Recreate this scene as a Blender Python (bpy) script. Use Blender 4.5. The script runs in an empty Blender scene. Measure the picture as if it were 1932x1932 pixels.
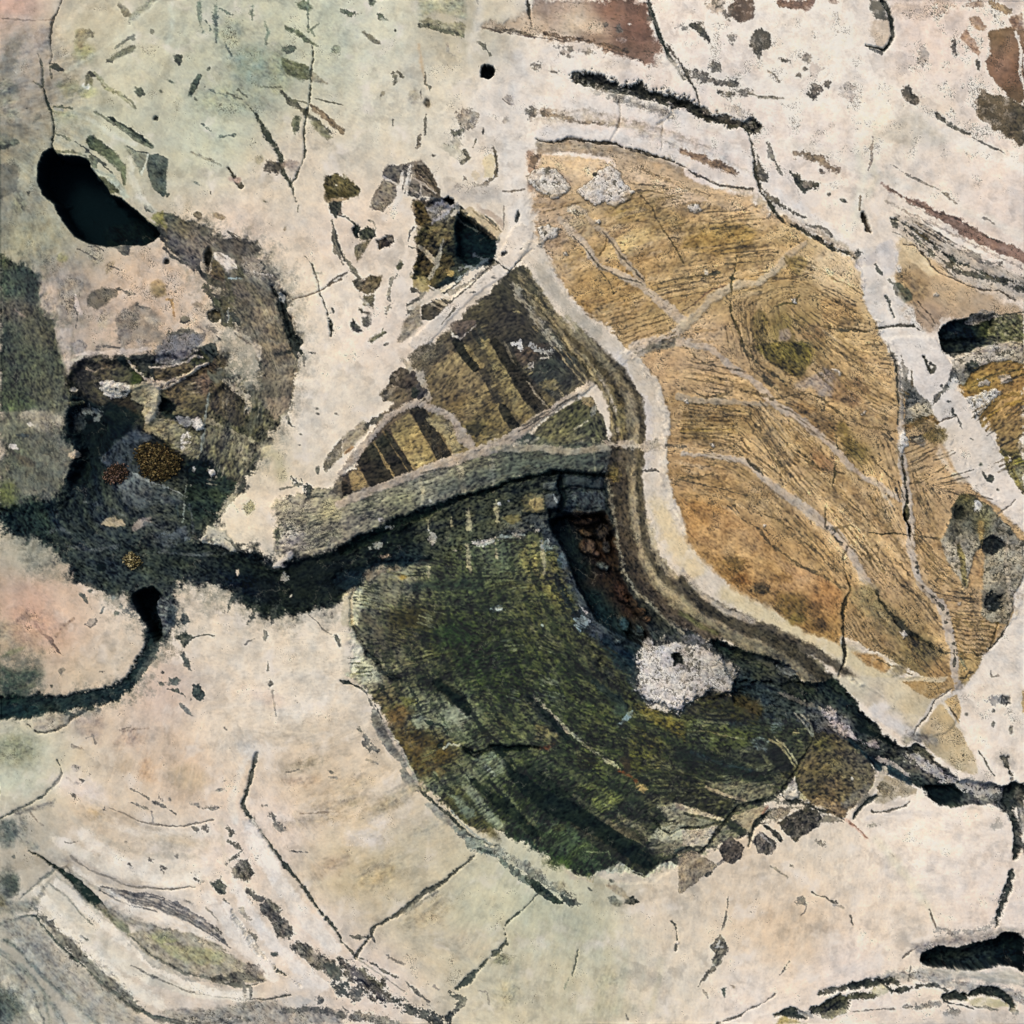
import bpy, math, random
import numpy as np

# ------------------------------------------------------------------ scene, camera, light
sc = bpy.context.scene
K = 0.40 / 1932.0                     # metres per drawing unit (the frame is 40 cm of rock)
cam_d = bpy.data.cameras.new('camera'); cam = bpy.data.objects.new('camera', cam_d)
sc.collection.objects.link(cam); sc.camera = cam
cam_d.sensor_width = 36; cam_d.lens = 75
CAM_H = 0.40 * 75 / 36
cam.location = (0, 0, CAM_H); cam.rotation_euler = (0, 0, 0)
cam_d.clip_start = 0.01; cam_d.clip_end = 50
SUN_EL, SUN_ROT = math.radians(52), math.radians(-40)    # light from the upper left, overcast
w = bpy.data.worlds.new('World'); sc.world = w; w.use_nodes = True
nt = w.node_tree; bgn = nt.nodes['Background']
sky = nt.nodes.new('ShaderNodeTexSky'); sky.sky_type = 'NISHITA'; sky.sun_disc = False
sky.sun_elevation = SUN_EL; sky.sun_rotation = SUN_ROT; sky.air_density = 1.0; sky.dust_density = 4.0; sky.ozone_density = 0.6
nt.links.new(sky.outputs[0], bgn.inputs[0]); bgn.inputs[1].default_value = 0.12
sd = bpy.data.lights.new('sun', 'SUN'); sd.energy = 1.5; sd.angle = math.radians(14); sd.color = (1.0, 0.87, 0.74)
so = bpy.data.objects.new('sun', sd); sc.collection.objects.link(so)
so.rotation_euler = (math.pi / 2 - SUN_EL, 0, -SUN_ROT + math.pi)
sc.view_settings.view_transform = 'Standard'; sc.view_settings.look = 'None'
sc.view_settings.exposure = 0.0; sc.view_settings.gamma = 1.0; sc.view_settings.use_curve_mapping = False

# ------------------------------------------------------------------ relief engine
DX = 1.18                             # grid spacing in drawing units
N = int(1932 / DX) + 1
AX = np.linspace(0, 1932, N).astype(np.float32)
X, Y = np.meshgrid(AX, AX)            # Y runs down the frame
rng = np.random.default_rng(7)

def perlin(x, y, seed):
    r = np.random.default_rng(seed); T = 256
    ang = r.random((T, T)).astype(np.float32) * 6.2832
    gx, gy = np.cos(ang), np.sin(ang)
    xi = np.floor(x).astype(np.int32); yi = np.floor(y).astype(np.int32)
    fx = (x - xi).astype(np.float32); fy = (y - yi).astype(np.float32)
    u = fx * fx * fx * (fx * (fx * 6 - 15) + 10); v = fy * fy * fy * (fy * (fy * 6 - 15) + 10)
    x0, x1, y0, y1 = xi & 255, (xi + 1) & 255, yi & 255, (yi + 1) & 255
    a = gx[y0, x0] * fx + gy[y0, x0] * fy
    b = gx[y0, x1] * (fx - 1) + gy[y0, x1] * fy
    c = gx[y1, x0] * fx + gy[y1, x0] * (fy - 1)
    d = gx[y1, x1] * (fx - 1) + gy[y1, x1] * (fy - 1)
    return (a + (b - a) * u + (c - a) * v + (a - b - c + d) * u * v) * 1.5

def fbm(s, seed, o=3, x=None, y=None, g=0.5):
    x = X if x is None else x; y = Y if y is None else y
    t = 0; amp = 1.0; tot = 0
    for i in range(o):
        t = t + amp * perlin(x / s + 17.3 * i, y / s + 5.1 * i, seed + i); tot += amp * amp
        amp *= g; s *= 0.5
    return t / math.sqrt(tot)

WX, WY = fbm(46, 11, 4), fbm(46, 31, 4)
WX2, WY2 = fbm(11, 51, 3, g=0.7), fbm(11, 71, 3, g=0.7)
NB = fbm(19, 91, 4, g=0.82)             # fine edge break-up
XW = X + 3 * WX2; YW = Y + 3 * WY2
NB2 = fbm(4.2, 111, 2, XW, YW, g=0.7)

# flow field: layers and fibres follow these guides
GUIDES = '''
0,500 60,800|60,700 100,900|200,700 330,690|450,520 540,700 520,860|600,500 590,700 520,900|420,1000 530,1040 700,980 900,900 1140,860|640,930 800,890 980,830 1100,740 1200,650
300,420 480,560|100,100 250,60|300,150 450,250 600,350|180,300 300,380|650,100 900,200|860,30 1000,60 1250,110|1010,110 1180,150 1350,200|1020,215 1150,240 1400,320|1020,265 1150,265 1430,350 1640,500|1450,250 1700,330 1932,420|1500,120 1700,150|1620,380 1800,480 1932,560|1680,430 1800,530 1932,600
1050,460 1250,400 1450,370|1060,520 1250,460 1450,440|1080,570 1250,520 1450,500|1130,620 1280,570 1450,530|1250,700 1400,720 1500,760|1250,760 1420,780 1500,900 1600,1020|1250,840 1380,850 1500,940 1620,1080|1270,910 1400,940 1560,1090 1620,1200|1300,1000 1450,1080 1560,1170|1420,780 1480,860 1600,970 1760,1180|1480,740 1650,820 1700,960|1500,640 1600,740 1700,800|1420,580 1430,680 1520,760|1400,700 1600,750 1720,810|1640,640 1680,640|1800,730 1932,700|1850,800 1932,750|1720,860 1790,830|1780,1150 1900,1160|1770,1200 1880,1210|1780,1270 1850,1280|1640,1100 1800,1300|1600,1200 1760,1320
1030,500 1150,650 1230,760 1240,880 1280,1020 1400,1120 1600,1230 1780,1350|980,540 1100,680 1170,800 1180,980 1230,1110 1340,1210 1500,1260 1700,1400|1150,900 1180,1050 1210,1120
850,600 700,660|860,650 820,690|900,620 840,640|960,600 930,615|800,720 770,740|720,790 700,800|1000,680 960,700
530,960 700,950 850,920|700,1000 900,960|760,1060 900,1080|700,1150 900,1200|850,1100 1000,1090|800,1250 950,1220|1000,1200 1100,1250|750,1330 830,1290|770,1400 880,1350|800,1470 900,1420|880,1530 1000,1450|950,1330 1100,1380|1050,1250 1180,1320|1100,1550 1200,1500|1150,1400 1350,1430|1300,1350 1500,1370|1400,1460 1550,1440|1250,1590 1380,1560
130,1560 250,1640 420,1650|100,1620 250,1720 420,1860|60,1700 250,1880 400,1932|0,1780 100,1932|480,1450 560,1600 700,1800 850,1900|420,1500 480,1700 620,1860|250,1450 300,1330|330,1500 350,1350|560,1500 800,1400|600,1620 850,1520|700,1720 900,1600|930,1750 1000,1600|1050,1850 1080,1700|1250,1800 1250,1650|1400,1800 1450,1600|1600,1780 1620,1600|1500,1900 1700,1840 1900,1870|1750,1790 1932,1780|350,1150 500,1200 650,1200|400,1300 650,1280|60,1100 200,1180|100,1330 250,1300
1700,1520 1850,1530|1600,1450 1750,1480|1850,1300 1800,1200|1870,1350 1860,1480'''
def pts(s):
    return [tuple(float(v) for v in p.split(',')) for p in s.split()]
gp = []
for g in GUIDES.replace('\n', '|').split('|'):
    q = pts(g)
    for (x0, y0), (x1, y1) in zip(q[:-1], q[1:]):
        n = max(2, int(math.hypot(x1 - x0, y1 - y0) / 25)); a = 2 * math.atan2(y1 - y0, x1 - x0)
        for k in range(n):
            t = (k + .5) / n; gp.append((x0 + (x1 - x0) * t, y0 + (y1 - y0) * t, math.cos(a), math.sin(a)))
gp = np.array(gp, dtype=np.float32)
cg = np.linspace(0, 1932, 110); cx, cy = np.meshgrid(cg, cg)
d2 = (cx[..., None] - gp[:, 0]) ** 2 + (cy[..., None] - gp[:, 1]) ** 2 + 60
wt = 1 / d2 ** 2; wt /= wt.sum(-1, keepdims=True)
gc, gs = (wt * gp[:, 2]).sum(-1), (wt * gp[:, 3]).sum(-1)
def up(a):
    f = AX / 1932 * 109; i = np.minimum(f.astype(int), 108); t = (f - i)
    r = a[i] * (1 - t)[:, None] + a[i + 1] * t[:, None]
    return r[:, i] * (1 - t) + r[:, i + 1] * t
th = 0.5 * np.arctan2(up(gs), up(gc)) + 0.22 * WX2
VX, VY = np.cos(th).astype(np.float32), np.sin(th).astype(np.float32)

def lic(src, L):
    acc = src.copy()
    jj, ii = np.meshgrid(np.arange(N, dtype=np.float32), np.arange(N, dtype=np.float32))
    for s in (1, -1):
        px, py = jj.copy(), ii.copy(); vx, vy = VX * s, VY * s
        for k in range(L):
            px = np.clip(px + vx, 0, N - 1); py = np.clip(py + vy, 0, N - 1)
            a, b = py.astype(np.int32), px.astype(np.int32)
            acc += src[a, b]
            nx, ny = VX[a, b], VY[a, b]; sg = np.where(nx * vx + ny * vy < 0, -1, 1).astype(np.float32)
            vx, vy = nx * sg, ny * sg
    acc -= acc.mean(); return acc / acc.std()
wn = rng.standard_normal((N, N)).astype(np.float32)
def blur(a, n=1):
    for _ in range(n):
        a = (a + np.roll(a, 1, 0) + np.roll(a, -1, 0)) / 3; a = (a + np.roll(a, 1, 1) + np.roll(a, -1, 1)) / 3
    return a
LICL = lic(blur(wn, 1), 6)                                         # long fibres
LICS = lic(blur(rng.standard_normal((N, N)).astype(np.float32), 1), 2)     # short flecks
LICW = lic(blur(rng.standard_normal((N, N)).astype(np.float32), 4), 26)    # broad soft bands
LICW /= LICW.std()
LICM = lic(blur(rng.standard_normal((N, N)).astype(np.float32), 3), 3)      # medium flecks
LICX = lic(blur(rng.standard_normal((N, N)).astype(np.float32), 30), 45)   # wide colour layers

def cells(s, seed, x, y):
    r = np.random.default_rng(seed); jx = r.random((256, 256)).astype(np.float32); jy = r.random((256, 256)).astype(np.float32)
    v = r.random((256, 256)).astype(np.float32)
    x = x / s; y = y / s; xi = np.floor(x).astype(np.int32); yi = np.floor(y).astype(np.int32)
    f1 = np.full(x.shape, 9., np.float32); f2 = f1.copy(); val = np.zeros_like(f1)
    for dy in (-1, 0, 1):
        for dx in (-1, 0, 1):
            a, b = (yi + dy) & 255, (xi + dx) & 255
            d = np.hypot(xi + dx + jx[a, b] - x, yi + dy + jy[a, b] - y)
            near = d < f1; f2 = np.where(near, f1, np.minimum(f2, d)); val = np.where(near, v[a, b], val); f1 = np.where(near, d, f1)
    return f1, f2, val
SOFT = np.clip(1 + 2.0 * fbm(34, 131, 3), .9, 3.0).astype(np.float32)
TN = fbm(14, 141, 4, g=.7)
CF1, CF2, CV = cells(8.5, 5, X + 5 * WX2, Y + 5 * WY2)
CEDGE = CF2 - CF1

def lin(c):
    c = np.asarray(c, dtype=np.float32); return np.where(c <= .04045, c / 12.92, ((c + .055) / 1.055) ** 2.4)
def hexc(h):
    return np.array([int(h[i:i + 2], 16) / 255 for i in (0, 2, 4)], dtype=np.float32)
def ss(a): a = np.clip(a, 0, 1); return a * a * (3 - 2 * a)

COL = np.zeros((N, N, 3), np.float32); H = np.zeros((N, N), np.float32); ID = np.zeros((N, N), np.int32)
CH = {k: np.zeros((N, N), np.float32) for k in ('st', 'sq', 'dl', 'cr', 'mo', 'fl')}   # streaks, squiggles, dark lines, crust, mottle, flecks
PARTS = [dict(name='pale_matrix', parent=None, label=None)]
OX, OY, SC = 0.0, 0.0, 1.0
def T(i=None, j=None):
    global OX, OY, SC
    if i is None: OX, OY, SC = 0, 0, 1.0
    else:
        o = (0, 645.74, 1286.3); OX, OY, SC = o[i], o[j], 0.33423

def frame(x0, y0, z):
    global OX, OY, SC
    OX, OY, SC = x0 * .64572, y0 * .64572, .64572 / z

def idw(cp, x, y, p=2.0, eps=300):
    num = 0; den = 0
    for (a, b, h) in cp:
        w_ = 1 / ((x - a) ** 2 + (y - b) ** 2 + eps) ** p
        num = num + w_[..., None] * hexc(h); den = den + w_
    return num / den[..., None]

def new_part(name, label=None, under=0):
    p = PARTS[under]
    par = None
    if under: par = under if p['parent'] is None else p['parent']
    PARTS.append(dict(name=name, parent=par, label=label)); return len(PARTS) - 1

def apply(sl, m, col, a=1.0, h=0.0, part=None, label=None, cp=None, top=False, tr=0.0, **ch):
    if cp is None and col is not None and 'mo' not in ch and part != 'crack' and hexc(col).mean() < .66: ch = dict(dict(mo=.9, fl=.5, sq=.5), **ch)
    m = m * a
    if tr: m = m * (1 - tr * ss((TN[sl] - .02) / .5))
    c = COL[sl]
    if cp is not None: tgt = idw([(OX + x * SC, OY + y * SC, k) for (x, y, k) in cp], X[sl], Y[sl])
    elif col is not None: tgt = hexc(col)
    if col is not None or cp is not None: COL[sl] = c + (tgt - c) * m[..., None]
    if h: H[sl] += h * m
    for k, v in ch.items():
        CH[k][sl] += (v - CH[k][sl]) * m
    if part:
        q = m > 0.5
        if q.sum() >= 25:
            under = 0 if top else int(np.bincount(ID[sl][q]).argmax())
            i = new_part(part, label, under); ID[sl][q] = i; return i
    return None

def bbox(x0, x1, y0, y1):
    i0, i1 = int(max(0, x0 / DX)), int(min(N, x1 / DX + 2)); j0, j1 = int(max(0, y0 / DX)), int(min(N, y1 / DX + 2))
    return (slice(j0, j1), slice(i0, i1)) if i1 > i0 + 1 and j1 > j0 + 1 else None

def P(s, col=None, f=9, b=9, r=9, **kw):
    """a patch with a worn outline: f edge softness, b ragged edge, r wander (tile pixels)"""
    q = np.array([(OX + x * SC, OY + y * SC) for x, y in pts(s)]); f, b, r = f * SC, b * SC, r * SC
    pad = f + 2 * b + 2 * r
    sl = bbox(q[:, 0].min() - pad, q[:, 0].max() + pad, q[:, 1].min() - pad, q[:, 1].max() + pad)
    if sl is None: return
    x = X[sl] + r * (WX[sl] + .4 * WX2[sl]); y = Y[sl] + r * (WY[sl] + .4 * WY2[sl])
    d = np.full(x.shape, 1e9, np.float32); ins = np.zeros(x.shape, bool)
    for (ax, ay), (bx, by) in zip(q, np.roll(q, -1, 0)):
        ex, ey = bx - ax, by - ay; L2 = ex * ex + ey * ey + 1e-9
        t = np.clip(((x - ax) * ex + (y - ay) * ey) / L2, 0, 1)
        d = np.minimum(d, (x - ax - t * ex) ** 2 + (y - ay - t * ey) ** 2)
        if ay != by: ins ^= ((ay > y) != (by > y)) & (x < ex * (y - ay) / (by - ay) + ax)
    d = np.sqrt(d); d = np.where(ins, d, -d) + b * (.9 * NB[sl] + .25 * NB2[sl])
    if 'cp' not in kw: kw.setdefault('tr', .3)
    sf = 1 if kw.get('h', 0) < -20 else SOFT[sl]
    if kw.get('h', 0) < -20: kw['tr'] = 0
    if kw.get('h', 0) < -8: apply(sl, ss(d / (f * sf)), None, h=kw.pop('h')); return apply(sl, ss(d / (f * sf) + .9), col, **kw)
    return apply(sl, ss(d / (f * sf) + .5), col, **kw)

def S(s, col=None, w=8, f=5, b=4, r=9, br=0.0, **kw):
    """a stroke x,y,width ...; br breaks it into fragments"""
    q = [(OX + p[0] * SC, OY + p[1] * SC, (p[2] if len(p) > 2 else w) * SC / 2) for p in pts(s)]; f, b, r = f * SC, b * SC, r * SC
    a = np.array(q); mw = a[:, 2].max(); pad = mw + f + 2 * b + 2 * r + br * mw
    sl = bbox(a[:, 0].min() - pad, a[:, 0].max() + pad, a[:, 1].min() - pad, a[:, 1].max() + pad)
    if sl is None: return
    x = X[sl] + r * (.7 * WX[sl] + .5 * WX2[sl]); y = Y[sl] + r * (.7 * WY[sl] + .5 * WY2[sl])
    d = np.full(x.shape, -1e9, np.float32)
    wm = np.clip(1 + (.35 * WY2[sl] + .75 * WX[sl] + .35 * TN[sl]) * min(1, 3.5 / mw), .3, 1.9)
    for (ax, ay, aw), (bx, by, bw) in zip(q[:-1], q[1:]):
        ex, ey = bx - ax, by - ay; L2 = ex * ex + ey * ey + 1e-9
        t = np.clip(((x - ax) * ex + (y - ay) * ey) / L2, 0, 1)
        d = np.maximum(d, (aw + (bw - aw) * t) * wm - np.hypot(x - ax - t * ex, y - ay - t * ey))
    bb = b + br * mw
    d = d + bb * (NB[sl] + .35 * NB2[sl]) - .12 * br * mw + .25 + .7 * np.clip(1.6 - mw, 0, 1)
    kw.setdefault('tr', .3 if mw < 6 else .12)
    return apply(sl, ss(d / (f * SOFT[sl] ** .7) + .5), col, **kw)

def B(x, y, rx, ry, ang=0, col=None, f=7, b=7, **kw):
    """a spot"""
    x0, y0, rx, ry, f, b = OX + x * SC, OY + y * SC, rx * SC, ry * SC, f * SC, min(b, 26) * SC
    R = max(rx, ry) + f + 2 * b + 3
    sl = bbox(x0 - R, x0 + R, y0 - R, y0 + R)
    if sl is None: return
    c, s_ = math.cos(math.radians(ang)), math.sin(math.radians(ang))
    dx, dy = X[sl] + b * .5 * WX2[sl] - x0, Y[sl] + b * .5 * WY2[sl] - y0
    u, v = dx * c + dy * s_, -dx * s_ + dy * c
    k = np.sqrt((u / rx) ** 2 + (v / ry) ** 2)
    d = (1 - k) * min(rx, ry) + b * (.9 * NB[sl] + .25 * NB2[sl])
    kw.setdefault('tr', .3)
    return apply(sl, ss(d / (f * SOFT[sl]) + .5), col, **kw)

def arcs(A, B_, ts, specs, **kw):
    # layers lying between two guide curves
    def res(s):
        q = np.array([p[:2] for p in pts(s)]); l = np.concatenate([[0], np.cumsum(np.hypot(*np.diff(q, axis=0).T))]); t = np.linspace(0, l[-1], 14)
        return np.stack([np.interp(t, l, q[:, 0]), np.interp(t, l, q[:, 1])], 1)
    a_, b_ = res(A), res(B_)
    for k, t in enumerate(ts):
        c, w_, al = specs[k % len(specs)]; q = a_ * (1 - t) + b_ * t; n0, n1 = (k * 5) % 3, 14 - (k * 7) % 3
        S(' '.join('%.1f,%.1f,%.1f' % (x, y, w_ * (1 if 0 < i < n1 - n0 - 1 else .3)) for i, (x, y) in enumerate(q[n0:n1])), c, a=al, **kw)

def crack(s, col='2a302e', w=8, h=-9, name='crack', **kw):
    kw.setdefault('part', name)
    kw.setdefault('tr', .25)
    S(s, None, w=w, f=14, b=3, r=9, h=h * .12)
    return S(s, col, w=w, h=h * .4, **kw)

# ------------------------------------------------------------------ the pale host rock
BASE = '''20,20,c8a898 20,100,a5968c 150,60,b9b49b 250,120,c3c2a8 400,100,b8bca6 470,150,a2a894 600,60,bcc2ac 720,60,c8cab6 850,60,b4ae98 800,150,cbc6b4 950,200,d9d0c5 1100,120,e0d6cb 1300,100,e2d6cc
1500,60,e6dccf 1600,100,e6dcd0 1750,60,d9c8bc 1900,200,dccfc4 1550,300,dcd0c6 1700,260,e2d8ca 1750,340,dacdc0 1880,400,d6c8bd 1450,200,e0d4ca 1200,230,dccfc8 1300,300,d6cac4 1620,420,dccfbf
20,250,858270 40,380,7c7c70 30,150,9a9084 150,330,b4b49c 130,250,a8a890 60,200,8e887a 200,240,b8bca4 400,250,bcc2aa 550,330,d0c4b0 450,450,d6c4b2 550,560,dacdb8 650,450,d0c1b1 640,560,d8ccba 620,700,dbd0be 300,540,c8b29c 250,600,bca590 100,560,a5978c 60,440,94967c 60,330,a0a48e 120,650,b0a294 450,680,d0c0a8 700,620,d8cbbe 580,780,dcd2c2 500,880,cdc0a6 440,980,d8ccb4 530,950,d4c6b2
60,1050,aaa996 120,1150,ccb29a 60,1130,c09c88 100,1200,c8a68e 220,1150,d2c4b2 60,1230,a89a82 150,1270,c2b29a 230,1240,c8baa4
400,1200,cfc4b2 500,1300,d8cebe 600,1230,d6cbb8 350,1450,cab298 300,1300,c4b0a2 420,1380,d4c8b6 40,1430,bcbea8 60,1600,a8a394 180,1560,cbbba4 300,1600,d8cdbd 450,1600,d8cabd 250,1700,cdc4b6 120,1760,d2ccbc 400,1850,c8bdb0 30,1850,98988e
600,1480,c6b49a 700,1500,ccbda6 650,1650,c0b292 520,1560,d4c5b8 600,1750,d6c8ba 760,1640,beb498 800,1750,c0b69c 700,1850,d4c6ba 900,1720,b6b69c 1000,1700,b6baa2 1100,1750,b4b69e 1000,1850,bcb69c 1250,1720,c8bca8
1400,1650,ccbda8 1550,1600,d4c8b6 1700,1600,dcd0c2 1500,1750,ceb99e 1700,1750,d8c9b6 1600,1830,dfd2c8 1860,1700,dccfc4 1300,1850,d2c8b6 1400,1900,dcd0c4 1850,1400,dbcfc2 1900,1320,d8cfc2 1900,1230,dccfc2 1780,1620,e0d4c8'''
COL[:] = 0; numb = 0; denb = 0
cg3 = np.linspace(0, 1932, 90).astype(np.float32); bx_, by_ = np.meshgrid(cg3, cg3)
for p in BASE.split():
    a, b, h_ = p.split(','); w_ = 1 / ((bx_ - float(a)) ** 2 + (by_ - float(b)) ** 2 + 1200) ** 1.7
    numb = numb + w_[..., None] * hexc(h_); denb = denb + w_
bb_ = numb / denb[..., None]
for k in range(3):
    u_ = bb_[..., k]; f_ = AX / 1932 * 89; i_ = np.minimum(f_.astype(int), 88); t_ = f_ - i_
    r_ = u_[i_] * (1 - t_)[:, None] + u_[i_ + 1] * t_[:, None]; COL[..., k] = r_[:, i_] * (1 - t_) + r_[:, i_ + 1] * t_
COL *= np.array([1.055, 1.035, 1.025], np.float32); COL += (0.022 * fbm(150, 201, 4) + .018 * WX)[..., None] * np.array([1, 1, 1.1], np.float32)
CH['mo'][:] = .35; CH['st'][:] = .12
H += 9 * fbm(420, 205, 2) + .6 * WX
def Z(x, y, r, **ch):                 # an area with its own density of marks, no colour
    d = np.hypot(X - x, Y - y); m = np.exp(-(d / r) ** 2 * 1.2)
    for k, v in ch.items(): CH[k] += (v - CH[k]) * m
Z(1450, 180, 260, sq=.5); Z(1850, 150, 200, sq=.75); Z(1650, 120, 120, sq=.35); Z(900, 300, 160, sq=.35); Z(1250, 130, 90, sq=.55); Z(950, 150, 120, sq=.3)
Z(500, 120, 200, sq=.4, fl=.2); Z(250, 180, 150, sq=.25); Z(1880, 1300, 120, sq=.4); Z(1840, 1420, 100, sq=.4); Z(820, 1880, 160, sq=.4); Z(1300, 420, 50, sq=.3); Z(720, 1730, 100, sq=.3)
Z(640, 1250, 300, dl=.15, st=.35); Z(560, 1420, 260, st=.35); Z(1000, 1700, 300, st=.35); Z(1500, 1650, 400, st=.3); Z(1400, 1550, 60, sq=.3)

P('0,100 120,60 180,200 130,420 170,600 60,640 0,620', None, f=60, b=30, mo=1, st=.9, sq=.4); Z(300, 560, 130, mo=1, sq=.7); Z(380, 620, 80, mo=1, sq=.6)
# ------------------------------------------------------------------ large clasts (whole-frame coordinates)
T()
# broad grey-green stained rock at the left edge
P('0,480 40,498 75,530 90,580 105,640 112,700 130,720 140,760 150,830 130,900 100,960 60,985 0,1000', f=26, b=12, r=16, part='grey_green_clast', h=-6, mo=1, fl=.8, sq=.4, st=.5,
  cp=[(20,520,'38433c'),(60,600,'424a3f'),(30,690,'364038'),(80,760,'55574a'),(70,830,'696656'),(30,860,'5d6048'),(60,900,'666450'),(20,960,'2f403c'),(110,860,'6f6a5e'),(60,940,'7a7466'),(90,800,'8a8170')])
# brown grey mottled belt running down from the big hole
P('300,402 340,405 375,425 430,442 480,458 500,480 515,520 540,560 552,600 558,650 556,720 545,780 520,800 500,850 470,900 440,940 400,1000 360,960 330,900 300,800 260,740 350,700 410,690 470,740 500,700 480,640 440,610 415,560 400,520 370,490 330,470 296,445', f=14, b=12, r=14, part='mottled_brown_clast', h=-5, mo=.9, st=.7, fl=.7, dl=.35,
  cp=[(320,420,'75694c'),(360,450,'5f584c'),(420,470,'70665c'),(480,520,'7d7468'),(520,600,'78685a'),(550,680,'7a6c5c'),(500,780,'6f6657'),(420,760,'56523f'),(440,860,'4f4f44'),(380,900,'3a3d38'),(430,560,'5c5244'),(400,500,'60574b')])
# soft grey-green halos round the dark pocket, belt, left edge and gully
for s, f, a in (('110,690 200,655 300,650 420,650 470,700 470,800 430,900 380,960 400,1040 560,1080 700,1050 780,1000 700,1110 560,1170 440,1150 350,1110 330,1200 260,1180 180,1110 60,1060 0,1010 0,900 90,850', 60, .55), ('290,400 380,410 500,450 560,540 575,650 560,760 500,880 430,760 430,640 360,500', 50, .4), ('0,480 80,490 130,600 150,720 120,900 0,960', 50, .5), ('0,1180 60,1200 60,1290 0,1330', 60, .7), ('0,1310 120,1310 220,1290 290,1230 320,1140 340,1200 270,1300 180,1345 0,1360', 30, .5)):
    P(s, '5c6258', f=f, b=26, r=26, a=a, mo=.8, fl=.1, sq=.5, tr=.6)
# the dark pocket and the dark river that leaves it to the right
P('130,705 145,685 185,675 230,670 290,664 350,663 410,662 415,690 395,700 395,730 440,725 462,766 495,772 515,792 485,842 466,880 448,922 420,948 403,980 384,1000 370,1020 420,1026 470,1042 520,1068 535,1070 545,1052 600,1046 660,1020 730,990 800,965 870,935 960,905 1040,890 1130,885 1160,895 1160,950 1100,985 1030,1000 960,1010 860,1045 760,1065 700,1090 660,1120 620,1140 540,1154 500,1160 470,1140 435,1106 400,1098 350,1096 322,1105 330,1130 325,1180 300,1215 280,1200 268,1165 245,1120 215,1112 185,1105 145,1095 128,1058 85,1030 78,1012 40,1005 0,1000 0,955 60,955 110,945 128,895 145,860 118,800 130,760', f=14, b=10, r=10, part='dark_pocket', h=-10, mo=1, fl=1, sq=.5, st=.5,
  cp=[(200,745,'2c2622'),(170,850,'0e171b'),(190,800,'11191d'),(150,930,'1f2729'),(240,960,'363c3c'),(200,1000,'30383a'),(300,930,'3a3f3e'),(300,990,'363b3b'),(410,870,'3c3e38'),(440,780,'50503f'),(360,760,'6c6650'),(420,740,'57503e'),(370,710,'4b3c30'),(250,690,'3e3f38'),(340,680,'43443e'),(150,700,'23211e'),(370,900,'23282a'),(370,960,'2b3230'),(230,1050,'2a3438'),(140,1010,'2a3234'),(330,1060,'232a2c'),(480,1110,'12191c'),(560,1110,'161b1b'),(640,1080,'191e1c'),(740,1020,'141a18'),(820,1010,'3e4238'),(900,960,'3c4034'),(1000,940,'30352f'),(1100,930,'2a3234'),(1120,900,'1a2223'),(760,1060,'1b272c'),(860,1040,'48503f'),(1000,1000,'5a5e5a'),(1130,960,'20282a'),(600,1060,'1f2422'),(300,1160,'3b4346'),(60,980,'1c2a2c'),(330,860,'1c1c18')])
# fibrous grey green wedge above the river
P('640,915 700,905 780,882 870,858 900,845 1000,835 1060,830 1150,828 1160,870 1130,890 1040,892 960,908 870,938 800,968 730,992 660,1022 600,1046 545,1054 520,1040 515,1000 520,950 560,930', f=8, b=8, r=8, part='fibrous_wedge', st=1, dl=1.0, fl=.8, h=3,
  cp=[(540,980,'b3a68e'),(600,960,'9c947a'),(640,1000,'9a917a'),(700,940,'7d7a68'),(800,910,'75756a'),(760,960,'77775f'),(900,870,'70705a'),(1000,860,'4d5449'),(1100,850,'44493f'),(1150,850,'4c4a3e'),(560,1030,'8e856f')])
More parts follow.
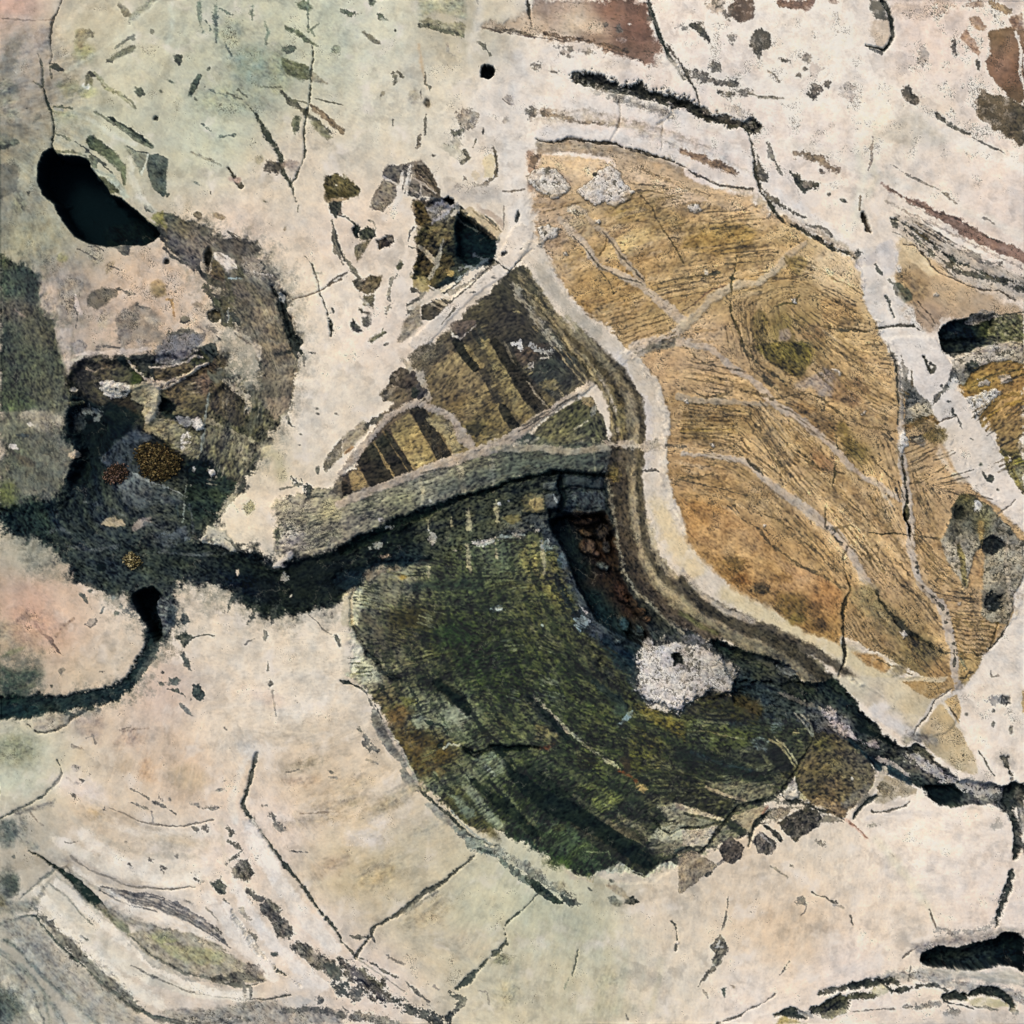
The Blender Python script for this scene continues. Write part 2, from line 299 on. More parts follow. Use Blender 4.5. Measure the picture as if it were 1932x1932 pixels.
# ochre layered clast
P('1010,292 1060,298 1130,306 1200,325 1280,345 1380,370 1440,385 1490,415 1540,450 1600,485 1630,515 1636,560 1650,600 1675,640 1692,700 1704,760 1760,780 1800,845 1850,900 1900,960 1932,1000 1932,1135 1900,1180 1860,1235 1815,1290 1795,1303 1760,1290 1690,1272 1640,1235 1560,1195 1480,1140 1400,1100 1355,1080 1335,1050 1290,1010 1262,940 1245,870 1243,820 1252,780 1240,730 1205,685 1180,662 1140,615 1100,575 1062,545 1048,500 1028,470 1012,440 1008,380 1003,340', f=8, b=6, r=10, part='ochre_clast', label='large golden ochre layered clast', h=3, st=.6, dl=1.0, mo=.6, sq=.62, fl=.28,
  cp=[(1040,300,'c2a68a'),(1150,330,'cdb08a'),(1300,360,'c4a888'),(1430,395,'c6ad8c'),(1060,440,'b59878'),(1120,400,'b0966c'),(1200,420,'ad9060'),(1300,430,'b0905c'),(1420,420,'bb9c68'),(1200,500,'a5824f'),(1100,500,'b28f58'),(1250,560,'a98c58'),(1150,590,'b08f5c'),(1400,480,'ac8c56'),(1350,540,'aa8c5a'),(1500,460,'c4a673'),(1580,500,'cfb58c'),(1600,590,'c5a470'),(1500,560,'a88a58'),(1420,600,'a98a5c'),(1400,660,'b8976a'),(1330,640,'c6a478'),(1500,640,'77663c'),(1480,620,'7c6a3a'),(1600,680,'b0905f'),(1660,720,'b29466'),(1250,700,'b8966c'),(1350,700,'bd9a6e'),(1300,770,'a8885c'),(1420,740,'a4865a'),(1450,790,'af9060'),(1550,760,'a5855a'),(1650,800,'a98a5e'),(1600,860,'a3854e'),(1700,860,'b8986a'),(1350,820,'aa8c60'),(1300,880,'a88456'),(1350,950,'b48c54'),(1450,920,'b5976c'),(1550,900,'b5976a'),(1600,960,'b3946a'),(1700,960,'ac8c60'),(1780,900,'b8966a'),(1310,980,'aa7f45'),(1400,1040,'b48850'),(1380,1060,'a87c42'),(1450,1090,'8f6c38'),(1500,1120,'a67a40'),(1560,1150,'ab8048'),(1520,1060,'b38d58'),(1620,1020,'c0a274'),(1700,1040,'b8986c'),(1660,1100,'b39266'),(1780,1000,'b08f62'),(1620,1180,'a5865a'),(1730,1240,'7b6a42'),(1690,1180,'96794e'),(1800,1150,'b0926a'),(1850,1080,'a88a62'),(1830,1220,'a8895c'),(1780,1270,'b08a54')])
OS = [('866a3e', 17, .5), ('d0a86e', 20, .55), ('7a5f36', 12, .5), ('d8b482', 22, .5), ('94713f', 24, .45), ('cda468', 10, .6)]
arcs('1040,455 1180,405 1300,385 1450,375', '1135,625 1280,585 1420,545 1570,510', [.06 + .085 * k for k in range(11)], OS, f=12, b=8, r=10, br=.25, st=1)
arcs('1250,705 1400,705 1550,790 1690,930', '1250,900 1400,935 1540,1080 1640,1210', [.03 + .075 * k for k in range(13)], OS[1:] + OS[:2], f=12, b=8, r=10, br=.25, st=1)
arcs('1400,570 1420,700 1530,770 1690,800', '1640,620 1670,680 1680,720 1695,750', [.05 + .12 * k for k in range(8)], OS, f=12, b=8, r=10, br=.25, st=1)
arcs('1560,900 1650,1020 1740,1160 1800,1280', '1850,950 1870,1050 1860,1150 1830,1240', [.1 * k for k in range(9)], OS, f=12, b=8, r=10, br=.3, st=1)
# second ochre area beyond the white vein
P('1692,452 1740,460 1780,500 1850,545 1932,575 1932,625 1870,600 1780,605 1740,640 1700,600 1690,560', f=14, b=9, r=10, part='tan_clast', st=.5, dl=.4, mo=.5, sq=.5, cp=[(1710,470,'d0b68e'),(1720,540,'a98a62'),(1780,540,'c8aa84'),(1880,590,'b59c80'),(1750,600,'b2957a')])
P('1822,692 1860,680 1932,660 1932,930 1895,865 1870,800 1830,760 1800,722', f=8, b=7, r=8, part='tan_clast', st=.7, dl=.9, fl=.7, mo=.8, cp=[(1850,700,'a27c3e'),(1900,690,'a8833f'),(1850,760,'a57d3c'),(1900,760,'b58c50'),(1900,820,'8f7446'),(1925,880,'7b6c3c')])
P('1120,900 1165,900 1185,1000 1200,1060 1222,1110 1265,1165 1335,1205 1420,1235 1480,1260 1450,1330 1380,1310 1330,1320 1200,1330 1150,1280 1110,1210 1070,1130 1040,1040 1010,1000 1080,960', f=8, b=8, r=8, part='dark_trough', mo=1, fl=.9, sq=.6, h=-6, cp=[(1150,920,'262b2a'),(1190,1050,'2c2822'),(1240,1150,'2a2b2a'),(1200,1230,'23303a'),(1300,1200,'2c3030'),(1400,1260,'222a2e'),(1180,1270,'3a4246'),(1100,1150,'3c4448')])
# olive green striped clast in the middle
P('662,1122 690,1100 735,1078 770,1062 850,1045 960,1012 1020,1000 1050,1030 1065,1080 1090,1150 1130,1210 1180,1260 1200,1300 1232,1340 1300,1330 1360,1312 1450,1305 1540,1330 1600,1372 1655,1452 1640,1490 1612,1520 1575,1520 1540,1500 1500,1490 1450,1500 1420,1560 1380,1590 1350,1600 1290,1628 1220,1655 1160,1640 1110,1655 1060,1635 1010,1605 985,1590 940,1570 890,1556 840,1520 800,1486 770,1450 745,1400 720,1350 700,1312 672,1288 655,1270 668,1230 664,1170', f=7, b=7, r=10, part='olive_clast', label='dark olive green striped clast', h=-3, st=.8, fl=1, mo=.9, dl=.6, sq=.4,
  cp=[(690,1120,'8a8068'),(700,1180,'5c564c'),(750,1110,'766d5c'),(690,1270,'aa9c84'),(720,1230,'5a5248'),(760,1180,'463d2c'),(850,1120,'3e4230'),(950,1050,'545848'),(1000,1060,'5f5b3e'),(1040,1090,'75683f'),(850,1200,'36341f'),(930,1170,'3a3d27'),(900,1250,'27331f'),(1000,1150,'4b482f'),(1080,1180,'4d4932'),(800,1280,'4a4634'),(950,1300,'34391f'),(1050,1270,'3e4129'),(1120,1240,'413d2e'),(730,1330,'6a583e'),(790,1330,'7c7a62'),(860,1365,'8a8b76'),(780,1400,'584426'),(840,1420,'584a2c'),(900,1380,'585a44'),(960,1370,'535238'),(1050,1350,'3d412a'),(1000,1400,'585842'),(820,1470,'6a6a55'),(870,1510,'4c4a30'),(880,1460,'77775f'),(940,1440,'55583f'),(950,1510,'3c3f24'),(1000,1470,'222b1d'),(1060,1440,'343a28'),(1050,1520,'1a211a'),(1000,1570,'25302a'),(1060,1590,'2a3524'),(1130,1600,'2b3728'),(1120,1450,'52542f'),(1140,1420,'4a4c30'),(1180,1380,'47472d'),(1220,1400,'5a4c26'),(1250,1370,'3d4026'),(1160,1500,'2c3328'),(1200,1560,'322f28'),(1250,1590,'34322c'),(1250,1540,'463f34'),(1300,1490,'3a3428'),(1300,1440,'25241c'),(1320,1390,'24302c'),(1350,1430,'302f22'),(1400,1400,'2c2c2a'),(1390,1350,'2c343a'),(1300,1345,'403a2c'),(1400,1490,'6f6452'),(1350,1530,'5d5546'),(1440,1420,'32312a'),(1500,1390,'34362f'),(1560,1400,'5a4a30'),(1540,1450,'5c5036'),(1580,1500,'6e5838'),(1600,1440,'4f4a38'),(1350,1590,'8c8070')])
OUT_ = '690,1110 664,1180 688,1290 745,1400 800,1486 890,1556 1010,1605 1110,1655 1220,1655'; INN_ = '1020,1000 1062,1080 1092,1150 1140,1230 1200,1310 1300,1370 1430,1440 1550,1480 1640,1470'
r_ = random.Random(4)
arcs(OUT_, INN_, [.06 + .027 * k + .008 * r_.random() for k in range(34)], [('141a18', 7, .75), ('5f5f48', 4, .5), ('1c221c', 12, .6), ('3f4230', 6, .6), ('10161a', 4, .8), ('6b6850', 3, .55), ('232a20', 9, .6)], f=5, b=4, r=6, br=.35, st=1)
# striped brown clast left of the banded rim
P('932,542 955,512 985,500 1010,530 1050,595 1100,655 1140,690 1110,735 1050,775 985,820 900,850 870,868 790,895 640,935 632,912 680,868 700,820 735,760 760,700 810,655 870,600', f=6, b=6, r=6, part='striped_clast', label='dark brown clast crossed by yellow stripes', h=2, st=1, fl=.6, dl=.7, mo=.5,
  cp=[(960,540,'37342a'),(900,610,'4a4330'),(870,640,'4c4434'),(960,620,'37322a'),(1050,680,'353a38'),(1000,700,'322c28'),(840,700,'8a7748'),(900,780,'877444'),(850,780,'6f6040'),(800,690,'5c5240'),(1090,720,'4a4438'),(1020,770,'5a5038'),(760,730,'564a3e'),(700,850,'4a3c30'),(800,850,'7a6644')])
# brown clast at the top
P('1010,0 1222,0 1226,50 1245,90 1252,130 1228,128 1190,112 1150,98 1080,80 1030,70 1000,68 905,52 915,44 960,40 1000,20', f=10, b=8, r=8, part='brown_clast', st=.5, dl=.5, mo=.6, sq=.4, h=-2,
  cp=[(930,50,'b8a48c'),(1000,55,'c4af98'),(1080,40,'cbb8a0'),(1120,50,'c0a892'),(1040,5,'a08a7c'),(1150,20,'84604f'),(1200,60,'7c5748'),(1180,95,'7f604f'),(1235,115,'8a6a5a'),(1120,80,'8a7260'),(1210,10,'7c5a4c'),(1060,20,'bda593')])

# ------------------------------------------------------------------ tile 00
T(0, 0)
B(90, 230, 80, 40, -30, '867c72', f=50, mo=1); B(40, 400, 60, 90, 0, '7c776a', f=50, mo=1); P('0,430 70,440 60,590 0,610', '77736a', f=24); B(60, 650, 60, 40, 0, '8a8672', f=40); S('0,600 60,580 100,560', 'b8b498', w=16, f=14)
P('0,930 70,920 112,980 90,1080 0,1115', '77736a', f=20, mo=1); S('0,815 50,815 90,800', '4c544a', w=30, f=14); B(110,1150,40,60,0,'888872',f=40); B(170,920,16,40,0,'8c8c78',f=24); B(210,660,24,30,0,'8a8474',f=16)
B(30, 20, 110, 70, 0, 'd0a794', f=120, a=.7); P('430,180 470,160 520,185 535,215 490,215 460,290 430,300', '98946f', f=20); S('480,165 520,190 530,210', '6f6a55', w=10)
B(480, 300, 60, 50, 0, 'a8a578', f=50)
B(325, 387, 32, 12, 22, '2c322e', f=5); B(520, 422, 20, 16, 0, '36382e'); S('500,440 520,470 505,520', '7c7c60', w=18, f=10); B(492,490,26,18,20,'d4d6c8',f=8); B(500,520,40,30,0,'b8b888',f=30)
S('670,20,16 700,60,28 742,95,24', '8a8570', f=12); S('745,125,30 800,60,34 880,0,40', 'a3a48e', f=16, br=.3); S('760,130 830,70 900,0', 'd0cdb4', w=8)
S('610,345,14 650,325,26 700,295,36 760,270,20', '76775f', f=14); S('600,350,8 640,335,14', '56594a'); S('650,280,12 700,240,16 760,205,10', '7d7f6a', f=12, br=.4); B(860,180,14,12,45,'8a8870')
B(1008, 340, 20, 30, -30, '3f4a42', b=10); S('1020,370 1030,320', '5c665a', w=8)
B(790, 517, 30, 14, 35, '56604e'); B(805, 535, 16, 10, 0, '2f3a34'); S('1130,430,14 1105,475,26 1078,535,22', '5f6e5e', f=8); S('1135,430 1112,490 1085,535', '3c463e', w=6); S('1100,550 1110,565', '55604f', w=8)
B(1180, 390, 11, 13, 30, '4e584a'); B(970,466,24,9,30,'6e7862'); B(880, 668, 13, 12, 0, '4a5046', part='pit', h=-8); B(905,515,12,6,30,'8a9078')
S('545,630,4 590,665,10 640,690,18 720,745,26 800,795,30 862,830,20', '69715c', f=8); S('625,660 700,712 770,765 862,830', '38443c', w=6)
S('300,600,10 350,605,14 410,615,6', '5c6454'); S('330,490,8 400,500,12 430,520,5', '8b8a66', f=12); B(360,640,70,18,15,'a5a482',f=24); B(380,650,50,8,15,'747a60'); S('330,760 370,770 400,790','7a806a',w=7, br=.6)
S('545,430 600,500 660,525 760,610', '9b9a74', w=6, f=10); S('690,540,5 740,570,8 770,615,5', '7a7c60'); B(640,520,14,8,40,'7c8060')
for q in ('1225,0,12 1215,90,20 1222,180,30 1225,240,14', '1430,30,8 1425,70,16 1430,110,8', '1500,130,8 1515,190,16 1500,260,8', '1460,280,12 1470,350,16', '1130,20,20 1125,100,16 1150,180,6'):
    S(q, '758574', f=14, br=.8)
B(1300, 190, 70, 90, 20, 'a9ad93', f=80, st=.8, mo=1, sq=.6); B(1420, 370, 110, 110, 0, '8c9a88', f=130, st=.7, mo=1); B(1290, 560, 170, 80, 0, 'a3aa90', f=100); B(1580, 400, 60, 120, 0, 'a3a888', f=60)
P('1668,10 1720,0 1768,40 1750,72 1690,45', '5a6850', f=10); P('1608,148 1700,180 1745,215 1798,260 1720,235 1650,185 1605,175', '5c684f', f=12); S('1740,60 1740,180 1800,130', '6a7a66', w=5, br=.5)
B(1635, 280, 35, 22, 0, '566456', b=14); B(1895, 275, 30, 25, 0, '8f9a82', br=0) if False else B(1895, 275, 30, 25, 0, '98a088')
P('1585,370 1600,320 1680,350 1752,380 1752,450 1700,462 1640,430', '5f6547', f=12, part='olive_chip'); P('1765,400 1838,465 1752,462', '98917a', f=14)
S('1470,495 1590,490', '7a806a', w=6, br=.5)
S('1590,510,14 1640,570,34 1720,630,26 1800,690,20 1870,750,10', '47483a', f=9, br=.25); S('1750,590,14 1840,650,16 1932,745,16', '68583f', f=9); S('1780,555,6 1860,572,9 1932,590,6', '5a563f'); S('1640,560 1730,585', '5f6048', w=10)
S('1770,620,20 1870,690,26 1932,730,30', '8d7a5f', f=9, br=.3); P('1755,680 1800,690 1875,770 1840,780 1790,735', '84815f', f=14); B(1670, 700, 24, 46, 0, '5c6346', b=12)
S('1280,530,6 1330,545,12 1365,560,8', '4d5446'); S('1340,510 1400,550', '6a705e', w=7)
crack('1395,588,4 1440,640,10 1470,690,18 1505,755,26 1550,830,32 1590,900,30 1600,970,20 1630,1020,20 1650,1080,14 1668,1135,5', '3c4239', br=.35, f=8)
B(1540, 940, 52, 36, 0, '4b443a', b=18, f=14); B(1640, 930, 50, 30, 10, 'a38f80', f=24, b=14); B(1465, 900, 24, 24, 0, 'b6a886', f=18)
crack('1762,262,7 1765,330,6 1755,440,7 1745,560,7 1728,660,8 1715,760,6 1720,850,9 1705,920,6 1670,990,7 1645,1030,4', '4e5247', b=6)
S('1740,0 1735,80 1745,160 1778,200', '6f7d6a', w=6, br=.4)
crack('348,0,5 322,70,7 300,100,20 292,160,9 286,250,6 290,330,6 284,372,4', '3a3a36'); S('0,105 120,110 220,118 295,112', '8d7468', w=5, br=.3)
crack('212,305,5 240,370,9 238,430,20 242,490,14 262,570,13 290,625,9 300,700,8 296,780,10 290,850,16', '2f3a36'); S('190,460 235,500', '7c7a5c', w=6); S('285,385 292,440','6a6a58',w=6)
# leaves of dark rock by the hole
P('485,785 530,765 580,800 650,868 700,920 718,1000 700,1045 672,960 600,900 540,862 500,835', '5a6350', f=8, part='dark_flake', st=.8, sq=.4); P('500,880 560,920 545,945 520,960', '5f6a58', f=7)
S('430,800 480,840 540,900 600,930', '3c4640', w=6, br=.5)
P('835,880 890,878 942,900 942,1080 920,1112 870,1062 836,985 822,930', '59635a', f=8, part='dark_flake'); P('700,820 740,850 822,885 812,960 800,992 770,930 730,880', '838874', f=14); S('715,825 770,855 830,862', '4c554a', w=6)
P('540,985 620,1010 672,1050 640,1102 600,1080 560,1030', '5e6048', f=8); P('600,960 660,1000 700,1060 710,1110 660,1090', '8a8f76', f=10); B(825, 1172, 24, 12, 48, '3c453c'); B(944,1105,9,16,20,'3a443a')
P('640,1100 760,1180 860,1260 930,1290 900,1330 850,1290 700,1180', '9a9368', f=14); B(900,1235,40,24,30,'8f8448',f=20)
S('1080,855 1130,885 1190,905 1250,935', 'a5a288', w=12, br=.4); S('1285,945,8 1322,1000,22 1362,1050,18', '504c3e', br=.2, part='pit', h=-5); B(1110,1035,26,8,30,'7c8474'); B(1140,980,40,30,0,'bab6a4',f=30,sq=.6)
S('1300,1010 1350,1010', 'c4a898', w=20, f=12)
B(1115, 1216, 24, 22, 30, '6a6050', part='dark_spot'); B(1240, 1224, 34, 18, 15, '94836a'); B(1190,1090,6,8,0,'6a6050'); B(1500,1140,14,5,30,'8a8468'); S('1680,1160 1682,1195','7c745c',w=10); B(1610,1290,8,20,20,'b09c7c')
B(940, 1478, 15, 15, 0, '33342f', part='pit', h=-12); B(895, 1625, 36, 44, -10, 'ac8c5a', f=26); B(880,1640,20,14,0,'86663c',f=14); S('935,1688,8 965,1700,12 972,1750,9 985,1785,6', 'b98a4c')
P('478,1690 520,1640 600,1622 645,1660 600,1710 545,1742 490,1705', '6f665a', f=12, mo=1, part='brown_spot'); B(665,1628,14,8,0,'4a4844'); S('700,1650 760,1660','7a7266',w=10,br=.5); S('425,1660,10 420,1740,16 450,1780,10','a49688')
P('1180,1770 1205,1745 1240,1755 1245,1790 1220,1815 1180,1800', '57513f', f=6, part='dark_spot', h=-6); B(1047, 1803, 26, 18, 10, '8a8066'); B(1030,1815,12,7,0,'4c4436'); B(810, 1740, 30, 13, 10, '57524a', b=10)
P('720,1760 780,1730 880,1760 900,1850 940,1932 680,1932 660,1840', '928576', f=30, mo=1, sq=.6); B(1120,1720,26,14,0,'8c7c6c',f=14); S('960,1890 1040,1870 1150,1890','6c685c',w=30,br=.4); B(1190,1860,30,12,30,'4c4c44',b=12); B(600,1790,60,50,0,'b09e90',f=50)
P('380,1550 480,1520 520,1620 440,1660 400,1780 340,1800 330,1640', 'a49688', f=30, mo=1, sq=.5)
# inside the brown belt
B(1170, 1445, 26, 46, 10, '4f473d', part='pit', h=-10); P('1195,1465 1260,1565 1250,1632 1180,1602 1168,1530', '5a4a38', f=8); P('1200,1440 1330,1470 1340,1530 1290,1540', 'cbbcb0', f=16); B(1330,1540,34,60,-20,'6d6757',f=16)
S('1160,1620 1200,1680 1250,1760 1270,1830', '4c4c3c', w=40, br=.5); S('1270,1560 1300,1650 1300,1830', '56543f', w=34, br=.8); S('1240,1620 1235,1720','aba08c',w=10,br=.3); B(1165,1640,20,14,0,'4c4a3c',b=10); P('1190,1680 1260,1670 1250,1740 1220,1730', '44482f', f=8)
S('1120,1500,12 1150,1560,22 1190,1600,12','2c3230'); S('900,1330,20 960,1390,20 1060,1480,14 1130,1530,16','3f403c',br=.3); P('1240,1350 1340,1345 1440,1380 1480,1405 1400,1430 1290,1420', '61584f', f=16, st=1); B(1290,1390,40,20,20,'564e46',f=16)
S('1480,1470,10 1500,1530,16 1530,1600,12', '50524c', br=.6); B(1430,1500,60,50,0,'9a8f84',f=50,sq=.8,st=1); B(1532, 1607, 16, 12, 0, '33363a'); S('1300,1310,5 1380,1350,5 1470,1400,8', '77746c', br=.4)
crack('1535,1620,8 1555,1650,26 1590,1670,40 1605,1730,26 1622,1790,30 1650,1880,30 1690,1932,38', '2d3332', br=.2, part='crevice', h=-22)
P('1580,1655 1610,1680 1600,1700', '8a8e90'); crack('1645,1690,6 1720,1670,6 1800,1645,4 1870,1605,4 1932,1575,5', '71614f', h=-4)
crack('1718,1445,4 1760,1490,5 1782,1550,7 1800,1640,6 1832,1720,7 1845,1775,12', '4d5048', h=-6); S('1848,1770,12 1866,1830,26 1868,1895,8', '363f3c', b=8, part='pit', h=-10); B(1790,1540,20,8,0,'6a6c62')
P('1828,990 1880,985 1932,1000 1932,1110 1860,1150 1835,1130', '6d5f3f', f=18); P('1860,1140 1932,1120 1932,1200 1890,1225 1865,1190', '40382f', f=8, b=14); S('1870,1250,8 1880,1340,18 1905,1420,24 1932,1490,12', '6c6454', br=.3); S('1880,1260 1880,1350 1920,1440','3c3c34',w=6,br=.4)
# the great hole
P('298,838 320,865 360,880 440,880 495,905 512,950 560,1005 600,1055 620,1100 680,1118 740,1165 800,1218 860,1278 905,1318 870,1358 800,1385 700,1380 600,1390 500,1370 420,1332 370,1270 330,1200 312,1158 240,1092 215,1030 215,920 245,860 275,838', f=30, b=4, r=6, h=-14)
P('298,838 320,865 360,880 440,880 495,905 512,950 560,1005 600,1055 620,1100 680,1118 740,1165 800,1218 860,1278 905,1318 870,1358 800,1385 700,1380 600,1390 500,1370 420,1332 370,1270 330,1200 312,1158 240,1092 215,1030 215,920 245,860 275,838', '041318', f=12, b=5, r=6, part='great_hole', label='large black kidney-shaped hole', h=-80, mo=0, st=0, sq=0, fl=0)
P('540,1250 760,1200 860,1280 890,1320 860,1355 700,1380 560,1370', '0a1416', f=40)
S('900,1300,40 950,1340,30 970,1400,12', '3a3c38', f=10, br=.3); P('640,1385 740,1385 735,1440 710,1448 680,1430', '575a54', f=9); B(350,1455,30,24,0,'8f8a60',f=20); B(540,1440,30,60,0,'9a9486',f=30,sq=.7)

# ------------------------------------------------------------------ tile 10 (top middle)
T(1, 0)
P('430,0 690,0 695,110 640,90 520,60 430,110', 'a7a68c', f=30, st=.8); P('435,112 480,100 600,130 690,130 696,215 650,202 560,172 480,162', '8d886c', f=12, st=.8, b=12, part='grey_chip'); S('442,140,20 520,160,22 600,178,16 690,205,18', '5b5d4c', br=.5)
S('120,180,10 165,215,28 212,240,8', '6f6c58', f=12, br=.2); S('0,58,24 50,75,28 100,75,8', '55604f', br=.6); P('188,82 215,75 262,120 230,122 200,105', '556050', f=5); B(232,112,16,8,25,'c8ccbc'); B(168,8,22,24,0,'5f6a56'); B(300,170,6,6,0,'4a4a3e')
S('590,240,8 600,290,14 640,315,10 690,330,8', 'b0a898', br=.8); S('760,235,6 800,260,14 835,310,14', '5e5c50', br=.7)
S('800,160,10 850,168,22 920,172,30 1000,185,22 1080,205,10', '6c604f', f=12, br=.4, dl=1)
S('790,150,4 900,185,5 1060,208,5 1200,218,5 1400,255,6 1560,300,7 1700,350,5', '5c4a40', br=.4)
crack('1730,0,20 1738,50,26 1760,110,20 1785,190,20 1815,260,22 1850,330,24 1890,385,22 1932,440,22', '2f3633', b=6); crack('1050,0,16 1052,40,20 1055,90,8 1070,148,5', '4c4841', br=.3); S('757,0,8 765,30,12 762,50,6', '4c4c44')
S('770,0 770,120 740,230 720,330', 'cfc8ba', w=50, f=40)
P('785,375 800,362 848,370 860,395 855,425 830,442 780,430', '2b3436', f=5, b=5, part='pit', label='small square black pit', h=-40)
S('430,250,10 440,330,16 460,430,10 475,500,6', 'cdb08a', f=14); S('465,405,5 462,470,10 490,490,24 495,510,8', '6f6a58', br=.2); B(480,575,13,24,-10,'3f3c33',part='pit',h=-8); B(480,585,24,30,0,'968b78',f=20,a=.5)
S('280,410 310,400 340,430', '6f6a58', w=14, br=.8); S('300,430,24 290,470,18', '7c7864', br=.7); B(222,535,24,12,-60,'a49c86',b=12); S('440,500,6 440,560,5','8a8272',br=.4); B(400,540,30,40,0,'b0a692',f=20,sq=.7)
S('470,640 468,760', '6a6454', w=10, br=.6); S('285,675 286,705','6a6456',w=8,br=.4); S('440,770,20 420,830,26','6a6254',br=.7); B(795,745,6,14,0,'4a463e')
P('905,550 925,535 975,540 968,585 940,590', 'b7a898', f=8); S('905,560 940,585 970,588', '77695c', w=6, br=.4); B(1070, 625, 34, 40, 0, '8f8172', b=26, sq=1); B(700, 670, 60, 60, 0, '9c9080', b=34, f=16, sq=1, st=1); B(660, 745, 34, 24, 0, '54564a', b=26); B(925,675,20,24,0,'b0a396',b=14); B(1005,775,10,18,20,'6f675c',b=8); B(640,810,30,30,0,'b0a898',b=20); B(640,860,90,30,30,'c4bca8',sq=.7)
B(512,878,12,8,0,'5f5a4c',b=6); S('755,790 740,830','6f6a50',w=10,br=.5); S('690,850 720,890 680,920','5c5846',w=16,br=.6)
S('1290,440,40 1400,430,70 1480,450,50 1560,480,44 1650,490,56 1780,530,60 1932,575,60', '4a4a44', f=10, br=.9, part='dark_seam', h=-6)
S('1330,440,16 1400,425,44 1440,450,30 1540,470,20', '2f302a', br=.4, h=-6); S('1540,510,40 1580,540,40 1560,570,14', '2d2f2c', br=.5); S('1610,495,24 1680,500,44 1760,540,36 1850,550,30 1932,600,34', '34342e', br=.5, h=-6)
S('1400,500,20 1500,540,30 1660,580,60 1800,620,50', '8a857c', f=18, br=1.0); B(1840,640,60,40,0,'8f8a80',b=40,f=14)
B(1200,405,18,8,0,'55534a',b=6); B(1360,260,80,40,5,'d2c4b8',sq=1); B(1260,290,30,20,0,'b8aa9e',b=20,sq=1)
S('1120,620,14 1135,640,40 1200,645,40 1260,665,30 1340,692,24 1420,690,16 1560,705,10', '8e7c68', f=14, br=.5, st=1, dl=1); B(1135,640,14,20,0,'5c5446',b=10)
crack('1560,565,6 1570,620,7 1565,680,8 1550,740,10 1525,775,7 1518,800,5', '64594e', h=-6); crack('1870,600,10 1860,650,16 1820,680,10 1780,700,5', '5a544a', br=.4); crack('1805,690,5 1800,760,6 1803,850,5','8a7c6c',h=-4); S('1690,760,24 1760,770,40 1820,790,24 1932,850,30','9a8878',f=12,br=.8,dl=1)
P('1100,790 1300,790 1500,812 1650,850 1800,900 1932,950 1932,1000 1800,965 1600,910 1400,870 1250,860 1100,870', '9f8a72', f=18, st=1, dl=1, mo=1)
S('1110,735,30 1250,740,60 1400,755,60 1550,775,60 1700,830,70 1932,900,70', 'dbd0c8', f=16, b=10, part='pale_band')
crack('1098,782,8 1170,798,10 1240,792,14 1290,778,10 1350,792,12 1440,802,12 1520,806,12 1600,832,9 1680,850,12 1760,875,12 1850,905,6 1932,945,7', '3f392f', b=6, h=-12)
P('1110,885 1300,880 1470,905 1420,960 1400,1005 1320,1035 1280,1005 1200,955 1120,945', 'd3b489', f=16, dl=.3, st=.3); P('1560,890 1800,950 1932,1000 1932,1060 1700,1040 1600,1000', 'cdb08c', f=24)
S('1060,870 1080,980 1060,1060', 'b08d72', w=50, f=20, br=.3); P('1050,940 1075,865 1110,880 1085,950', '6f5a48', f=8, b=14)
# white crusts on the ochre
def crust(s, col='cfc4b9', **kw):
    P(s, '6a5a42', f=6, b=9, r=9, a=.85); kw.setdefault('label', None)
    q = pts(s); mx, my = sum(p[0] for p in q) / len(q), sum(p[1] for p in q) / len(q)
    k = ' '.join('%g,%g' % (mx + (a - mx) * .95, my + (b - my) * .95) for a, b in q)
    return P(k, col, f=5, b=10, r=9, part='mineral_crust', h=5, cr=1, st=.1, dl=0, sq=0, fl=.2, **kw)
crust('1038,990 1090,950 1170,945 1240,978 1292,1058 1245,1115 1195,1132 1120,1092 1050,1035', label='rounded white crust on the left corner of the ochre clast')
crust('1308,1070 1400,1010 1425,975 1510,932 1572,970 1592,1040 1662,1080 1622,1130 1545,1172 1480,1140 1420,1175 1345,1112', 'd3c8bf', label='largest white speckled crust')
crust('1098,1290 1160,1268 1228,1290 1212,1340 1150,1362 1125,1402 1095,1390 1122,1340'); P('1240,1230 1310,1225 1392,1252 1350,1300 1300,1310 1260,1290', 'b5a28c', f=14, cr=.8); crust('1245,1425 1270,1420 1282,1440 1262,1452'); crust('1425,1240 1460,1240 1466,1262 1430,1265'); P('1270,1150 1340,1170 1380,1210 1330,1225 1270,1200', 'c0ae94', f=8, cr=1)
B(1425,985,16,12,-30,'2c2e28'); B(1675,1082,18,8,10,'3a3624'); S('1570,915 1590,925','6a5a4a',w=10)
P('790,905 835,868 865,905 868,960 850,1000 800,1002 800,950', 'd9c9a6', f=5, part='cream_crystal', label='cream angular chip'); P('722,985 752,958 780,990 752,1022', 'd0bfa4', f=5, part='cream_crystal'); S('845,815,16 862,860,20 872,920,18 868,985,16', '77694c', br=.4); S('850,830 872,900 875,970', '4a4232', w=6, br=.3)
S('690,1010,16 740,1040,14 790,1050,30 850,1010,14', '857a68', br=.9); B(655,1060,24,16,0,'6a645a',b=14); P('640,1040 900,1050 900,1130 700,1150 600,1090','c0b6ac',f=40)
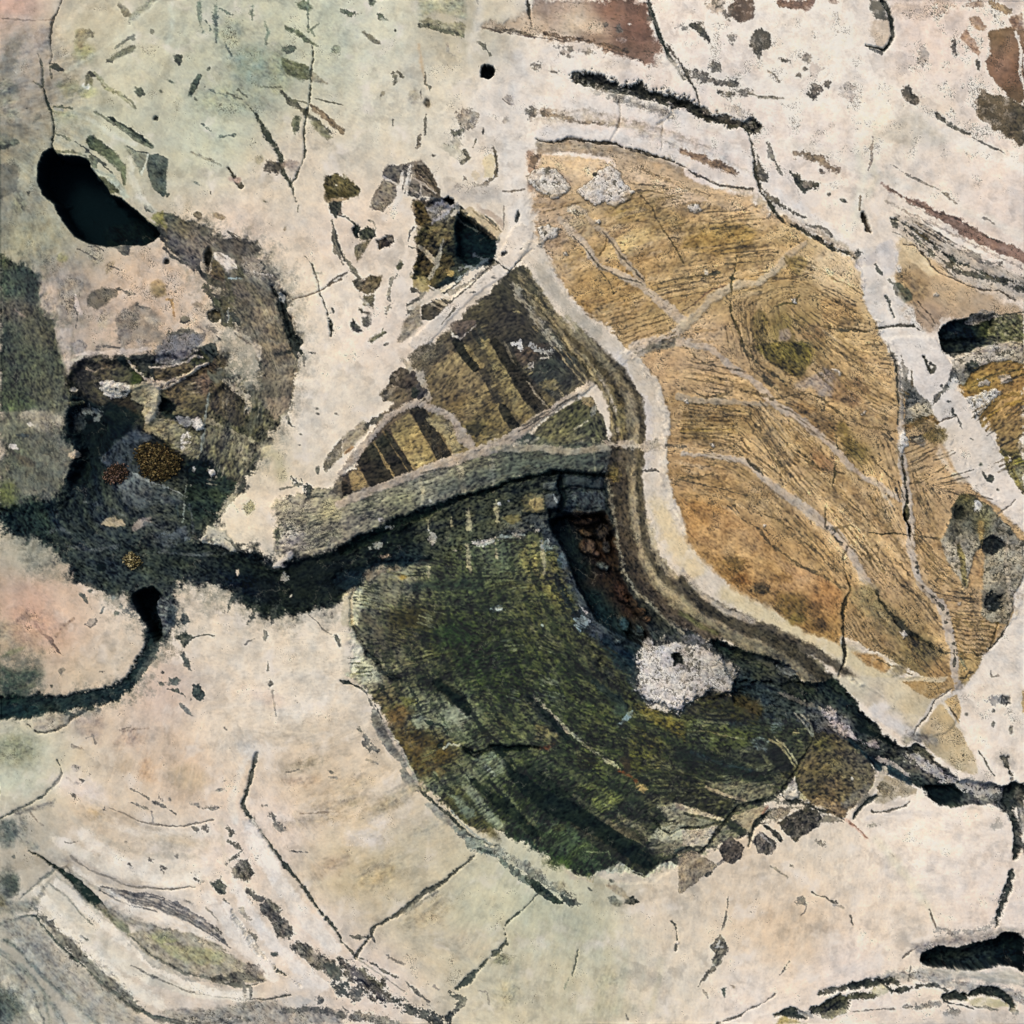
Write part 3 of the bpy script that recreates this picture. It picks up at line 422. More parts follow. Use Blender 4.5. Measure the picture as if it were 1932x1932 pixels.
# pocket under the pale ground
P('225,955 320,930 400,905 440,895 490,960 540,1040 550,1110 500,1120 440,1110 380,1105 300,1060 230,1000', '7a7064', f=12, b=12, part='grey_chip', mo=1); P('165,1130 200,1050 310,1040 300,1120 235,1190 175,1185', '887d70', f=10, mo=1, part='grey_chip')
S('230,1000 310,1050', 'bfb6ac', w=10); S('345,960,16 330,1060,30 330,1120,20 290,1180,12', 'd2c8bc', f=7); S('390,930,24 375,1020,30 365,1100,24', 'cbc0b4', f=7); S('375,1050 420,1100','c0b6a8',w=10); S('345,1050,16 350,1085,14','4c4c4a'); B(385,960,18,40,10,'7a746c',b=14); S('400,950 450,1020 520,1110','6a5a48',w=14,f=12)
P('0,975 40,1010 100,1080 60,1112 0,1115', '6a5d34', f=14); B(14,1000,10,10,0,'c0b89c')
P('410,1135 470,1140 520,1120 600,1140 660,1170 700,1200 760,1250 862,1345 862,1455 850,1490 760,1500 690,1540 650,1590 570,1655 500,1620 400,1560 410,1500 430,1440 420,1340 440,1280 415,1200', f=18, b=18, h=-9, part='dark_cavity', label='dark cavity left of the white vertical vein', mo=1, fl=1, st=.7, sq=.5,
  cp=[(440,1190,'6a5a48'),(540,1200,'5f5f5f'),(500,1300,'5a5132'),(560,1330,'65583a'),(600,1260,'4a4434'),(470,1440,'3f3526'),(470,1530,'3a3222'),(560,1530,'4a4026'),(600,1620,'2c3230'),(700,1280,'101c1e'),(780,1380,'16242a'),(700,1450,'1a2524'),(820,1440,'1c2a34'),(620,1400,'2e3024'),(660,1540,'3f4540'),(420,1600,'7c6c44')])
P('655,1195 720,1220 790,1280 855,1350 862,1440 790,1480 700,1490 650,1440 640,1320', '0f1d20', f=20, h=-30, b=10); B(540,1205,60,34,0,'8f8a88',f=26,b=26,sq=1,a=.8); S('480,1170 540,1200 600,1180','a39c98',w=20,br=.8); S('640,1220 760,1290 740,1250','4c5250',w=8,br=.5); B(570,1480,50,50,0,'5c5034',b=30,sq=1)
S('560,1350 540,1440 500,1560', '8a8472', w=14, br=.5, f=6); S('430,1390 480,1440 520,1490', 'a89c86', w=12, br=.4); P('540,1610 640,1540 655,1595 590,1650', '232b2b', f=6); S('700,1500 760,1510 640,1570','7c8486',w=10,br=.9); P('400,1560 450,1560 500,1590 480,1640 420,1640','a39058',f=12,b=14)
P('575,1130 600,1108 640,1132 632,1150', '232629', f=4, part='pit', h=-20)
P('665,1190 720,1170 800,1200 850,1240 898,1310 872,1352 800,1290 740,1240', 'c2ae8c', f=7, part='cream_strip'); S('665,1190 740,1250 800,1300 868,1352', '3f3628', w=8); S('810,1215,10 850,1260,16 890,1310,12', '45463c', br=.4); S('740,1190 800,1230 870,1300','8a7a5c',w=8,br=.3); P('760,1150 860,1200 905,1250 900,1300 850,1240 780,1190','bfa995',f=14)
B(600,1160,30,16,0,'c0b8b4',b=12); B(640,1190,16,8,0,'d8d0c8')
# shards left of the white vein
frame(900, 480, 1.82)
def shard(s, c, **kw):
    kw.setdefault('f', 8); kw.setdefault('b', 11); kw.setdefault('r', 6); return P(s, c, part='dark_shard', mo=1, fl=.8, sq=.7, tr=.15, **kw)
shard('85,60 140,45 215,75 278,140 265,170 200,180 150,165 105,182 85,120', '5d5436', f=10); P('85,100 150,140 260,150 200,180 105,182','4a4228',f=12); B(150,108,8,5,0,'c0b8a0',f=3,b=3); shard('110,197 182,198 166,250 150,282 120,260', '383b37'); S('125,182 160,190 205,184','a08a6c',w=8)
S('125,300,8 135,360,16 160,430,18 180,490,22 215,520,16 240,560,22 272,602,8', '6c6859', br=.5, f=6); S('128,305,4 142,370,6 165,440,6 190,510,5', '34362f', br=.2, f=4); S('105,640,4 150,605,5 210,575,5','5c5448',f=4)
shard('225,340 245,315 272,330 262,370 270,402 250,390', '182022', h=-6); shard('270,352 310,330 355,350 362,380 300,400 276,410', '363a35'); shard('250,432 330,400 300,470 262,516 248,470', '6b6250', f=10); S('165,270,3 200,275,4 240,315,4','4c4a42',f=3); S('320,300 350,305 358,340','8a8676',w=8,br=.5)
shard('355,400 400,390 446,380 455,410 430,436 375,448', '382f29', h=-5); P('408,375 450,378 458,405 432,412','82786a',f=5,r=3)
shard('335,222 353,140 400,85 460,100 476,140 450,200 400,246 360,246', '83796c', f=7); shard('395,35 430,5 520,0 540,30 500,60 480,105 400,75', '65605a', f=7); S('398,72 440,88 482,110','c3b8aa',w=7,f=4); shard('555,0 620,0 660,60 700,130 705,180 670,188 630,150 570,60', '5a4f42'); shard('538,92 592,112 612,150 590,178 533,166','68635a'); S('560,70 620,110 680,152','a3978a',w=4,f=3); S('600,20,5 650,80,7 695,150,6','3a332a',f=4); S('580,40 660,130','8a7c6c',w=4,br=.3,f=3); S('600,110 598,180','b5aa9c',w=6,f=4); S('540,125 600,165','a89c8e',w=5,f=4)
S('503,45,12 492,110,16 482,160,22 462,225,12','dbd1c5',f=5); S('545,0,10 535,60,12 515,120,14 500,160,12','d6ccc0',f=5); B(515,52,9,16,0,'4f4d4c',f=4); B(505,126,8,10,0,'55534f',f=4)
shard('235,612 280,625 330,588 390,598 378,660 340,692 290,684 250,652', '665b4a'); B(265,632,26,22,0,'4f4a40',b=10); shard('285,702 355,690 352,770 300,745','67604f'); S('275,700 350,775','bdb2a4',w=6,f=4); shard('276,765 328,790 330,800 285,790','57534a'); shard('285,812 320,806 334,850 310,872 290,852','575650'); shard('226,855 240,815 262,850 290,890 255,896 240,880','4a4c48'); shard('320,942 350,915 385,895 395,875 414,890 382,925 342,946','5a594a'); shard('472,535 490,505 505,530 490,570 478,560','6c6c58',f=8)
S('470,590,20 440,620,24 440,650,16 430,700,14 440,740,12 420,770,14 410,805,10','8b8678',br=1.0,f=4,sq=1); S('130,790 125,770','3c403c',w=5); S('565,335,4 540,370,6 535,410,4','45464a',f=3); S('535,440,3 585,450,4','5c564c',f=3); S('410,960 425,955','5a564c',w=6)
P('572,195 612,210 652,300 600,332 573,320','57492f',f=7,b=8,r=3,mo=1,fl=1); S('650,230,16 700,200,22 760,235,14 720,270,20 670,290,16 650,320,12','96939a',br=.6,f=7,cr=.3); S('600,190,10 660,180,16 700,195,12','5f5f5c',br=.5); P('724,182 745,170 787,205 757,216','1a2023',f=3,b=3,r=2,part='pit',h=-12); S('790,210,14 800,240,14 770,270,10','b0a89c',br=.5,f=5)
P('640,330 700,320 770,360 760,400 690,420 640,380','6b6040',f=12,b=12,r=4,mo=1,fl=1); P('655,350 700,340 690,370','9a8458',f=6); P('580,465 640,515 665,568 625,582 583,522','3d3324',f=6,r=3,mo=1); S('588,430,12 630,460,15 680,520,12','aea591',f=5,br=.2); S('718,400,9 702,470,14 682,540,16 645,602,9','a09a88',f=5,br=.2); P('560,605 622,592 642,640 602,690 560,652','a08f60',f=8,b=8,r=3,mo=1); P('735,560 775,562 770,590 740,588','9a8450',f=5,r=3)
B(575,575,18,14,30,'26282a'); B(568,600,14,12,0,'2c2c26'); P('548,655 592,658 597,686 550,682','3f3b35',f=4,r=2); P('695,632 740,596 792,600 797,640 742,682 705,662','1c2426',f=5,r=3,b=5); S('800,560 870,540 840,590 790,620','7c8284',w=12,br=.6,f=6); S('880,470 960,500 900,540','4c5660',w=16,br=.8,f=6); P('530,742 590,705 602,740 550,802 520,802','56534a',f=7,mo=1); P('610,772 660,755 712,790 692,822 640,832 610,800','34302a',f=4,r=2,b=5,part='dark_chip')
for a_, b_ in ((655,722),(680,716),(705,712),(730,722)): S(f'{a_},{b_} {a_+60},{b_+48}','35342c',w=9,f=4,r=3); S(f'{a_+12},{b_-2} {a_+68},{b_+42}','a89f88',w=5,f=4,r=3)
S('820,262,4 880,290,6 930,340,6 985,398,4','625846',f=3); S('640,640,6 700,690,10 760,720,8','cbc0ae',f=5)
T(1, 0)
# white vertical vein
S('1000,330,90 1010,600,120 965,850,120 975,1000,110 990,1150,130 990,1330,120', 'dfd5cb', f=46, sq=.1)
S('1010,1340,130 930,1480,110 830,1570,70 700,1660,70 590,1770,70 500,1870,80 430,1932,90', 'd4c8bc', f=10, b=8, part='white_vein', label='white vein forking down to the left', h=3, sq=.2, dl=.2)
S('860,1490,20 780,1550,24 700,1600,18 620,1650,30', '8f877a', br=.5, st=1); S('850,1480,6 780,1560,8 700,1630,10 620,1700,8 540,1730,8', '45423a', br=.3); S('640,1740 560,1830','5c574c',w=6,br=.3)
S('630,1600,20 520,1660,26 430,1720,24 380,1740,20', 'cbbfae', f=7); P('450,1730 490,1700 545,1690 600,1712 520,1800 440,1812', '4a443c', f=7, part='dark_chip', b=10); S('480,1700 560,1740', 'a09480', w=8); S('510,1690 590,1720','b0a48e',w=6); P('430,1640 470,1650 440,1700','7a746a',f=8)
P('360,1790 440,1720 450,1830 340,1932 310,1932', '8f8473', f=16, st=1, sq=.6)
B(990, 1212, 12, 22, 15, '2d3438', part='pit', h=-6); B(985,1245,10,14,30,'33383a'); B(912, 1435, 24, 10, -22, '2c3238', part='pit', h=-6); B(1012, 1408, 16, 8, 10, '2e3338'); B(740,1650,12,6,-20,'454a4c'); B(855,1570,8,5,0,'55585a'); S('910,1160 905,1300','8a8074',w=5,br=.3)
crack('1072,1408,6 1020,1450,10 985,1490,9 945,1535,8', '2b3032', h=-10); crack('850,1465,10 895,1498,9 945,1535,7 935,1570,4', '33332f', h=-8); S('910,1078 960,1082 1030,1068','7d7060',w=5)
# ochre details
B(1375, 1745, 34, 22, 20, '7c6040', b=16, part='dark_spot'); P('1480,1400 1640,1290 1780,1270 1840,1340 1700,1380 1560,1470 1460,1440', 'c4a468', f=24, st=.8); B(1620,1190,110,40,-10,'94783c',f=50); B(1340,1290,80,60,0,'a8926c',f=60); B(1250,1560,60,60,0,'b2946a',f=60)
P('1350,1560 1600,1500 1700,1560 1600,1760 1400,1800 1290,1700', 'a4804a', f=60); P('1600,1100 1932,1230 1932,1300 1650,1250','a08350',f=50)
def vein(s, col='b7a48f', **kw):
    kw.setdefault('f', 9); kw.setdefault('b', 9)
    return S(s, col, h=2, part='vein', dl=.25, st=.5, fl=.3, sq=.15, **kw)
vein('1225,1235,30 1300,1310,46 1380,1400,44 1440,1495,30 1540,1540,34 1680,1610,46 1780,1700,50 1870,1770,60 1932,1830,60'); vein('1375,1225,20 1460,1300,24 1540,1385,30 1600,1480,34 1690,1580,32', 'ab9880')
S('1440,1500,5 1560,1570,5 1680,1600,6 1760,1680,5', '6a6050', br=.4); S('1300,1330,5 1400,1440,5 1450,1510,7', '5f5646', br=.3); S('1470,1310 1580,1450 1700,1590', '6a5c48', w=5, br=.4)
crack('1688,1108,5 1740,1165,6 1790,1260,6 1850,1350,6 1932,1490,6', '6b5a3c', h=-4); crack('1488,1350,4 1480,1400,6 1450,1440,5', '6a5434', h=-4); crack('1460,1540,5 1510,1610,5 1530,1660,4', '5f5034', h=-4); S('1660,1080 1740,1075 1860,1110','6a5840',w=5)

# ------------------------------------------------------------------ strata in the pale ground, upper right
T()
for q, c_, w_ in (('1012,150 1100,160 1200,185 1300,225 1380,255', 'e8ded4', 20), ('1015,190 1100,195 1200,215 1300,245 1400,290 1440,330', 'e6dcd4', 22), ('1015,225 1120,222 1240,250 1330,285 1420,330', 'b8a892', 7), ('1015,210 1120,212 1220,235 1340,280', '9a8a78', 4), ('1020,255 1140,250 1240,262 1340,295 1430,345 1520,400 1620,480', 'ddd6d2', 18), ('1015,272 1150,280 1280,310 1400,360 1490,400 1580,455 1630,500', 'a89880', 8),
                  ('1250,120 1350,150 1450,165 1530,190', 'e9e0d6', 26), ('1450,400 1540,440 1620,490', '8c7c66', 5), ('1460,385 1560,430 1640,480', 'e4dad0', 14), ('1480,270 1580,300 1700,350', 'e2d8cc', 22), ('1700,215 1800,260 1900,300 1932,320','e8dfd4',24), ('1650,330 1750,360 1850,410 1932,450','e0d6ca',18)):
    S(q, c_, w=w_, f=10, b=4, r=8, br=.15, a=.75)
arcs('1665,340 1720,370 1780,400 1860,440 1932,480', '1690,465 1760,490 1830,530 1900,560 1932,572', [.08 * k for k in range(1, 13)], [('e6dcd2', 8, .8), ('6a645a', 3, .8), ('d8ccc0', 6, .7), ('8d8074', 4, .7)], f=4, b=3, r=6, br=.4)
# ------------------------------------------------------------------ tile 20 (top right)
T(2, 0)
P('255,40 300,0 395,0 415,50 402,100 350,135 270,100', '6d594b', f=9, b=16, part='brown_spot', mo=1, sq=.6); P('375,260 400,190 450,165 500,200 505,260 450,300 437,345 400,290', '58534a', f=7, b=14, part='brown_spot', mo=1, sq=.8, st=.6)
S('50,148,20 100,165,36 130,205,40 155,245,20', '4f504b', br=.3, part='dark_spot'); P('540,10 560,0 740,0 740,40 690,65 600,42', '8d6f60', f=12, b=20, mo=1, sq=.8, part='brown_spot'); S('560,20,40 640,30,40 740,10,30', '8a6c5c', br=.4); B(200,30,50,50,0,'a89684',b=40,sq=1,f=20,a=.6); B(850,8,30,14,0,'a08878',b=14)
P('1070,120 1150,90 1175,120 1188,200 1150,262 1110,275 1080,230 1050,200', 'd3bda6', f=18, part='tan_pebble'); P('1060,0 1125,0 1150,40 1170,110 1140,120 1090,90 1060,45', '6c675b', f=9, b=16, mo=1, sq=.8)
crack('1130,0,24 1165,50,24 1188,120,20 1192,200,18 1170,250,18 1142,282,14 1100,270,9 1040,258,6', '2c322f', h=-18, label='black curved crack round a tan pebble', r=3); S('1060,275 1130,300','6a685e',w=14,br=.4)
P('1728,175 1860,150 1932,175 1932,600 1850,560 1735,425 1712,350 1740,300', f=9, b=14, part='brown_clast', mo=.8, st=.6, sq=.7, cp=[(1800,200,'7d6448'),(1850,250,'84644c'),(1800,380,'8c6852'),(1900,420,'78553f'),(1900,560,'6c543c')]); P('1660,540 1700,515 1850,560 1932,600 1932,830 1830,780 1720,700 1668,640', '655640', f=16, b=24, part='brown_clast', mo=1, sq=1, st=.6)
P('1860,600 1932,620 1932,820 1850,770','4e4434',f=40,b=20); S('1890,180 1920,300 1910,420 1932,500','d8ccc0',w=12,br=.2)
P('1625,100 1680,90 1722,150 1690,182 1640,140', '98795f', f=10, b=12); P('1570,205 1610,170 1650,230 1690,300 1680,330 1620,270', 'a3826c', f=8, b=10, part='brown_spot'); P('1850,110 1932,80 1932,165 1870,165', '8f7058', f=12, b=14); S('1760,20 1850,60','a3896c',w=40,br=.6); B(1680,20,50,14,0,'9a8474',b=20); B(1330,60,140,50,0,'b8a292',b=60,f=30,sq=1,a=.5); B(1480,30,60,40,0,'ae9684',b=60,f=20,sq=1,a=.5)
B(1670,365,12,30,-10,'4f4a40',b=10); B(1540,250,12,40,0,'66605a',b=20,sq=1); B(1365,310,30,50,0,'a09890',b=30,sq=1,a=.7)
P('1240,510 1262,485 1290,490 1312,530 1350,552 1320,602 1270,580 1250,545', '56514a', f=7, b=12, part='dark_spot', mo=1); S('1275,490,20 1300,550,20','3e3b38')
B(745, 510, 34, 46, 10, '5f5850', b=34, sq=1); B(730,540,14,18,0,'38342f',b=10); B(820,480,20,20,0,'5c564e',b=20); B(935, 520, 46, 46, 0, 'b0a294', b=34, sq=1, a=.7); B(585, 347, 30, 10, 10, '47443f', b=14); B(695,330,24,24,0,'8a8278',b=20); B(695,395,14,10,0,'55504a',b=8); B(760,400,40,40,0,'b8aca4',b=30,sq=1,a=.6); B(660,430,16,14,0,'5f5a54',b=12)
S('70,400,10 130,440,30 190,460,20 300,475,26', '7d766c', br=.6); B(260,470,46,16,5,'4f4c46',b=20); B(215,520,16,14,0,'5f5c58',b=12); B(270,530,24,12,0,'8a8478',b=12); S('370,525,6 440,550,10 570,558,8', '77705f', br=.4); S('480,405,5 520,430,8 545,465,6','7d766c',br=.3); B(180,380,30,40,0,'a89f94',b=30,sq=1)
crack('0,380,10 40,440,12 75,510,12 100,600,12', '3f3f3a', h=-9)
S('0,585,60 60,600,60 150,655,60 240,680,60 330,700,50', '55504a', f=10, br=.7, part='dark_seam', h=-6); S('0,590,36 70,615,40 120,650,26 200,675,30 300,705,26', '37352f', br=.5, h=-5); P('345,690 380,665 420,672 452,700 440,740 400,758 355,740 335,715', '33322e', f=6, b=14, part='dark_cluster', label='black ragged spot where the dark seam ends', h=-10, mo=1, fl=1)
B(330,640,80,26,35,'9a948c',b=40,sq=1,f=16,a=.6)
crack('378,745,10 395,820,12 410,890,16 412,950,20 430,1020,22 440,1075,14 470,1110,12 510,1160,14 540,1210,18 580,1265,16 620,1285,10', '363830', h=-14, b=6); P('420,870 450,910 490,1000 480,1032 440,1022 418,960', '5a5449', f=8, b=16); S('490,815,14 505,880,24 545,940,26 560,980,14', '6e695f', br=.7); S('440,1060,20 520,1130,26 600,1180,16 700,1230,14','5c564a',br=.8)
crack('600,1265,14 680,1295,18 740,1335,22 790,1365,24 850,1400,26 930,1425,22 985,1470,16 1010,1508,10', '474438', br=.6, h=-7); S('780,1370 850,1410 930,1430','2f302b',w=14,br=.6); B(995,1435,20,20,0,'3f403c',b=16); B(1030,1465,10,10,0,'45453f'); S('700,1270 800,1290 850,1330','6c665a',w=12,br=.8)
S('0,930,5 60,960,6 150,1010,7 280,1045,7 400,1075,8', '6a6050', br=.3)
S('0,850,30 60,875,30 120,890,40 180,925,50 250,945,44 310,975,30', '8c7058', f=12, br=.4, st=1, sq=.6, part='brown_streak'); S('0,905,50 100,960,60 250,1010,60 400,1030,50', 'dacec6', f=16)
S('645,870,40 680,865,40 730,890,30 775,900,60 830,940,44 880,965,34', '82705f', f=12, br=.6, part='brown_streak', sq=.7); S('615,968,12 650,990,26 665,1030,40 700,1060,44 760,1045,40', '44453f', br=.6, f=6, part='dark_cluster'); P('645,1010 700,1020 720,1050 700,1090 660,1060','3f413d',f=6,b=14); B(720,1040,30,20,0,'7c746c',b=20); B(830, 1098, 12, 10, 0, '55564f',b=6); B(910, 1133, 22, 11, 30, '474a44', b=6); B(790,970,20,10,40,'6a5c50')
S('990,850 1030,1000 1000,1120 980,1250', 'e4dccb', w=50, f=40); S('1090,760 1060,880 1090,1000 1050,1100', 'ddd2bf', w=40, f=30, sq=.3); S('1075,770,8 1068,900,14 1050,960,8','96887c',br=.7); S('1030,950 1050,980','f0e8dc',w=14) if False else None
P('1100,760 1270,620 1420,700 1500,800 1300,830 1150,800', 'd3c7b6', f=40)
S('1020,1205,16 1035,1250,34 1050,1290,30 1068,1305,10', '4d4236', f=6, b=4, part='pit', label='dark brown slot in the white rock', h=-16); S('1005,1110 1003,1190','8a7a62',w=8,br=.5)
crack('1425,640,20 1460,665,26 1500,700,14 1550,725,14 1620,758,16', '4c4b45', br=.6, h=-5); S('1640,775,5 1700,815,6 1810,860,6', '6a665c', br=.5); S('1500,690 1600,750','6f6c64',w=20,br=.9,f=10)
S('1130,1040,5 1180,1075,10 1250,1110,16 1300,1135,30 1380,1170,36 1450,1215,44 1540,1255,56 1620,1310,66 1700,1355,66 1800,1400,60 1932,1455,66', '87695c', f=10, b=12, part='brown_streak', label='long reddish brown streak', st=1, sq=.6, mo=.7)
S('1180,1075 1300,1135 1450,1200 1560,1240 1680,1320 1800,1375','5c483e',w=5,br=.6)
for q in ('1180,930 1300,1000 1450,1070 1550,1150', '1390,1040 1500,1100', '1700,1230 1760,1265'): S(q, '8d8478', w=7, br=.8)
P('1200,1200 1350,1240 1500,1370 1700,1470 1932,1580 1932,1700 1700,1650 1500,1540 1380,1430 1240,1330', 'b9ac9e', f=20, dl=1, st=1, mo=.6)
S('1180,1235,10 1230,1250,20 1330,1310,18 1440,1400,22 1530,1470,24 1640,1510,20 1760,1570,26 1860,1590,20 1932,1640,26', '454740', f=8, br=.9, part='dark_seam', h=-4); S('1250,1290,10 1340,1370,16 1440,1450,18 1560,1530,30 1680,1560,30 1800,1590,24 1900,1640,20', '4c4b42', f=8, br=1.0); S('1400,1300,8 1530,1390,8 1700,1480,18 1800,1490,14','77706a',br=.9)
crack('1255,1378,5 1330,1392,7 1370,1440,8 1410,1500,10 1450,1540,8 1540,1570,8 1620,1615,6 1700,1640,8 1790,1640,8 1880,1690,7', '4c4238', h=-6, f=5); P('1180,1255 1205,1245 1235,1275 1220,1300 1190,1290', '56554d', f=6, b=8)
P('1240,1385 1320,1395 1372,1450 1410,1510 1450,1548 1400,1560 1300,1480', 'd8bf96', f=10, dl=0); P('1220,1530 1330,1560 1400,1650 1370,1690 1280,1660 1225,1590', 'a5885f', f=30, sq=.8)
P('1190,1595 1235,1600 1285,1645 1305,1695 1255,1702 1222,1660', '5a5c4b', f=7, b=8, part='dark_chip'); B(1225,1515,16,22,0,'ddd4cc',cr=1); crust('1415,1655 1440,1645 1450,1670 1425,1678')
S('1000,1500 1100,1440 1150,1400','cfc4be',w=60,f=24)
# white diagonal vein, upper reach
P('1015,1480 1090,1500 1150,1560 1200,1610 1260,1700 1310,1740 1330,1810 1380,1870 1470,1990 1165,1990 1085,1800 1050,1700 1010,1600', 'dfd5cc', f=20, b=8, r=12, sq=.3); P('1090,1390 1180,1350 1225,1400 1220,1480 1200,1560 1130,1560 1100,1480','dacfc8',f=20)
S('1090,1490,10 1110,1530,22 1130,1545,12', '4f524c', br=.3); S('1150,1670,10 1170,1700,20 1180,1740,12 1200,1790,8', '3f4543', br=.3, part='pit', h=-5); S('1170,1580 1200,1610 1215,1660','77756c',w=14,br=.6)
P('1458,1860 1480,1835 1540,1805 1600,1800 1640,1775 1700,1770 1760,1775 1775,1820 1720,1990 1490,1990 1452,1895', f=7, b=10, part='black_cavity', label='black ragged cavity at the right edge', h=-24, mo=1, fl=1, cp=[(1550,1860,'151e22'),(1650,1880,'101a1e'),(1720,1820,'262a1e'),(1740,1880,'343824')])
P('1630,1790 1700,1738 1760,1760 1850,1790 1740,1800 1660,1830 1600,1820', 'a0968a', f=6, cr=1, part='mineral_crust'); P('1770,1795 1840,1770 1932,1770 1932,1990 1700,1990 1740,1880', '5d5d44', f=8, b=12, cr=1, fl=1, part='green_crust'); S('1780,1780 1932,1760','2c2c20',w=6,br=.4)
S('1330,1700,6 1400,1770,8 1430,1830,8','6c5844',br=.4); S('1300,1690 1340,1760 1420,1840','8a7660',w=5)
# ochre, top part
vein('0,1850,50 80,1780,46 160,1690,46 240,1640,44 330,1605,44 430,1595,36 500,1550,40 590,1460,46 640,1410,34 700,1370,20', 'b7a386', f=12)
crack('775,1842,10 840,1845,12 900,1862,20 950,1862,10 1040,1875,8 1110,1850,12 1170,1842,16 1230,1835,10 1310,1842,14 1355,1868,14', '45423a', br=.5, h=-5)
crack('310,1450,5 300,1530,6 285,1580,12 282,1640,10 270,1700,14 272,1760,12 300,1830,12 330,1890,8 340,1932,8', '504a34', br=.3, h=-6); B(283,1570,24,12,10,'35352a'); S('130,1560,8 180,1540,20 215,1535,10','3f3d2c',br=.2); B(138,1540,12,16,0,'d0c4b0')
S('300,1460,6 360,1445,8 440,1430,7 540,1422,6', '6a5a38', br=.4); S('20,1580 80,1560 150,1555','5c4c2c',w=6,br=.3); S('0,1760,6 60,1720,8 160,1640,7 250,1610,5','6a4c34',br=.4); S('480,1580 600,1570 740,1540','6c563a',w=7,br=.4); S('575,1460 620,1530 680,1560','6c5a38',w=6,br=.3)
S('490,1770,6 520,1730,8 580,1712,12 640,1705,10 665,1670,6', '4c4426', br=.2); P('580,1715 620,1700 660,1700 640,1725', '5a5024', f=7); crust('618,1690 640,1685 650,1710 622,1715'); P('395,1770 430,1745 460,1760 482,1810 470,1932 398,1932', '6d5b36', f=16, part='olive_stain', fl=.8)
P('545,1870 600,1840 620,1900 590,1932 540,1932','95826c',f=24); crust('35,1165 60,1150 100,1160 115,1190 80,1215 45,1200'); crust('482,1205 498,1200 500,1228 485,1228')
P('580,1440 680,1450 720,1490 660,1545 600,1510','9c8248',f=16,sq=.7); P('780,1700 900,1690 1000,1740 1040,1810 960,1850 790,1830','a28050',f=30,sq=.7); B(730,1880,100,50,0,'94744c',f=50); P('30,1290 200,1260 330,1260 420,1310 380,1420 200,1440 0,1400', 'a3803f', f=40); B(330,1210,40,40,0,'c09660',f=50)
B(290,1200,14,14,0,'7c6234') if False else None

# ------------------------------------------------------------------ tile 01 (left middle)
T(0, 1)
P('870,20 1000,0 1085,0 1085,60 985,130 880,120', '7b7979', f=8, b=12, cr=.6, mo=1, part='grey_chip'); B(1130, 90, 62, 26, -20, '3a4424', b=16, f=12); P('1140,20 1200,5 1235,40 1225,75 1170,90','5f6560',f=8,b=12,cr=.4); S('870,190,30 960,170,50 1060,110,40','473c2e',f=10,br=.3); P('735,70 860,60 850,150 790,170','3f4240',f=10); B(755, 195, 34, 44, 0, '363f22', f=16)
S('500,100,20 600,140,40 560,190,30','65604f',f=14,br=.6); B(680,110,26,40,20,'232c2c'); P('390,180 440,130 500,150 560,250 480,260 400,240','1c1c1a',f=16)
S('720,100,14 760,160,14 820,210,20 880,230,16','c4b2a0',br=.2); S('555,225,20 600,235,40 660,250,40 720,262,24 800,232,24 880,228,26 920,225,22 1000,205,20 1070,175,20 1110,140,14 1170,120,14', 'bfae9c', f=8, b=10, part='white_vein', h=6)
P('570,240 640,220 720,250 700,285 620,290 575,275', 'c3bbb3', f=8, b=10, h=6, cr=.5, part='mineral_crust'); B(655,255,8,12,0,'232829'); B(690,270,9,9,0,'55585a'); P('735,260 800,235 880,240 905,300 890,400 840,450 810,430 790,380 820,330 760,300', 'ac9f7c', f=16, b=10, h=6, part='cream_strip'); B(790,285,50,40,30,'7c7a5c',f=30); S('895,300,20 880,390,30 825,455,20','b3a48e',f=10); S('855,130,6 855,180,8 870,220,8','2c3034')
P('900,300 950,335 985,365 950,405 890,395', '0b1316', f=8, h=-16); P('600,330 740,300 760,390 700,430 580,420', '2d2721', f=30); P('960,220 1100,210 1180,180 1180,270 1150,400 1060,380 980,350 920,290', f=12, b=10, cp=[(1000,280,'50442f'),(1100,300,'493c31'),(1130,200,'5a4a38')], st=1)
P('400,300 560,380 600,470 560,640 450,680 400,700 440,600 360,440','0f191e',f=30,h=-22,b=14); P('400,680 500,640 520,720 480,800 400,820 370,770', '0a1318', f=24, h=-20, b=12)
S('190,330,20 400,340,30 450,340,20','7c7858',f=16,br=.8); B(410,265,24,14,0,'a8a094',b=8); B(480,380,40,24,0,'5a6268',b=30); B(430,440,40,60,0,'3c4448',b=40); S('140,400 200,400 330,440','a49a86',w=60,f=30,br=.5); B(230,440,70,50,0,'a39a86',f=50,b=20); B(70,590,26,14,20,'cfc6be',b=8); S('60,610,20 120,660,50 180,690,40','4a463c',br=.4,f=16); B(160,460,22,14,0,'c6beb4',b=8); B(40,860,50,80,0,'5d6438',f=50,b=20); S('90,520 150,530','3c4850',w=14,br=.6); B(410,635,30,18,0,'c0ac90',b=10)
P('1075,425 1130,430 1150,470 1110,492 1070,470', 'd2cbc6', f=5, b=9, part='mineral_crust', cr=.5, h=5); S('980,430,20 1040,450,30','aaa8aa',f=10,br=.5); S('1020,590,16 1050,550,26 1060,510,20','c8bfb6',br=1.0); B(1135,540,10,14,0,'b8b4b4',b=8); B(1022,595,8,6,0,'d8d4d0'); B(1185,735,20,20,0,'cbc6c2',b=10, part='mineral_crust'); B(1070,803,12,7,0,'a8a8a4'); B(1090,715,8,14,0,'b8b4ac')
P('820,460 900,430 1000,440 1000,520 1020,620 960,590 880,530 800,500', '88805a', f=20, b=12, fl=1, sq=.8); B(1090,590,40,60,0,'7c7858',f=30,b=20); P('700,500 780,480 860,540 760,600 700,640 640,640', '40474e', f=30)
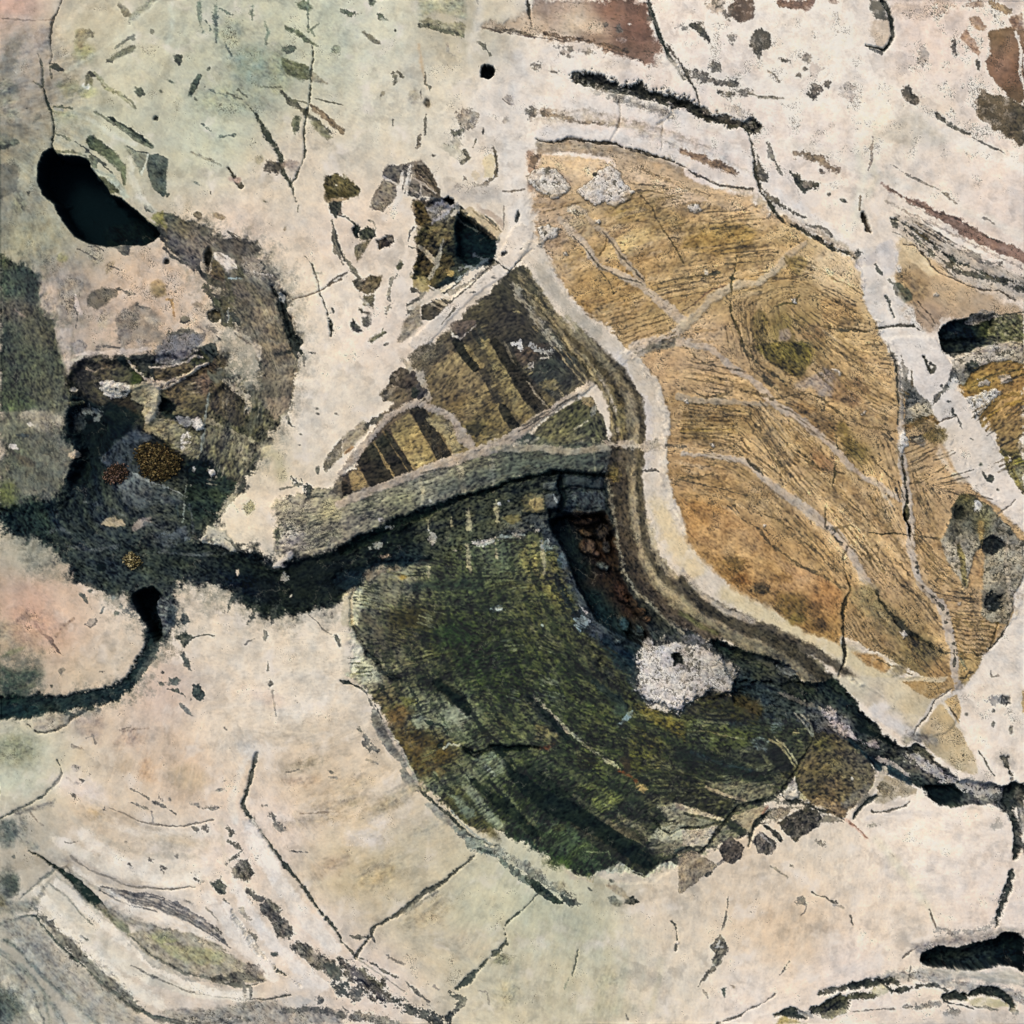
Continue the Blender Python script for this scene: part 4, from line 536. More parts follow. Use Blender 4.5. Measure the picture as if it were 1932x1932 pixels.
P('1180,480 1400,530 1445,580 1400,700 1340,830 1200,720 1140,620 1150,500', f=24, b=12, st=.8, fl=.9, cp=[(1250,550,'605f52'),(1350,620,'5f594c'),(1300,750,'3d3c36'),(1200,650,'3f423c')]); S('1150,430 1280,490 1400,560','8f8a76',w=18,br=.4); P('1200,270 1380,290 1390,380 1370,470 1280,400 1200,360', '3f382c', f=20, b=14)
P('1420,390 1480,370 1480,450 1400,530 1390,470','55574e',f=14); S('1180,280,8 1165,360,8 1150,440,9 1145,560,7 1110,620,6', '7e8680', br=.2); S('1042,800 1030,900 1025,1000', '7a807c', w=8, br=.3); S('1050,800 1040,840','0f171a',w=16)
P('1050,680 1130,690 1150,800 1240,830 1280,870 1200,1000 1100,1050 1040,900','232a28',f=40); B(1220,820,70,50,0,'3a3a30',f=50)
P('640,830 740,760 850,780 960,850 900,900 760,860', '555d60', f=26, b=20, fl=1); S('700,830,20 850,830,40 980,880,16','656a68',br=.9); S('760,620 820,700 700,720 600,660','3a444c',w=50,f=30)
P('570,1030 600,990 640,980 690,1020 700,1040 640,1045', 'a39476', f=12, b=12); S('745,1050,16 790,1015,34 840,995,10', '8c827b', f=12); P('990,1060 1040,1040 1065,1080 1010,1090','4b545c',f=10); B(940,1110,70,40,0,'505a62',f=40,b=20,sq=.8)
P('1112,1112 1160,1090 1172,1042 1255,1062 1300,1100 1335,1170 1300,1180 1250,1152 1160,1140', 'bfb8a4', f=7, b=8, part='pale_chip', h=8); S('1230,1090,6 1300,1120,14 1360,1180,8','747468',br=.5)
S('1550,1260,16 1600,1240,50 1640,1200,40','d3c6b8',f=8,h=8); B(1335,1300,10,16,0,'b5a698'); B(1638,1432,7,9,0,'c4b8a8'); B(1750,1328,12,8,0,'9a948c'); B(1600,1330,16,24,0,'8f8c86',b=20)
P('1600,1240 1932,1180 1932,1420 1850,1460 1640,1480 1660,1340', '14191a', f=30, b=16); B(1500,1400,70,60,0,'151a1e',f=60)
# fragments, veins and spots of the dark pocket
frame(100, 980, 1.56)
P('165,150 230,105 300,100 370,110 400,130 440,180 420,215 330,210 290,230 300,260 340,290 300,310 250,280 190,240 165,200', f=8, b=8, r=5, mo=1, fl=1, st=1, part='brown_fragment', cp=[(200,180,'1e1c18'),(260,140,'3f3b30'),(330,140,'524a38'),(400,180,'3a3a2c')]); S('235,150 270,165 310,150','a08c74',w=6,br=.5); S('290,120 340,145','7c6c54',w=8,br=.5)
P('425,85 540,88 532,172 500,160 450,112', '3a3d3a', f=6, b=6, r=4, mo=1, part='dark_chip'); P('540,150 620,140 700,110 760,70 830,60 805,120 740,132 680,160 600,210 560,205', f=6, b=8, r=5, mo=1, fl=1, part='brown_fragment', cp=[(600,170,'4f4538'),(680,150,'5c4c38'),(740,95,'44502a'),(800,85,'3f4640'),(820,60,'2c3434')]); S('770,60 800,100 840,90','2a3030',w=6,br=.3); B(462,195,24,26,0,'3a4424',b=12)
P('580,250 640,215 720,190 780,168 803,200 795,270 785,350 760,380 700,370 660,330 600,280', f=6, b=7, r=5, mo=1, fl=1, part='brown_fragment', cp=[(700,260,'544a36'),(640,250,'4a3e30'),(740,330,'45402c'),(780,220,'5c4a40')]); P('570,275 615,300 640,330 640,345 565,340','0b1316',f=4,b=4,r=3); P('565,345 700,370 760,390 700,402 640,382 570,362','1d2524',f=10)
P('800,230 870,220 930,260 962,330 955,400 910,415 840,360 792,330', f=10, b=12, r=6, mo=1, fl=1, sq=.8, part='brown_fragment', cp=[(850,300,'463d30'),(920,350,'3c372c')]); S('870,210,20 960,270,40 985,340,24','b3a793',br=.9,f=10); P('985,330 1030,335 1035,380 1010,410 980,380','4c4e46',f=8,b=8)
P('770,400 900,450 1010,480 990,560 930,670 850,620 780,560', f=12, b=10, r=5, mo=1, fl=1, sq=.6, st=.8, part='grey_fragment', cp=[(850,520,'62604c'),(950,520,'6c685a'),(850,600,'504e3c')]); S('770,382 870,432 995,475','8a846f',w=16,br=.4)
P('680,575 780,570 850,630 925,665 880,740 820,822 740,850 690,800 690,680', f=16, b=10, mo=1, fl=1, cp=[(750,650,'141e20'),(850,700,'25302c'),(760,780,'1f2a2a')])
P('190,440 260,380 330,300 430,330 470,370 400,460 330,520 280,570 210,560','0c1418',f=20,b=12); P('380,470 470,430 482,470 440,560 420,612 320,590 300,560','3a444e',f=14,b=12,mo=1)
P('295,215 330,205 380,210 432,225 445,250 400,277 350,287 315,270 295,240','c9c2ba',f=6,b=10,r=5,cr=.5,part='mineral_crust',h=5,label='white crust patch at the top of the dark pocket'); B(372,242,7,9,0,'3a4042',f=3); B(405,258,7,5,0,'55585a',f=3)
P('440,245 500,215 548,215 567,245 560,300 555,360 522,402 495,410 503,370 530,330 480,312 440,290', f=8, b=8, r=5, h=5, part='cream_strip', cp=[(550,300,'b8ab8c'),(480,265,'77735c'),(520,390,'b5a994'),(540,230,'bfb295'),(460,280,'8a8570')])
P('500,402 560,380 640,400 690,430 742,460 762,500 742,562 690,540 620,490 560,462 500,432', f=10, b=10, r=5, mo=1, fl=.8, sq=.6, part='tan_fragment', cp=[(600,430,'8c8264'),(740,500,'87815f'),(660,480,'66644f')]); P('640,372 690,365 715,392 690,420 650,397','8f8f92',f=6,b=8)
S('420,110,7 450,150,9 490,190,11 520,212,14 550,230,14 570,240,18 620,225,13 680,190,12 740,150,13 792,125,8','c3b29e',f=5,b=5,part='white_vein',h=5); S('525,190,10 535,215,10','b8b0a8',f=4); S('540,90,4 530,150,5 528,190,5','2a3034',f=3)
P('712,380 750,376 774,400 765,426 735,427 715,402','dad5d2',f=4,b=7,part='mineral_crust',cr=.4,h=5); S('668,470,10 690,438,13 702,462,10','d2cec8',br=.7,f=4); S('670,485,12 700,488,12','cfcac4',br=.8,f=4); B(671,512,8,6,0,'d8d4d0',f=3); P('782,610 812,608 820,625 800,642 788,630','c9c5c5',f=4,b=6,part='mineral_crust',h=4); B(708,681,9,5,0,'a8aaa8',f=3); B(722,606,5,11,0,'b0aca8',f=3)
S('790,270,5 780,330,5 768,420,7 752,530,7 735,552,4','828a82',f=4); S('680,680,4 676,790,5 670,855,4','77837c',f=4,br=.2); P('430,620 500,650 600,700 682,722 640,762 560,762 470,802 400,762 380,690', f=12, b=10, mo=1, fl=.7, cp=[(450,660,'6a7274'),(560,740,'474f52'),(430,740,'555c5e')]); S('440,625 560,680 690,730','8a9294',w=6,br=.6,f=6)
P('300,860 320,835 345,845 360,865 345,870','a89b80',f=6,b=6,r=2); P('345,850 395,838 410,862 370,875','b0a28a',f=6,b=6,r=2); P('440,895 450,860 490,835 530,850 470,885','968c86',f=7,b=6,r=2); S('130,300,8 170,300,14 210,300,10','a0966e',br=.6); S('200,350,20 290,345,26 260,380,16','707a7c',br=.9,f=10); B(172,245,16,9,0,'b0a8a0',f=5); B(180,540,12,16,0,'b0a08c',f=6); S('560,920,20 660,905,26 700,920,16','4f5a64',br=.6,f=10); B(305,1055,22,20,0,'0e1619',f=8); S('600,700,4 640,760,4 650,840,4','3a4648',f=5,br=.3)
for q in ('60,900 120,880 180,910','220,760 330,780 400,820','500,860 600,880','120,950 260,980 380,960','700,760 720,900','560,990 760,1000 900,990'): S(q,'50585c',w=10,br=1.0,f=8,a=.8)
T(0, 1)
# fibrous cream ground# fibrous cream ground
S('1650,770,10 1690,800,30 1740,830,40 1740,880,30', '41463f', b=16, br=.6, part='dendrite'); S('1590,830 1650,815 1700,800','6c6a5c',w=6); P('1560,900 1650,870 1780,900 1932,850 1932,1100 1750,1180 1600,1180 1550,1050', f=30, b=20, st=1, dl=1.5, sq=1, cp=[(1650,950,'a39a84'),(1750,900,'a69d8a'),(1700,1000,'857f6c'),(1850,950,'9f9674'),(1800,1060,'8f8a74'),(1620,1100,'c4b6a2')])
B(1570,1070,18,50,5,'5d604c',b=16); B(1660,1075,50,30,0,'d0c4b4',f=30); B(1410,930,30,40,20,'a8a078',b=20,sq=1); S('1350,800 1300,900 1230,970','a09a86',w=20,br=.8); S('1480,600 1560,640 1600,760','c0b492',w=60,f=50,sq=.8); B(1355,820,14,24,30,'3c403c',b=8)
P('1828,690 1900,570 1932,540 1932,640 1880,700 1842,745', '6b6354', f=6, part='grey_chip', sq=.6); P('1885,790 1932,740 1932,880 1880,850','665c4c',f=10); B(1795,720,10,20,0,'55564c',b=6)
P('1455,0 1700,0 1680,100 1665,200 1640,365 1590,400 1545,440 1500,370 1490,250 1475,150 1440,60', f=14, b=20, st=1, dl=.7, mo=.8, part='brown_clast', cp=[(1550,50,'85765f'),(1600,150,'6f6250'),(1600,300,'75695a'),(1540,350,'8a7c68')])
S('1690,0,30 1670,50,40 1660,150,16 1645,300,14 1630,365,6','2f3331',f=7,br=.2)
for a, b in ((1265,165),(1350,195),(1440,255),(1280,75),(1385,280),(1415,285)): B(a, b, 12, 9, 30, '5a584c', b=8)
for a, b in ((1790,375),(1900,405),(1795,405),(1700,520),(1690,580)): B(a, b, 9, 6, 20, '4a4a42', b=5)
S('1630,430,8 1632,460,14 1660,480,8','40443c'); S('1715,75 1720,130','77746a',w=14,br=.4); B(1760,60,20,7,10,'55564c')
# necks leading down
P('742,1420 800,1385 860,1385 902,1425 878,1500 885,1540 905,1610 900,1690 870,1700 850,1640 800,1560 760,1480', '0a1418', f=12, b=6, part='black_gully', label='black narrow gully below the dark pocket', h=-60)
P('880,1440 950,1440 1000,1500 980,1600 940,1640 905,1640 890,1520', '5f676a', f=12, b=14, mo=1, cr=.3); B(965,1550,28,60,0,'38434a',f=10,b=12)
T()
S('292,1200,20 284,1225,26 268,1255,24 245,1285,24 215,1308,26 185,1318,30 150,1322,26 100,1330,26 50,1335,40 -40,1338,50', '1e2c2e', f=6, b=5, part='black_gully', h=-10, label='dark curved gully running to the left edge')
S('296,1205,14 290,1235,12 262,1275,8','4a5350',f=6); T(0,1)
P('0,1830 100,1858 200,1840 250,1870 235,1932 0,1932', '34443a', f=70, b=10); S('20,1770,20 70,1745,30 140,1720,10','6f7156',f=20); B(30,1640,60,60,0,'a39a80',f=80)
S('100,1580,20 150,1550,50 200,1545,14', '6d5f52', f=24, br=.3); crack('203,1600,16 230,1640,10 280,1672,16 310,1710,14 335,1745,8 360,1770,4', '6c5c56', br=.2, h=-5); S('320,1660 360,1600 420,1560','a88c78',w=8,f=14); B(180,1600,130,110,0,'c89c84',f=160,a=.7)
S('445,1425,14 470,1440,26 492,1475,12', '666a62'); P('480,1590 500,1560 545,1553 540,1590 510,1605', '998f86', f=6); S('480,1595 515,1606 545,1575 540,1555','6c645c',w=4); B(660, 1528, 14, 14, 0, '5c665c', part='dark_spot'); B(512,1402,20,10,0,'4c5450'); S('570,1530 590,1495','777c76',w=12,br=.3); B(635,1440,18,14,0,'7a807c',b=12); B(720,1510,40,20,40,'6a706e',b=20)
B(1040, 1562, 24, 30, 0, '3a4346', part='dark_spot', b=9); P('985,1665 1040,1635 1090,1665 1070,1700 1040,1720 1020,1690', '3a413c', f=8, b=12, part='dark_spot'); S('1090,1668,8 1150,1655,9 1210,1660,4', '45493f'); P('1012,1765 1040,1748 1060,1790 1080,1850 1060,1840', '4a534f', f=6); B(345,1855,16,18,0,'7a7468',b=10); B(580,1860,18,7,0,'66645c',b=8)
S('1490,1625,14 1500,1650,24 1495,1685,8', '64665c', b=9); S('1510,1800 1512,1850','77766c',w=7,br=.4); B(1524,1922,14,12,0,'6f675c'); S('1890,1655,14 1905,1690,28 1920,1715,18','4c524c',b=8); crack('1740,1540,4 1790,1580,6 1820,1620,5 1865,1645,4', '7d776c', h=-3, br=.4)
B(975,1910,34,16,0,'5d665e',b=12); B(905,1925,12,8,0,'4f5550'); B(918,1862,10,10,0,'66665c'); S('1380,1705 1440,1670','9a9284',w=6,br=.4)
for q in ((1320,1440,-60),(1440,1500,-70),(1540,1530,-80),(1230,1350,-30)): B(q[0], q[1], 50, 14, q[2], '3a403c', f=14, b=26)

# ------------------------------------------------------------------ tile 11 (centre)
T(1, 1)
P('455,210 520,110 600,40 660,60 722,140 800,160 870,300 930,420 962,492 860,540 720,505 600,385 500,290', f=14, b=12, st=1, dl=.8, fl=.7, r=3, part='yellow_stripe', cp=[(600,150,'927f58'),(700,250,'877552'),(600,250,'7f6e4c'),(500,230,'6f6044'),(850,400,'75643f'),(700,400,'7c6c4c'),(650,340,'5c4c30'),(750,480,'463f28')])
P('380,80 470,0 640,0 600,50 520,120 460,220 400,150', '655c4a', f=20, b=16, mo=1, sq=1)
S('650,0,60 700,60,64 750,130,64', '2b2a25', f=8, r=3, part='dark_stripe'); S('790,160,34 840,250,50 880,330,50', '3c352a', f=12, br=.5); S('905,370,50 940,430,56 980,480,50', '2d2a25', f=8, r=3, part='dark_stripe')
S('810,0,50 870,110,70 940,240,80 1010,370,90 1040,430,70', '7c6e48', f=10, b=12, r=3, part='yellow_stripe', dl=1, st=1, fl=.7); S('700,20 790,130','857550',w=20,br=.4)
S('860,0,50 920,90,70 990,190,70', '2e2a24', f=9, r=3, part='dark_stripe'); S('960,130,80 1050,280,90 1140,390,80', '35302b', f=10, b=8, r=3, part='dark_stripe'); P('960,60 1100,10 1200,0 1300,180 1382,268 1300,320 1220,350 1150,280 1060,200', f=14, b=12, mo=1, fl=.8, cp=[(1050,60,'4a3c34'),(1150,150,'222829'),(1250,220,'2e302e'),(1300,290,'4a4234'),(1100,230,'2c3132')])
B(1175, 238, 54, 30, 0, '6f6444', f=12, b=16); S('1040,215,6 1100,300,10 1162,372,8', '857c6c', br=.2); S('915,0 960,100 985,130','6a6250',w=6,br=.3); S('1200,240 1250,305','85795c',w=7); S('1215,45,5 1290,150,6 1385,255,7', '877a5c', br=.2); S('1245,40 1330,150 1400,220','8a7c5c',w=5,br=.4); S('1195,30 1215,45','8a7c5c',w=6)
S('960,15,16 1000,10,30 1010,40,20','c5c2c0',br=.6); S('1060,5,10 1100,40,24 1160,60,40 1200,40,16','9a9a98',br=1.0); B(1070,135,16,18,0,'a8a4a0',b=16); S('1110,90 1160,90','a09a94',w=16,br=.9)
P('700,470 760,455 790,500 760,540 700,520', '332f22', f=10, b=14)
frame(980,880,1.365); P('225,285 262,262 300,282 332,328 312,350 270,347 213,330', '473f39', f=6, b=6, r=3, part='dark_chip'); P('213,330 260,345 302,368 272,396 190,402 178,372', '6c5f4a', f=8, b=8, r=4, part='brown_chip', st=1); P('305,345 345,335 352,370 322,395 300,380', '242827', f=5, b=5, r=3, part='dark_chip'); S('285,258,8 330,300,12 358,368,14 340,400,12', 'a59a8a', f=6); S('455,120,4 470,142,5 495,150,6 530,122,6 556,95,5','c9bfb0',f=3); P('440,100 480,80 560,75 548,100 500,145 462,120','5f5148',f=8); S('545,120,10 565,150,12 590,180,10','2a2c26'); S('570,110,10 600,150,10','33342c'); S('680,140,6 720,230,8 740,280,6','33302a'); T(1, 1)
P('78,665 150,590 250,490 330,600 405,722 270,785 160,822', f=7, b=6, r=3, part='dark_stripe', st=1, fl=.5, cp=[(200,600,'3c3a30'),(150,720,'2f2925'),(300,680,'2c2725')]); S('178,560,9 230,660,11 295,755,10', '84704c', br=.15); S('228,500,7 280,590,8 370,730,8', '6f5e40', br=.3)
P('262,480 380,395 460,530 532,662 410,712 330,600', f=9, b=9, r=3, part='yellow_stripe', dl=.9, st=1, fl=.7, cp=[(330,500,'8a7a4e'),(420,560,'806c44'),(440,670,'a08c5c'),(500,640,'8c7848')]); P('372,372 452,350 540,500 625,640 548,682 460,530', f=6, b=5, col='2b2724', r=3, part='dark_stripe', label='broad dark chocolate stripe', fl=.5)
P('470,430 560,425 620,500 680,600 632,640 560,520', '9a8c64', f=10, b=12, dl=1, st=1, r=3, part='yellow_stripe'); P('500,360 560,390 620,470 650,540 600,500 540,430','8c8266',f=14,sq=1)
P('35,742 90,695 155,818 60,842', '8a744c', f=7, dl=1, st=1, r=3, part='yellow_stripe'); P('0,785 28,788 66,852 0,872', '322a24', f=6, r=3, part='dark_stripe'); P('0,540 120,440 160,480 60,590 0,620', '9a8e78', f=16, st=1, sq=.6); S('20,620 60,590','a87c50',w=16,f=10)
B(240,560,40,30,-30,'2f2f28',f=16); S('130,480 220,420 260,440','4c4a40',w=24,br=.6)
# greenish banded part under the vein
P('1050,560 1100,480 1200,400 1290,350 1400,305 1470,420 1500,500 1500,575 1350,560 1200,590 1100,600', f=10, b=8, st=1, fl=1, dl=.8, part='green_banded_chip', cp=[(1300,400,'45452f'),(1200,500,'55523a'),(1400,480,'3c4032'),(1450,400,'4a4634'),(1330,550,'5c5a42')])
S('1310,490 1380,445','b0a890',w=9,f=6,br=.3); P('1350,310 1410,310 1440,370 1360,355','94805c',f=7,b=8); B(1420,385,14,30,20,'8a8c84',b=10); S('940,560,20 1050,530,40 1110,540,10','2f3a34',f=14,br=.5); S('1050,580,14 1110,540,10','b0a48c')
for q in ('672,712,26 680,780,28 690,865,24', '845,660,26 848,760,24 850,835,20', '444,765,20 450,850,24 458,940,16'): S(q, 'a39c80', f=9, b=8, br=.15, dl=.6, part='cream_stripe')
for q in ('712,950,26 718,1045,26', '872,880,16 876,1010,18', '708,1140,16 712,1240,26 722,1300,10', '865,1130,10 872,1230,20', '1130,1120,16 1140,1300,20', '485,1010,16 490,1060,12', '1420,560,10 1425,720,8', '485,1260,16 490,1330,12', '615,990,10 620,1040,10'): S(q, '95906f', f=9, b=8, br=.4, fl=.8, part='cream_stripe')
for q in ('1010,560 1250,620 1480,640', '1050,700 1300,690 1500,690', '560,830 800,760 1000,700'): S(q, '45504a', w=70, f=60, a=.6)
# main veins
vein('-20,915,46 100,865,46 250,805,46 400,745,46 520,700,44 650,662,50 750,625,60 860,590,74 940,550,60 1010,500,52 1120,425,42 1240,345,34 1310,295,34 1350,275,46', 'aa9b8b', f=8); vein('850,600,30 1000,600,44 1150,600,34 1300,615,40 1500,600,44 1650,585,44', '98907c', f=12)
vein('0,735,40 60,655,44 130,570,34 200,500,30 270,410,30 340,370,40 420,335,36 500,370,40 580,400,40 640,460,50 690,540,56 740,600,50', 'a3968a', f=10, br=.15); vein('340,90,20 400,160,30 450,190,40 470,260,30 480,320,40', 'a59a8a', f=10, br=.3); vein('1340,280,50 1385,250,40 1440,195,50 1520,140,56 1600,85,56 1700,40,56 1790,-10,50', 'b5a696', f=7)
S('1000,500 1120,430 1240,350 1340,290','56524c',w=5,br=.3); S('1020,470 1180,380','5c5850',w=6,br=.4); P('1310,275 1350,255 1375,280 1340,300','cbbba8',f=5)
S('430,250,30 460,280,40 440,310,30','38363a',f=8,br=.4,part='dark_chip'); B(400,180,14,20,0,'3a3230')
# deep dark line and the blocks below it
S('0,1180,50 100,1120,60 200,1075,60 320,1010,50 430,975,50 520,935,46 620,895,36 700,870,26 800,848,24 880,815,20 950,785,20 1050,765,24 1140,745,26 1200,735,30', '131e1b', f=9, b=8, part='crevice', label='long black step under the fibrous wedge', h=-13)
S('1200,735,20 1290,735,24 1400,745,14 1500,745,20','18221f',f=8,h=-16); S('0,1350,110 100,1310,90 200,1265,60 320,1240,40 500,1230,24','15222a',f=30,b=10,h=-8)
S('740,1130,14 800,1130,36 850,1120,26','c0bcb6',br=.7,f=6); S('860,1110,10 930,1095,24 1020,1085,26','9a9c98',br=1.1); S('490,1060,16 510,1090,40 510,1130,24','a8a49a',br=.7); B(255,1045,24,10,0,'a8a498',b=14); B(222,1003,16,8,0,'b0a8a4',b=8); B(497,895,12,8,0,'b8b8b0'); B(885,912,10,10,0,'c0c0bc'); B(880,1505,28,16,0,'b8c0c0',b=14); B(1128,1597,10,8,0,'a8b0a8'); B(940,895,10,7,0,'a8acac')
B(205,1150,30,12,0,'8f948c',b=24); B(245,1210,30,9,0,'a08c78',b=14); P('900,990 990,970 1010,1010 960,1030','767048',f=14,b=10)
P('1015,865 1060,850 1140,850 1150,960 1020,970', f=9, b=9, r=8, part='block', h=6, cp=[(1030,900,'4a4a34'),(1140,900,'5c5c48'),(1080,955,'70643c')]); P('1060,885 1095,870 1140,880 1142,948 1085,945 1050,920', '9a8858', f=7, b=8, h=2); S('1090,870 1088,930','6a5f40',w=8)
P('1145,860 1195,850 1228,860 1228,935 1155,930', '454d50', f=8, b=8, r=7, part='block', h=6); S('1195,860,10 1215,900,14','8c9698',br=.4); P('1130,795 1210,785 1215,828 1130,835', '525c5a', f=9, b=8, part='block', h=8); P('1295,848 1400,838 1485,850 1490,930 1400,938 1300,925', f=9, b=9, r=8, part='block', h=6, cp=[(1330,860,'414c4e'),(1450,900,'363f42'),(1400,925,'2c363a')]); P('1260,760 1480,765 1480,835 1300,830 1255,800','2c3639',f=8,part='block',h=6)
S('1235,745,20 1228,800,30 1250,870,34 1230,940,40','111b1e',f=8,h=-16); S('1250,830,16 1300,815,14 1480,832,8','0d1618',f=5,h=-8); S('1010,968 1150,968','10171a',w=10,f=5); S('1290,950 1400,960 1480,930','3c4448',w=20,f=8); P('1160,930 1280,960 1250,1010 1170,985','0f171a',f=10,h=-14)
# pit with rubble
P('1175,995 1240,985 1310,960 1400,965 1480,955 1500,1000 1545,1100 1555,1200 1560,1290 1600,1370 1640,1450 1700,1560 1745,1660 1730,1730 1650,1700 1560,1640 1500,1620 1430,1570 1380,1470 1330,1390 1290,1290 1250,1180 1190,1080', f=12, b=8, h=-62, part='rubble_pit', label='deep curved pit with rusty rubble', mo=1, fl=.6, cp=[(1210,1030,'0f1a1e'),(1300,1150,'101a1e'),(1350,1300,'0f1c22'),(1420,1450,'0d2028'),(1500,1560,'13272f'),(1600,1650,'1c3038'),(1400,1000,'33261e'),(1450,1100,'2e2218'),(1480,1200,'3a281e'),(1500,1320,'30221c'),(1580,1420,'35231c'),(1640,1520,'402c20'),(1690,1620,'2e2a28'),(1440,1350,'231b1a')])
def rock(x, y, rx, ry, ang, col, **kw): return B(x, y, rx, ry, ang, col, f=10, b=7, h=26, part='rubble_stone', mo=1, fl=.6, **kw)
rock(1390, 1155, 50, 42, 10, '4e4034', label='largest reddish rubble stone'); rock(1440, 1195, 26, 18, 30, '57443a'); rock(1380, 1080, 50, 18, 20, '54422e'); rock(1360, 1010, 60, 24, 0, '443226'); rock(1480, 1070, 40, 50, 0, '39302c'); rock(1330, 975, 34, 14, 10, '54443a'); rock(1430, 1000, 40, 20, 0, '3c2c22'); rock(1500, 1160, 26, 40, 0, '33302f'); rock(1480, 1270, 40, 22, 20, '55605f'); rock(1680, 1520, 34, 26, 10, '4f3a2a'); rock(1640, 1480, 30, 24, 0, '3f3026'); rock(1580, 1420, 30, 60, -20, '3f2a20'); rock(1720, 1560, 24, 20, 0, '553c2a'); rock(1600, 1600, 30, 50, -20, '2a4450'); rock(1690, 1640, 24, 40, -20, '38484c'); rock(1560,1690,20,14,0,'7c8a8c')
B(1375,1130,14,22,0,'35241c',f=8)
S('1060,990,60 1130,1040,60 1180,1120,60 1240,1200,50 1260,1290,50 1290,1400,50 1340,1480,50 1400,1560,50 1440,1650,50 1500,1720,50 1560,1800,60', '454e55', f=14, br=.9, a=.6, sq=.8); B(1240,1230,30,40,0,'50626e',f=20,b=16); S('1210,1330,30 1260,1450,50 1330,1560,50 1400,1640,40','1a2129',f=16,br=.7); B(1355,1585,40,36,0,'8f98a0',f=8,b=24); B(1150,1150,30,30,0,'8f9490',b=30); S('1330,1480,10 1380,1530,16','a8a4a4',br=.4)
P('1560,1750 1640,1720 1720,1780 1650,1860 1600,1830 1520,1700','14232c',f=20,b=16); S('1480,1700 1560,1800 1640,1900','1a2830',w=60,f=30,br=.4); S('1640,1620 1700,1700','4c5c60',w=14,br=.4)
# greens of the olive clast
for q in ('1080,1150 1090,1300','1030,1180 1050,1320'): S(q,'a08c54',w=36,f=20,br=1.0,a=.7,fl=1)
S('150,1320,60 300,1290,70 400,1330,40','8c8270',f=30,br=.6,st=1); B(340,1325,22,12,0,'a08040',f=12); P('100,1400 300,1350 350,1400 250,1520 160,1480','7a7262',f=40,st=1,dl=1)
S('400,1380 600,1370 760,1380','1f2b2c',w=50,f=40,a=.6); B(640,1650,100,60,0,'263a20',f=120); B(400,1560,120,60,0,'352c1a',f=90); S('380,1740,14 470,1850,16 520,1932,14','2a2c26',f=8)
crack('60,1390,6 45,1450,7 48,1520,8 55,1590,8 85,1660,10 120,1720,12 140,1760,20 200,1800,20 220,1850,14 260,1880,24 310,1905,20 330,1910,8', '2b3230', h=-16, b=6)
P('0,1420 60,1380 110,1400 110,1500 90,1600 0,1600','cdc0a2',f=20) ; P('60,1620 120,1740 100,1850 0,1900 0,1640','d0c5b2',f=24); P('110,1780 200,1830 230,1932 60,1932','c0b49c',f=30,st=1,dl=1)
S('120,1540,40 200,1620,60 240,1750,40','5c5247',f=40,br=.6,st=1)
# banded rim between ochre and dark rock
T()
S('1004,478,46 1030,530,44 1060,575,44 1110,625,44 1160,668,46 1200,702,48 1228,740,44 1238,790,50 1232,850,50 1238,920,56 1256,980,60 1285,1040,64 1340,1090,70 1420,1140,64 1520,1195,60 1620,1250,66 1700,1298,80 1760,1345,90', 'd3c5b4', f=4, b=1.5, r=7, tr=0, part='pale_rim', label='cream band bordering the ochre clast', h=3, dl=.1, sq=.1)
S('1240,950,30 1262,1010,34 1310,1070,40','dcc59c',f=16); S('1370,1120,30 1480,1180,34 1600,1240,40 1680,1290,50','d3c29c',f=18); S('1165,670,20 1215,730,24 1222,800,20 1218,880,20','cbc2bc',f=10); S('1120,630 1060,570 1020,510','b3aa9c',w=26,f=14,br=.3)
S('990,520,24 1030,590,30 1075,640,36 1120,680,30 1160,715,40 1190,760,44 1198,820,40 1190,900,40 1192,980,44 1206,1050,44 1240,1100,44 1300,1150,46 1380,1190,44 1460,1225,44 1540,1270,40', f=6, b=1.5, r=6, tr=0, col='7d7258', part='banded_rim', label='brown and cream banded rim', st=.9, fl=.5)
for q, c_ in (('1090,625,10 1130,660,12 1172,700,14 1205,750,12 1212,810,12 1206,880,12 1208,960,16 1220,1030,20 1256,1085,26 1310,1128,24 1400,1170,24 1480,1200,20 1560,1245,20 1620,1290,16','463f34'),
              ('1060,620,10 1110,670,10 1150,715,14 1172,770,16 1178,840,12','4a4130'), ('1165,830,30 1165,900,36 1172,980,34 1190,1060,34 1215,1110,30 1270,1160,26 1350,1200,22','3f352c'), ('1010,560,8 1050,625,10 1100,685,10 1140,735,10 1160,790,10 1162,860,8','3a3426')):
    S(q, c_, f=7, b=1.5, r=6, a=.85, tr=.1, part='dark_band', st=.8)
for q, c_ in (('1185,745,12 1200,800,10 1196,870,8 1195,960,8 1212,1050,8 1250,1110,8 1320,1160,10 1400,1192,12 1480,1225,12','a08f70'), ('1150,730,10 1175,790,12 1172,840,8','998a5c'), ('1070,600,8 1120,655,10 1160,700,10','8e8468'), ('1222,985,10 1245,1060,12 1300,1115,12 1380,1158,12','b0a080')):
    S(q, c_, f=5, b=3, r=5, a=.8)
S('970,535,10 1000,590,14 1030,630,14 1060,660,10','8d8778',f=5,br=.4); S('985,510,10 1010,550,10 1040,600,8','4a4634',f=5,br=.2); S('1010,560,4 1050,620,5 1090,670,5 1130,720,5 1155,780,4 1160,850,4','9a8a66',r=5,br=.1); S('1147,890,3 1155,950,4 1165,1020,4 1178,1080,4 1200,1115,4 1235,1150,4 1290,1195,4','8a8470',r=5,br=.2)
P('1170,668 1210,690 1240,740 1230,760 1200,735 1185,700','c8bbaa',f=5); S('1195,655 1240,640 1280,625','b3a390',w=14,f=6); P('1205,668 1235,648 1270,632 1290,640 1262,655 1230,668','6d675a',f=6,b=6)
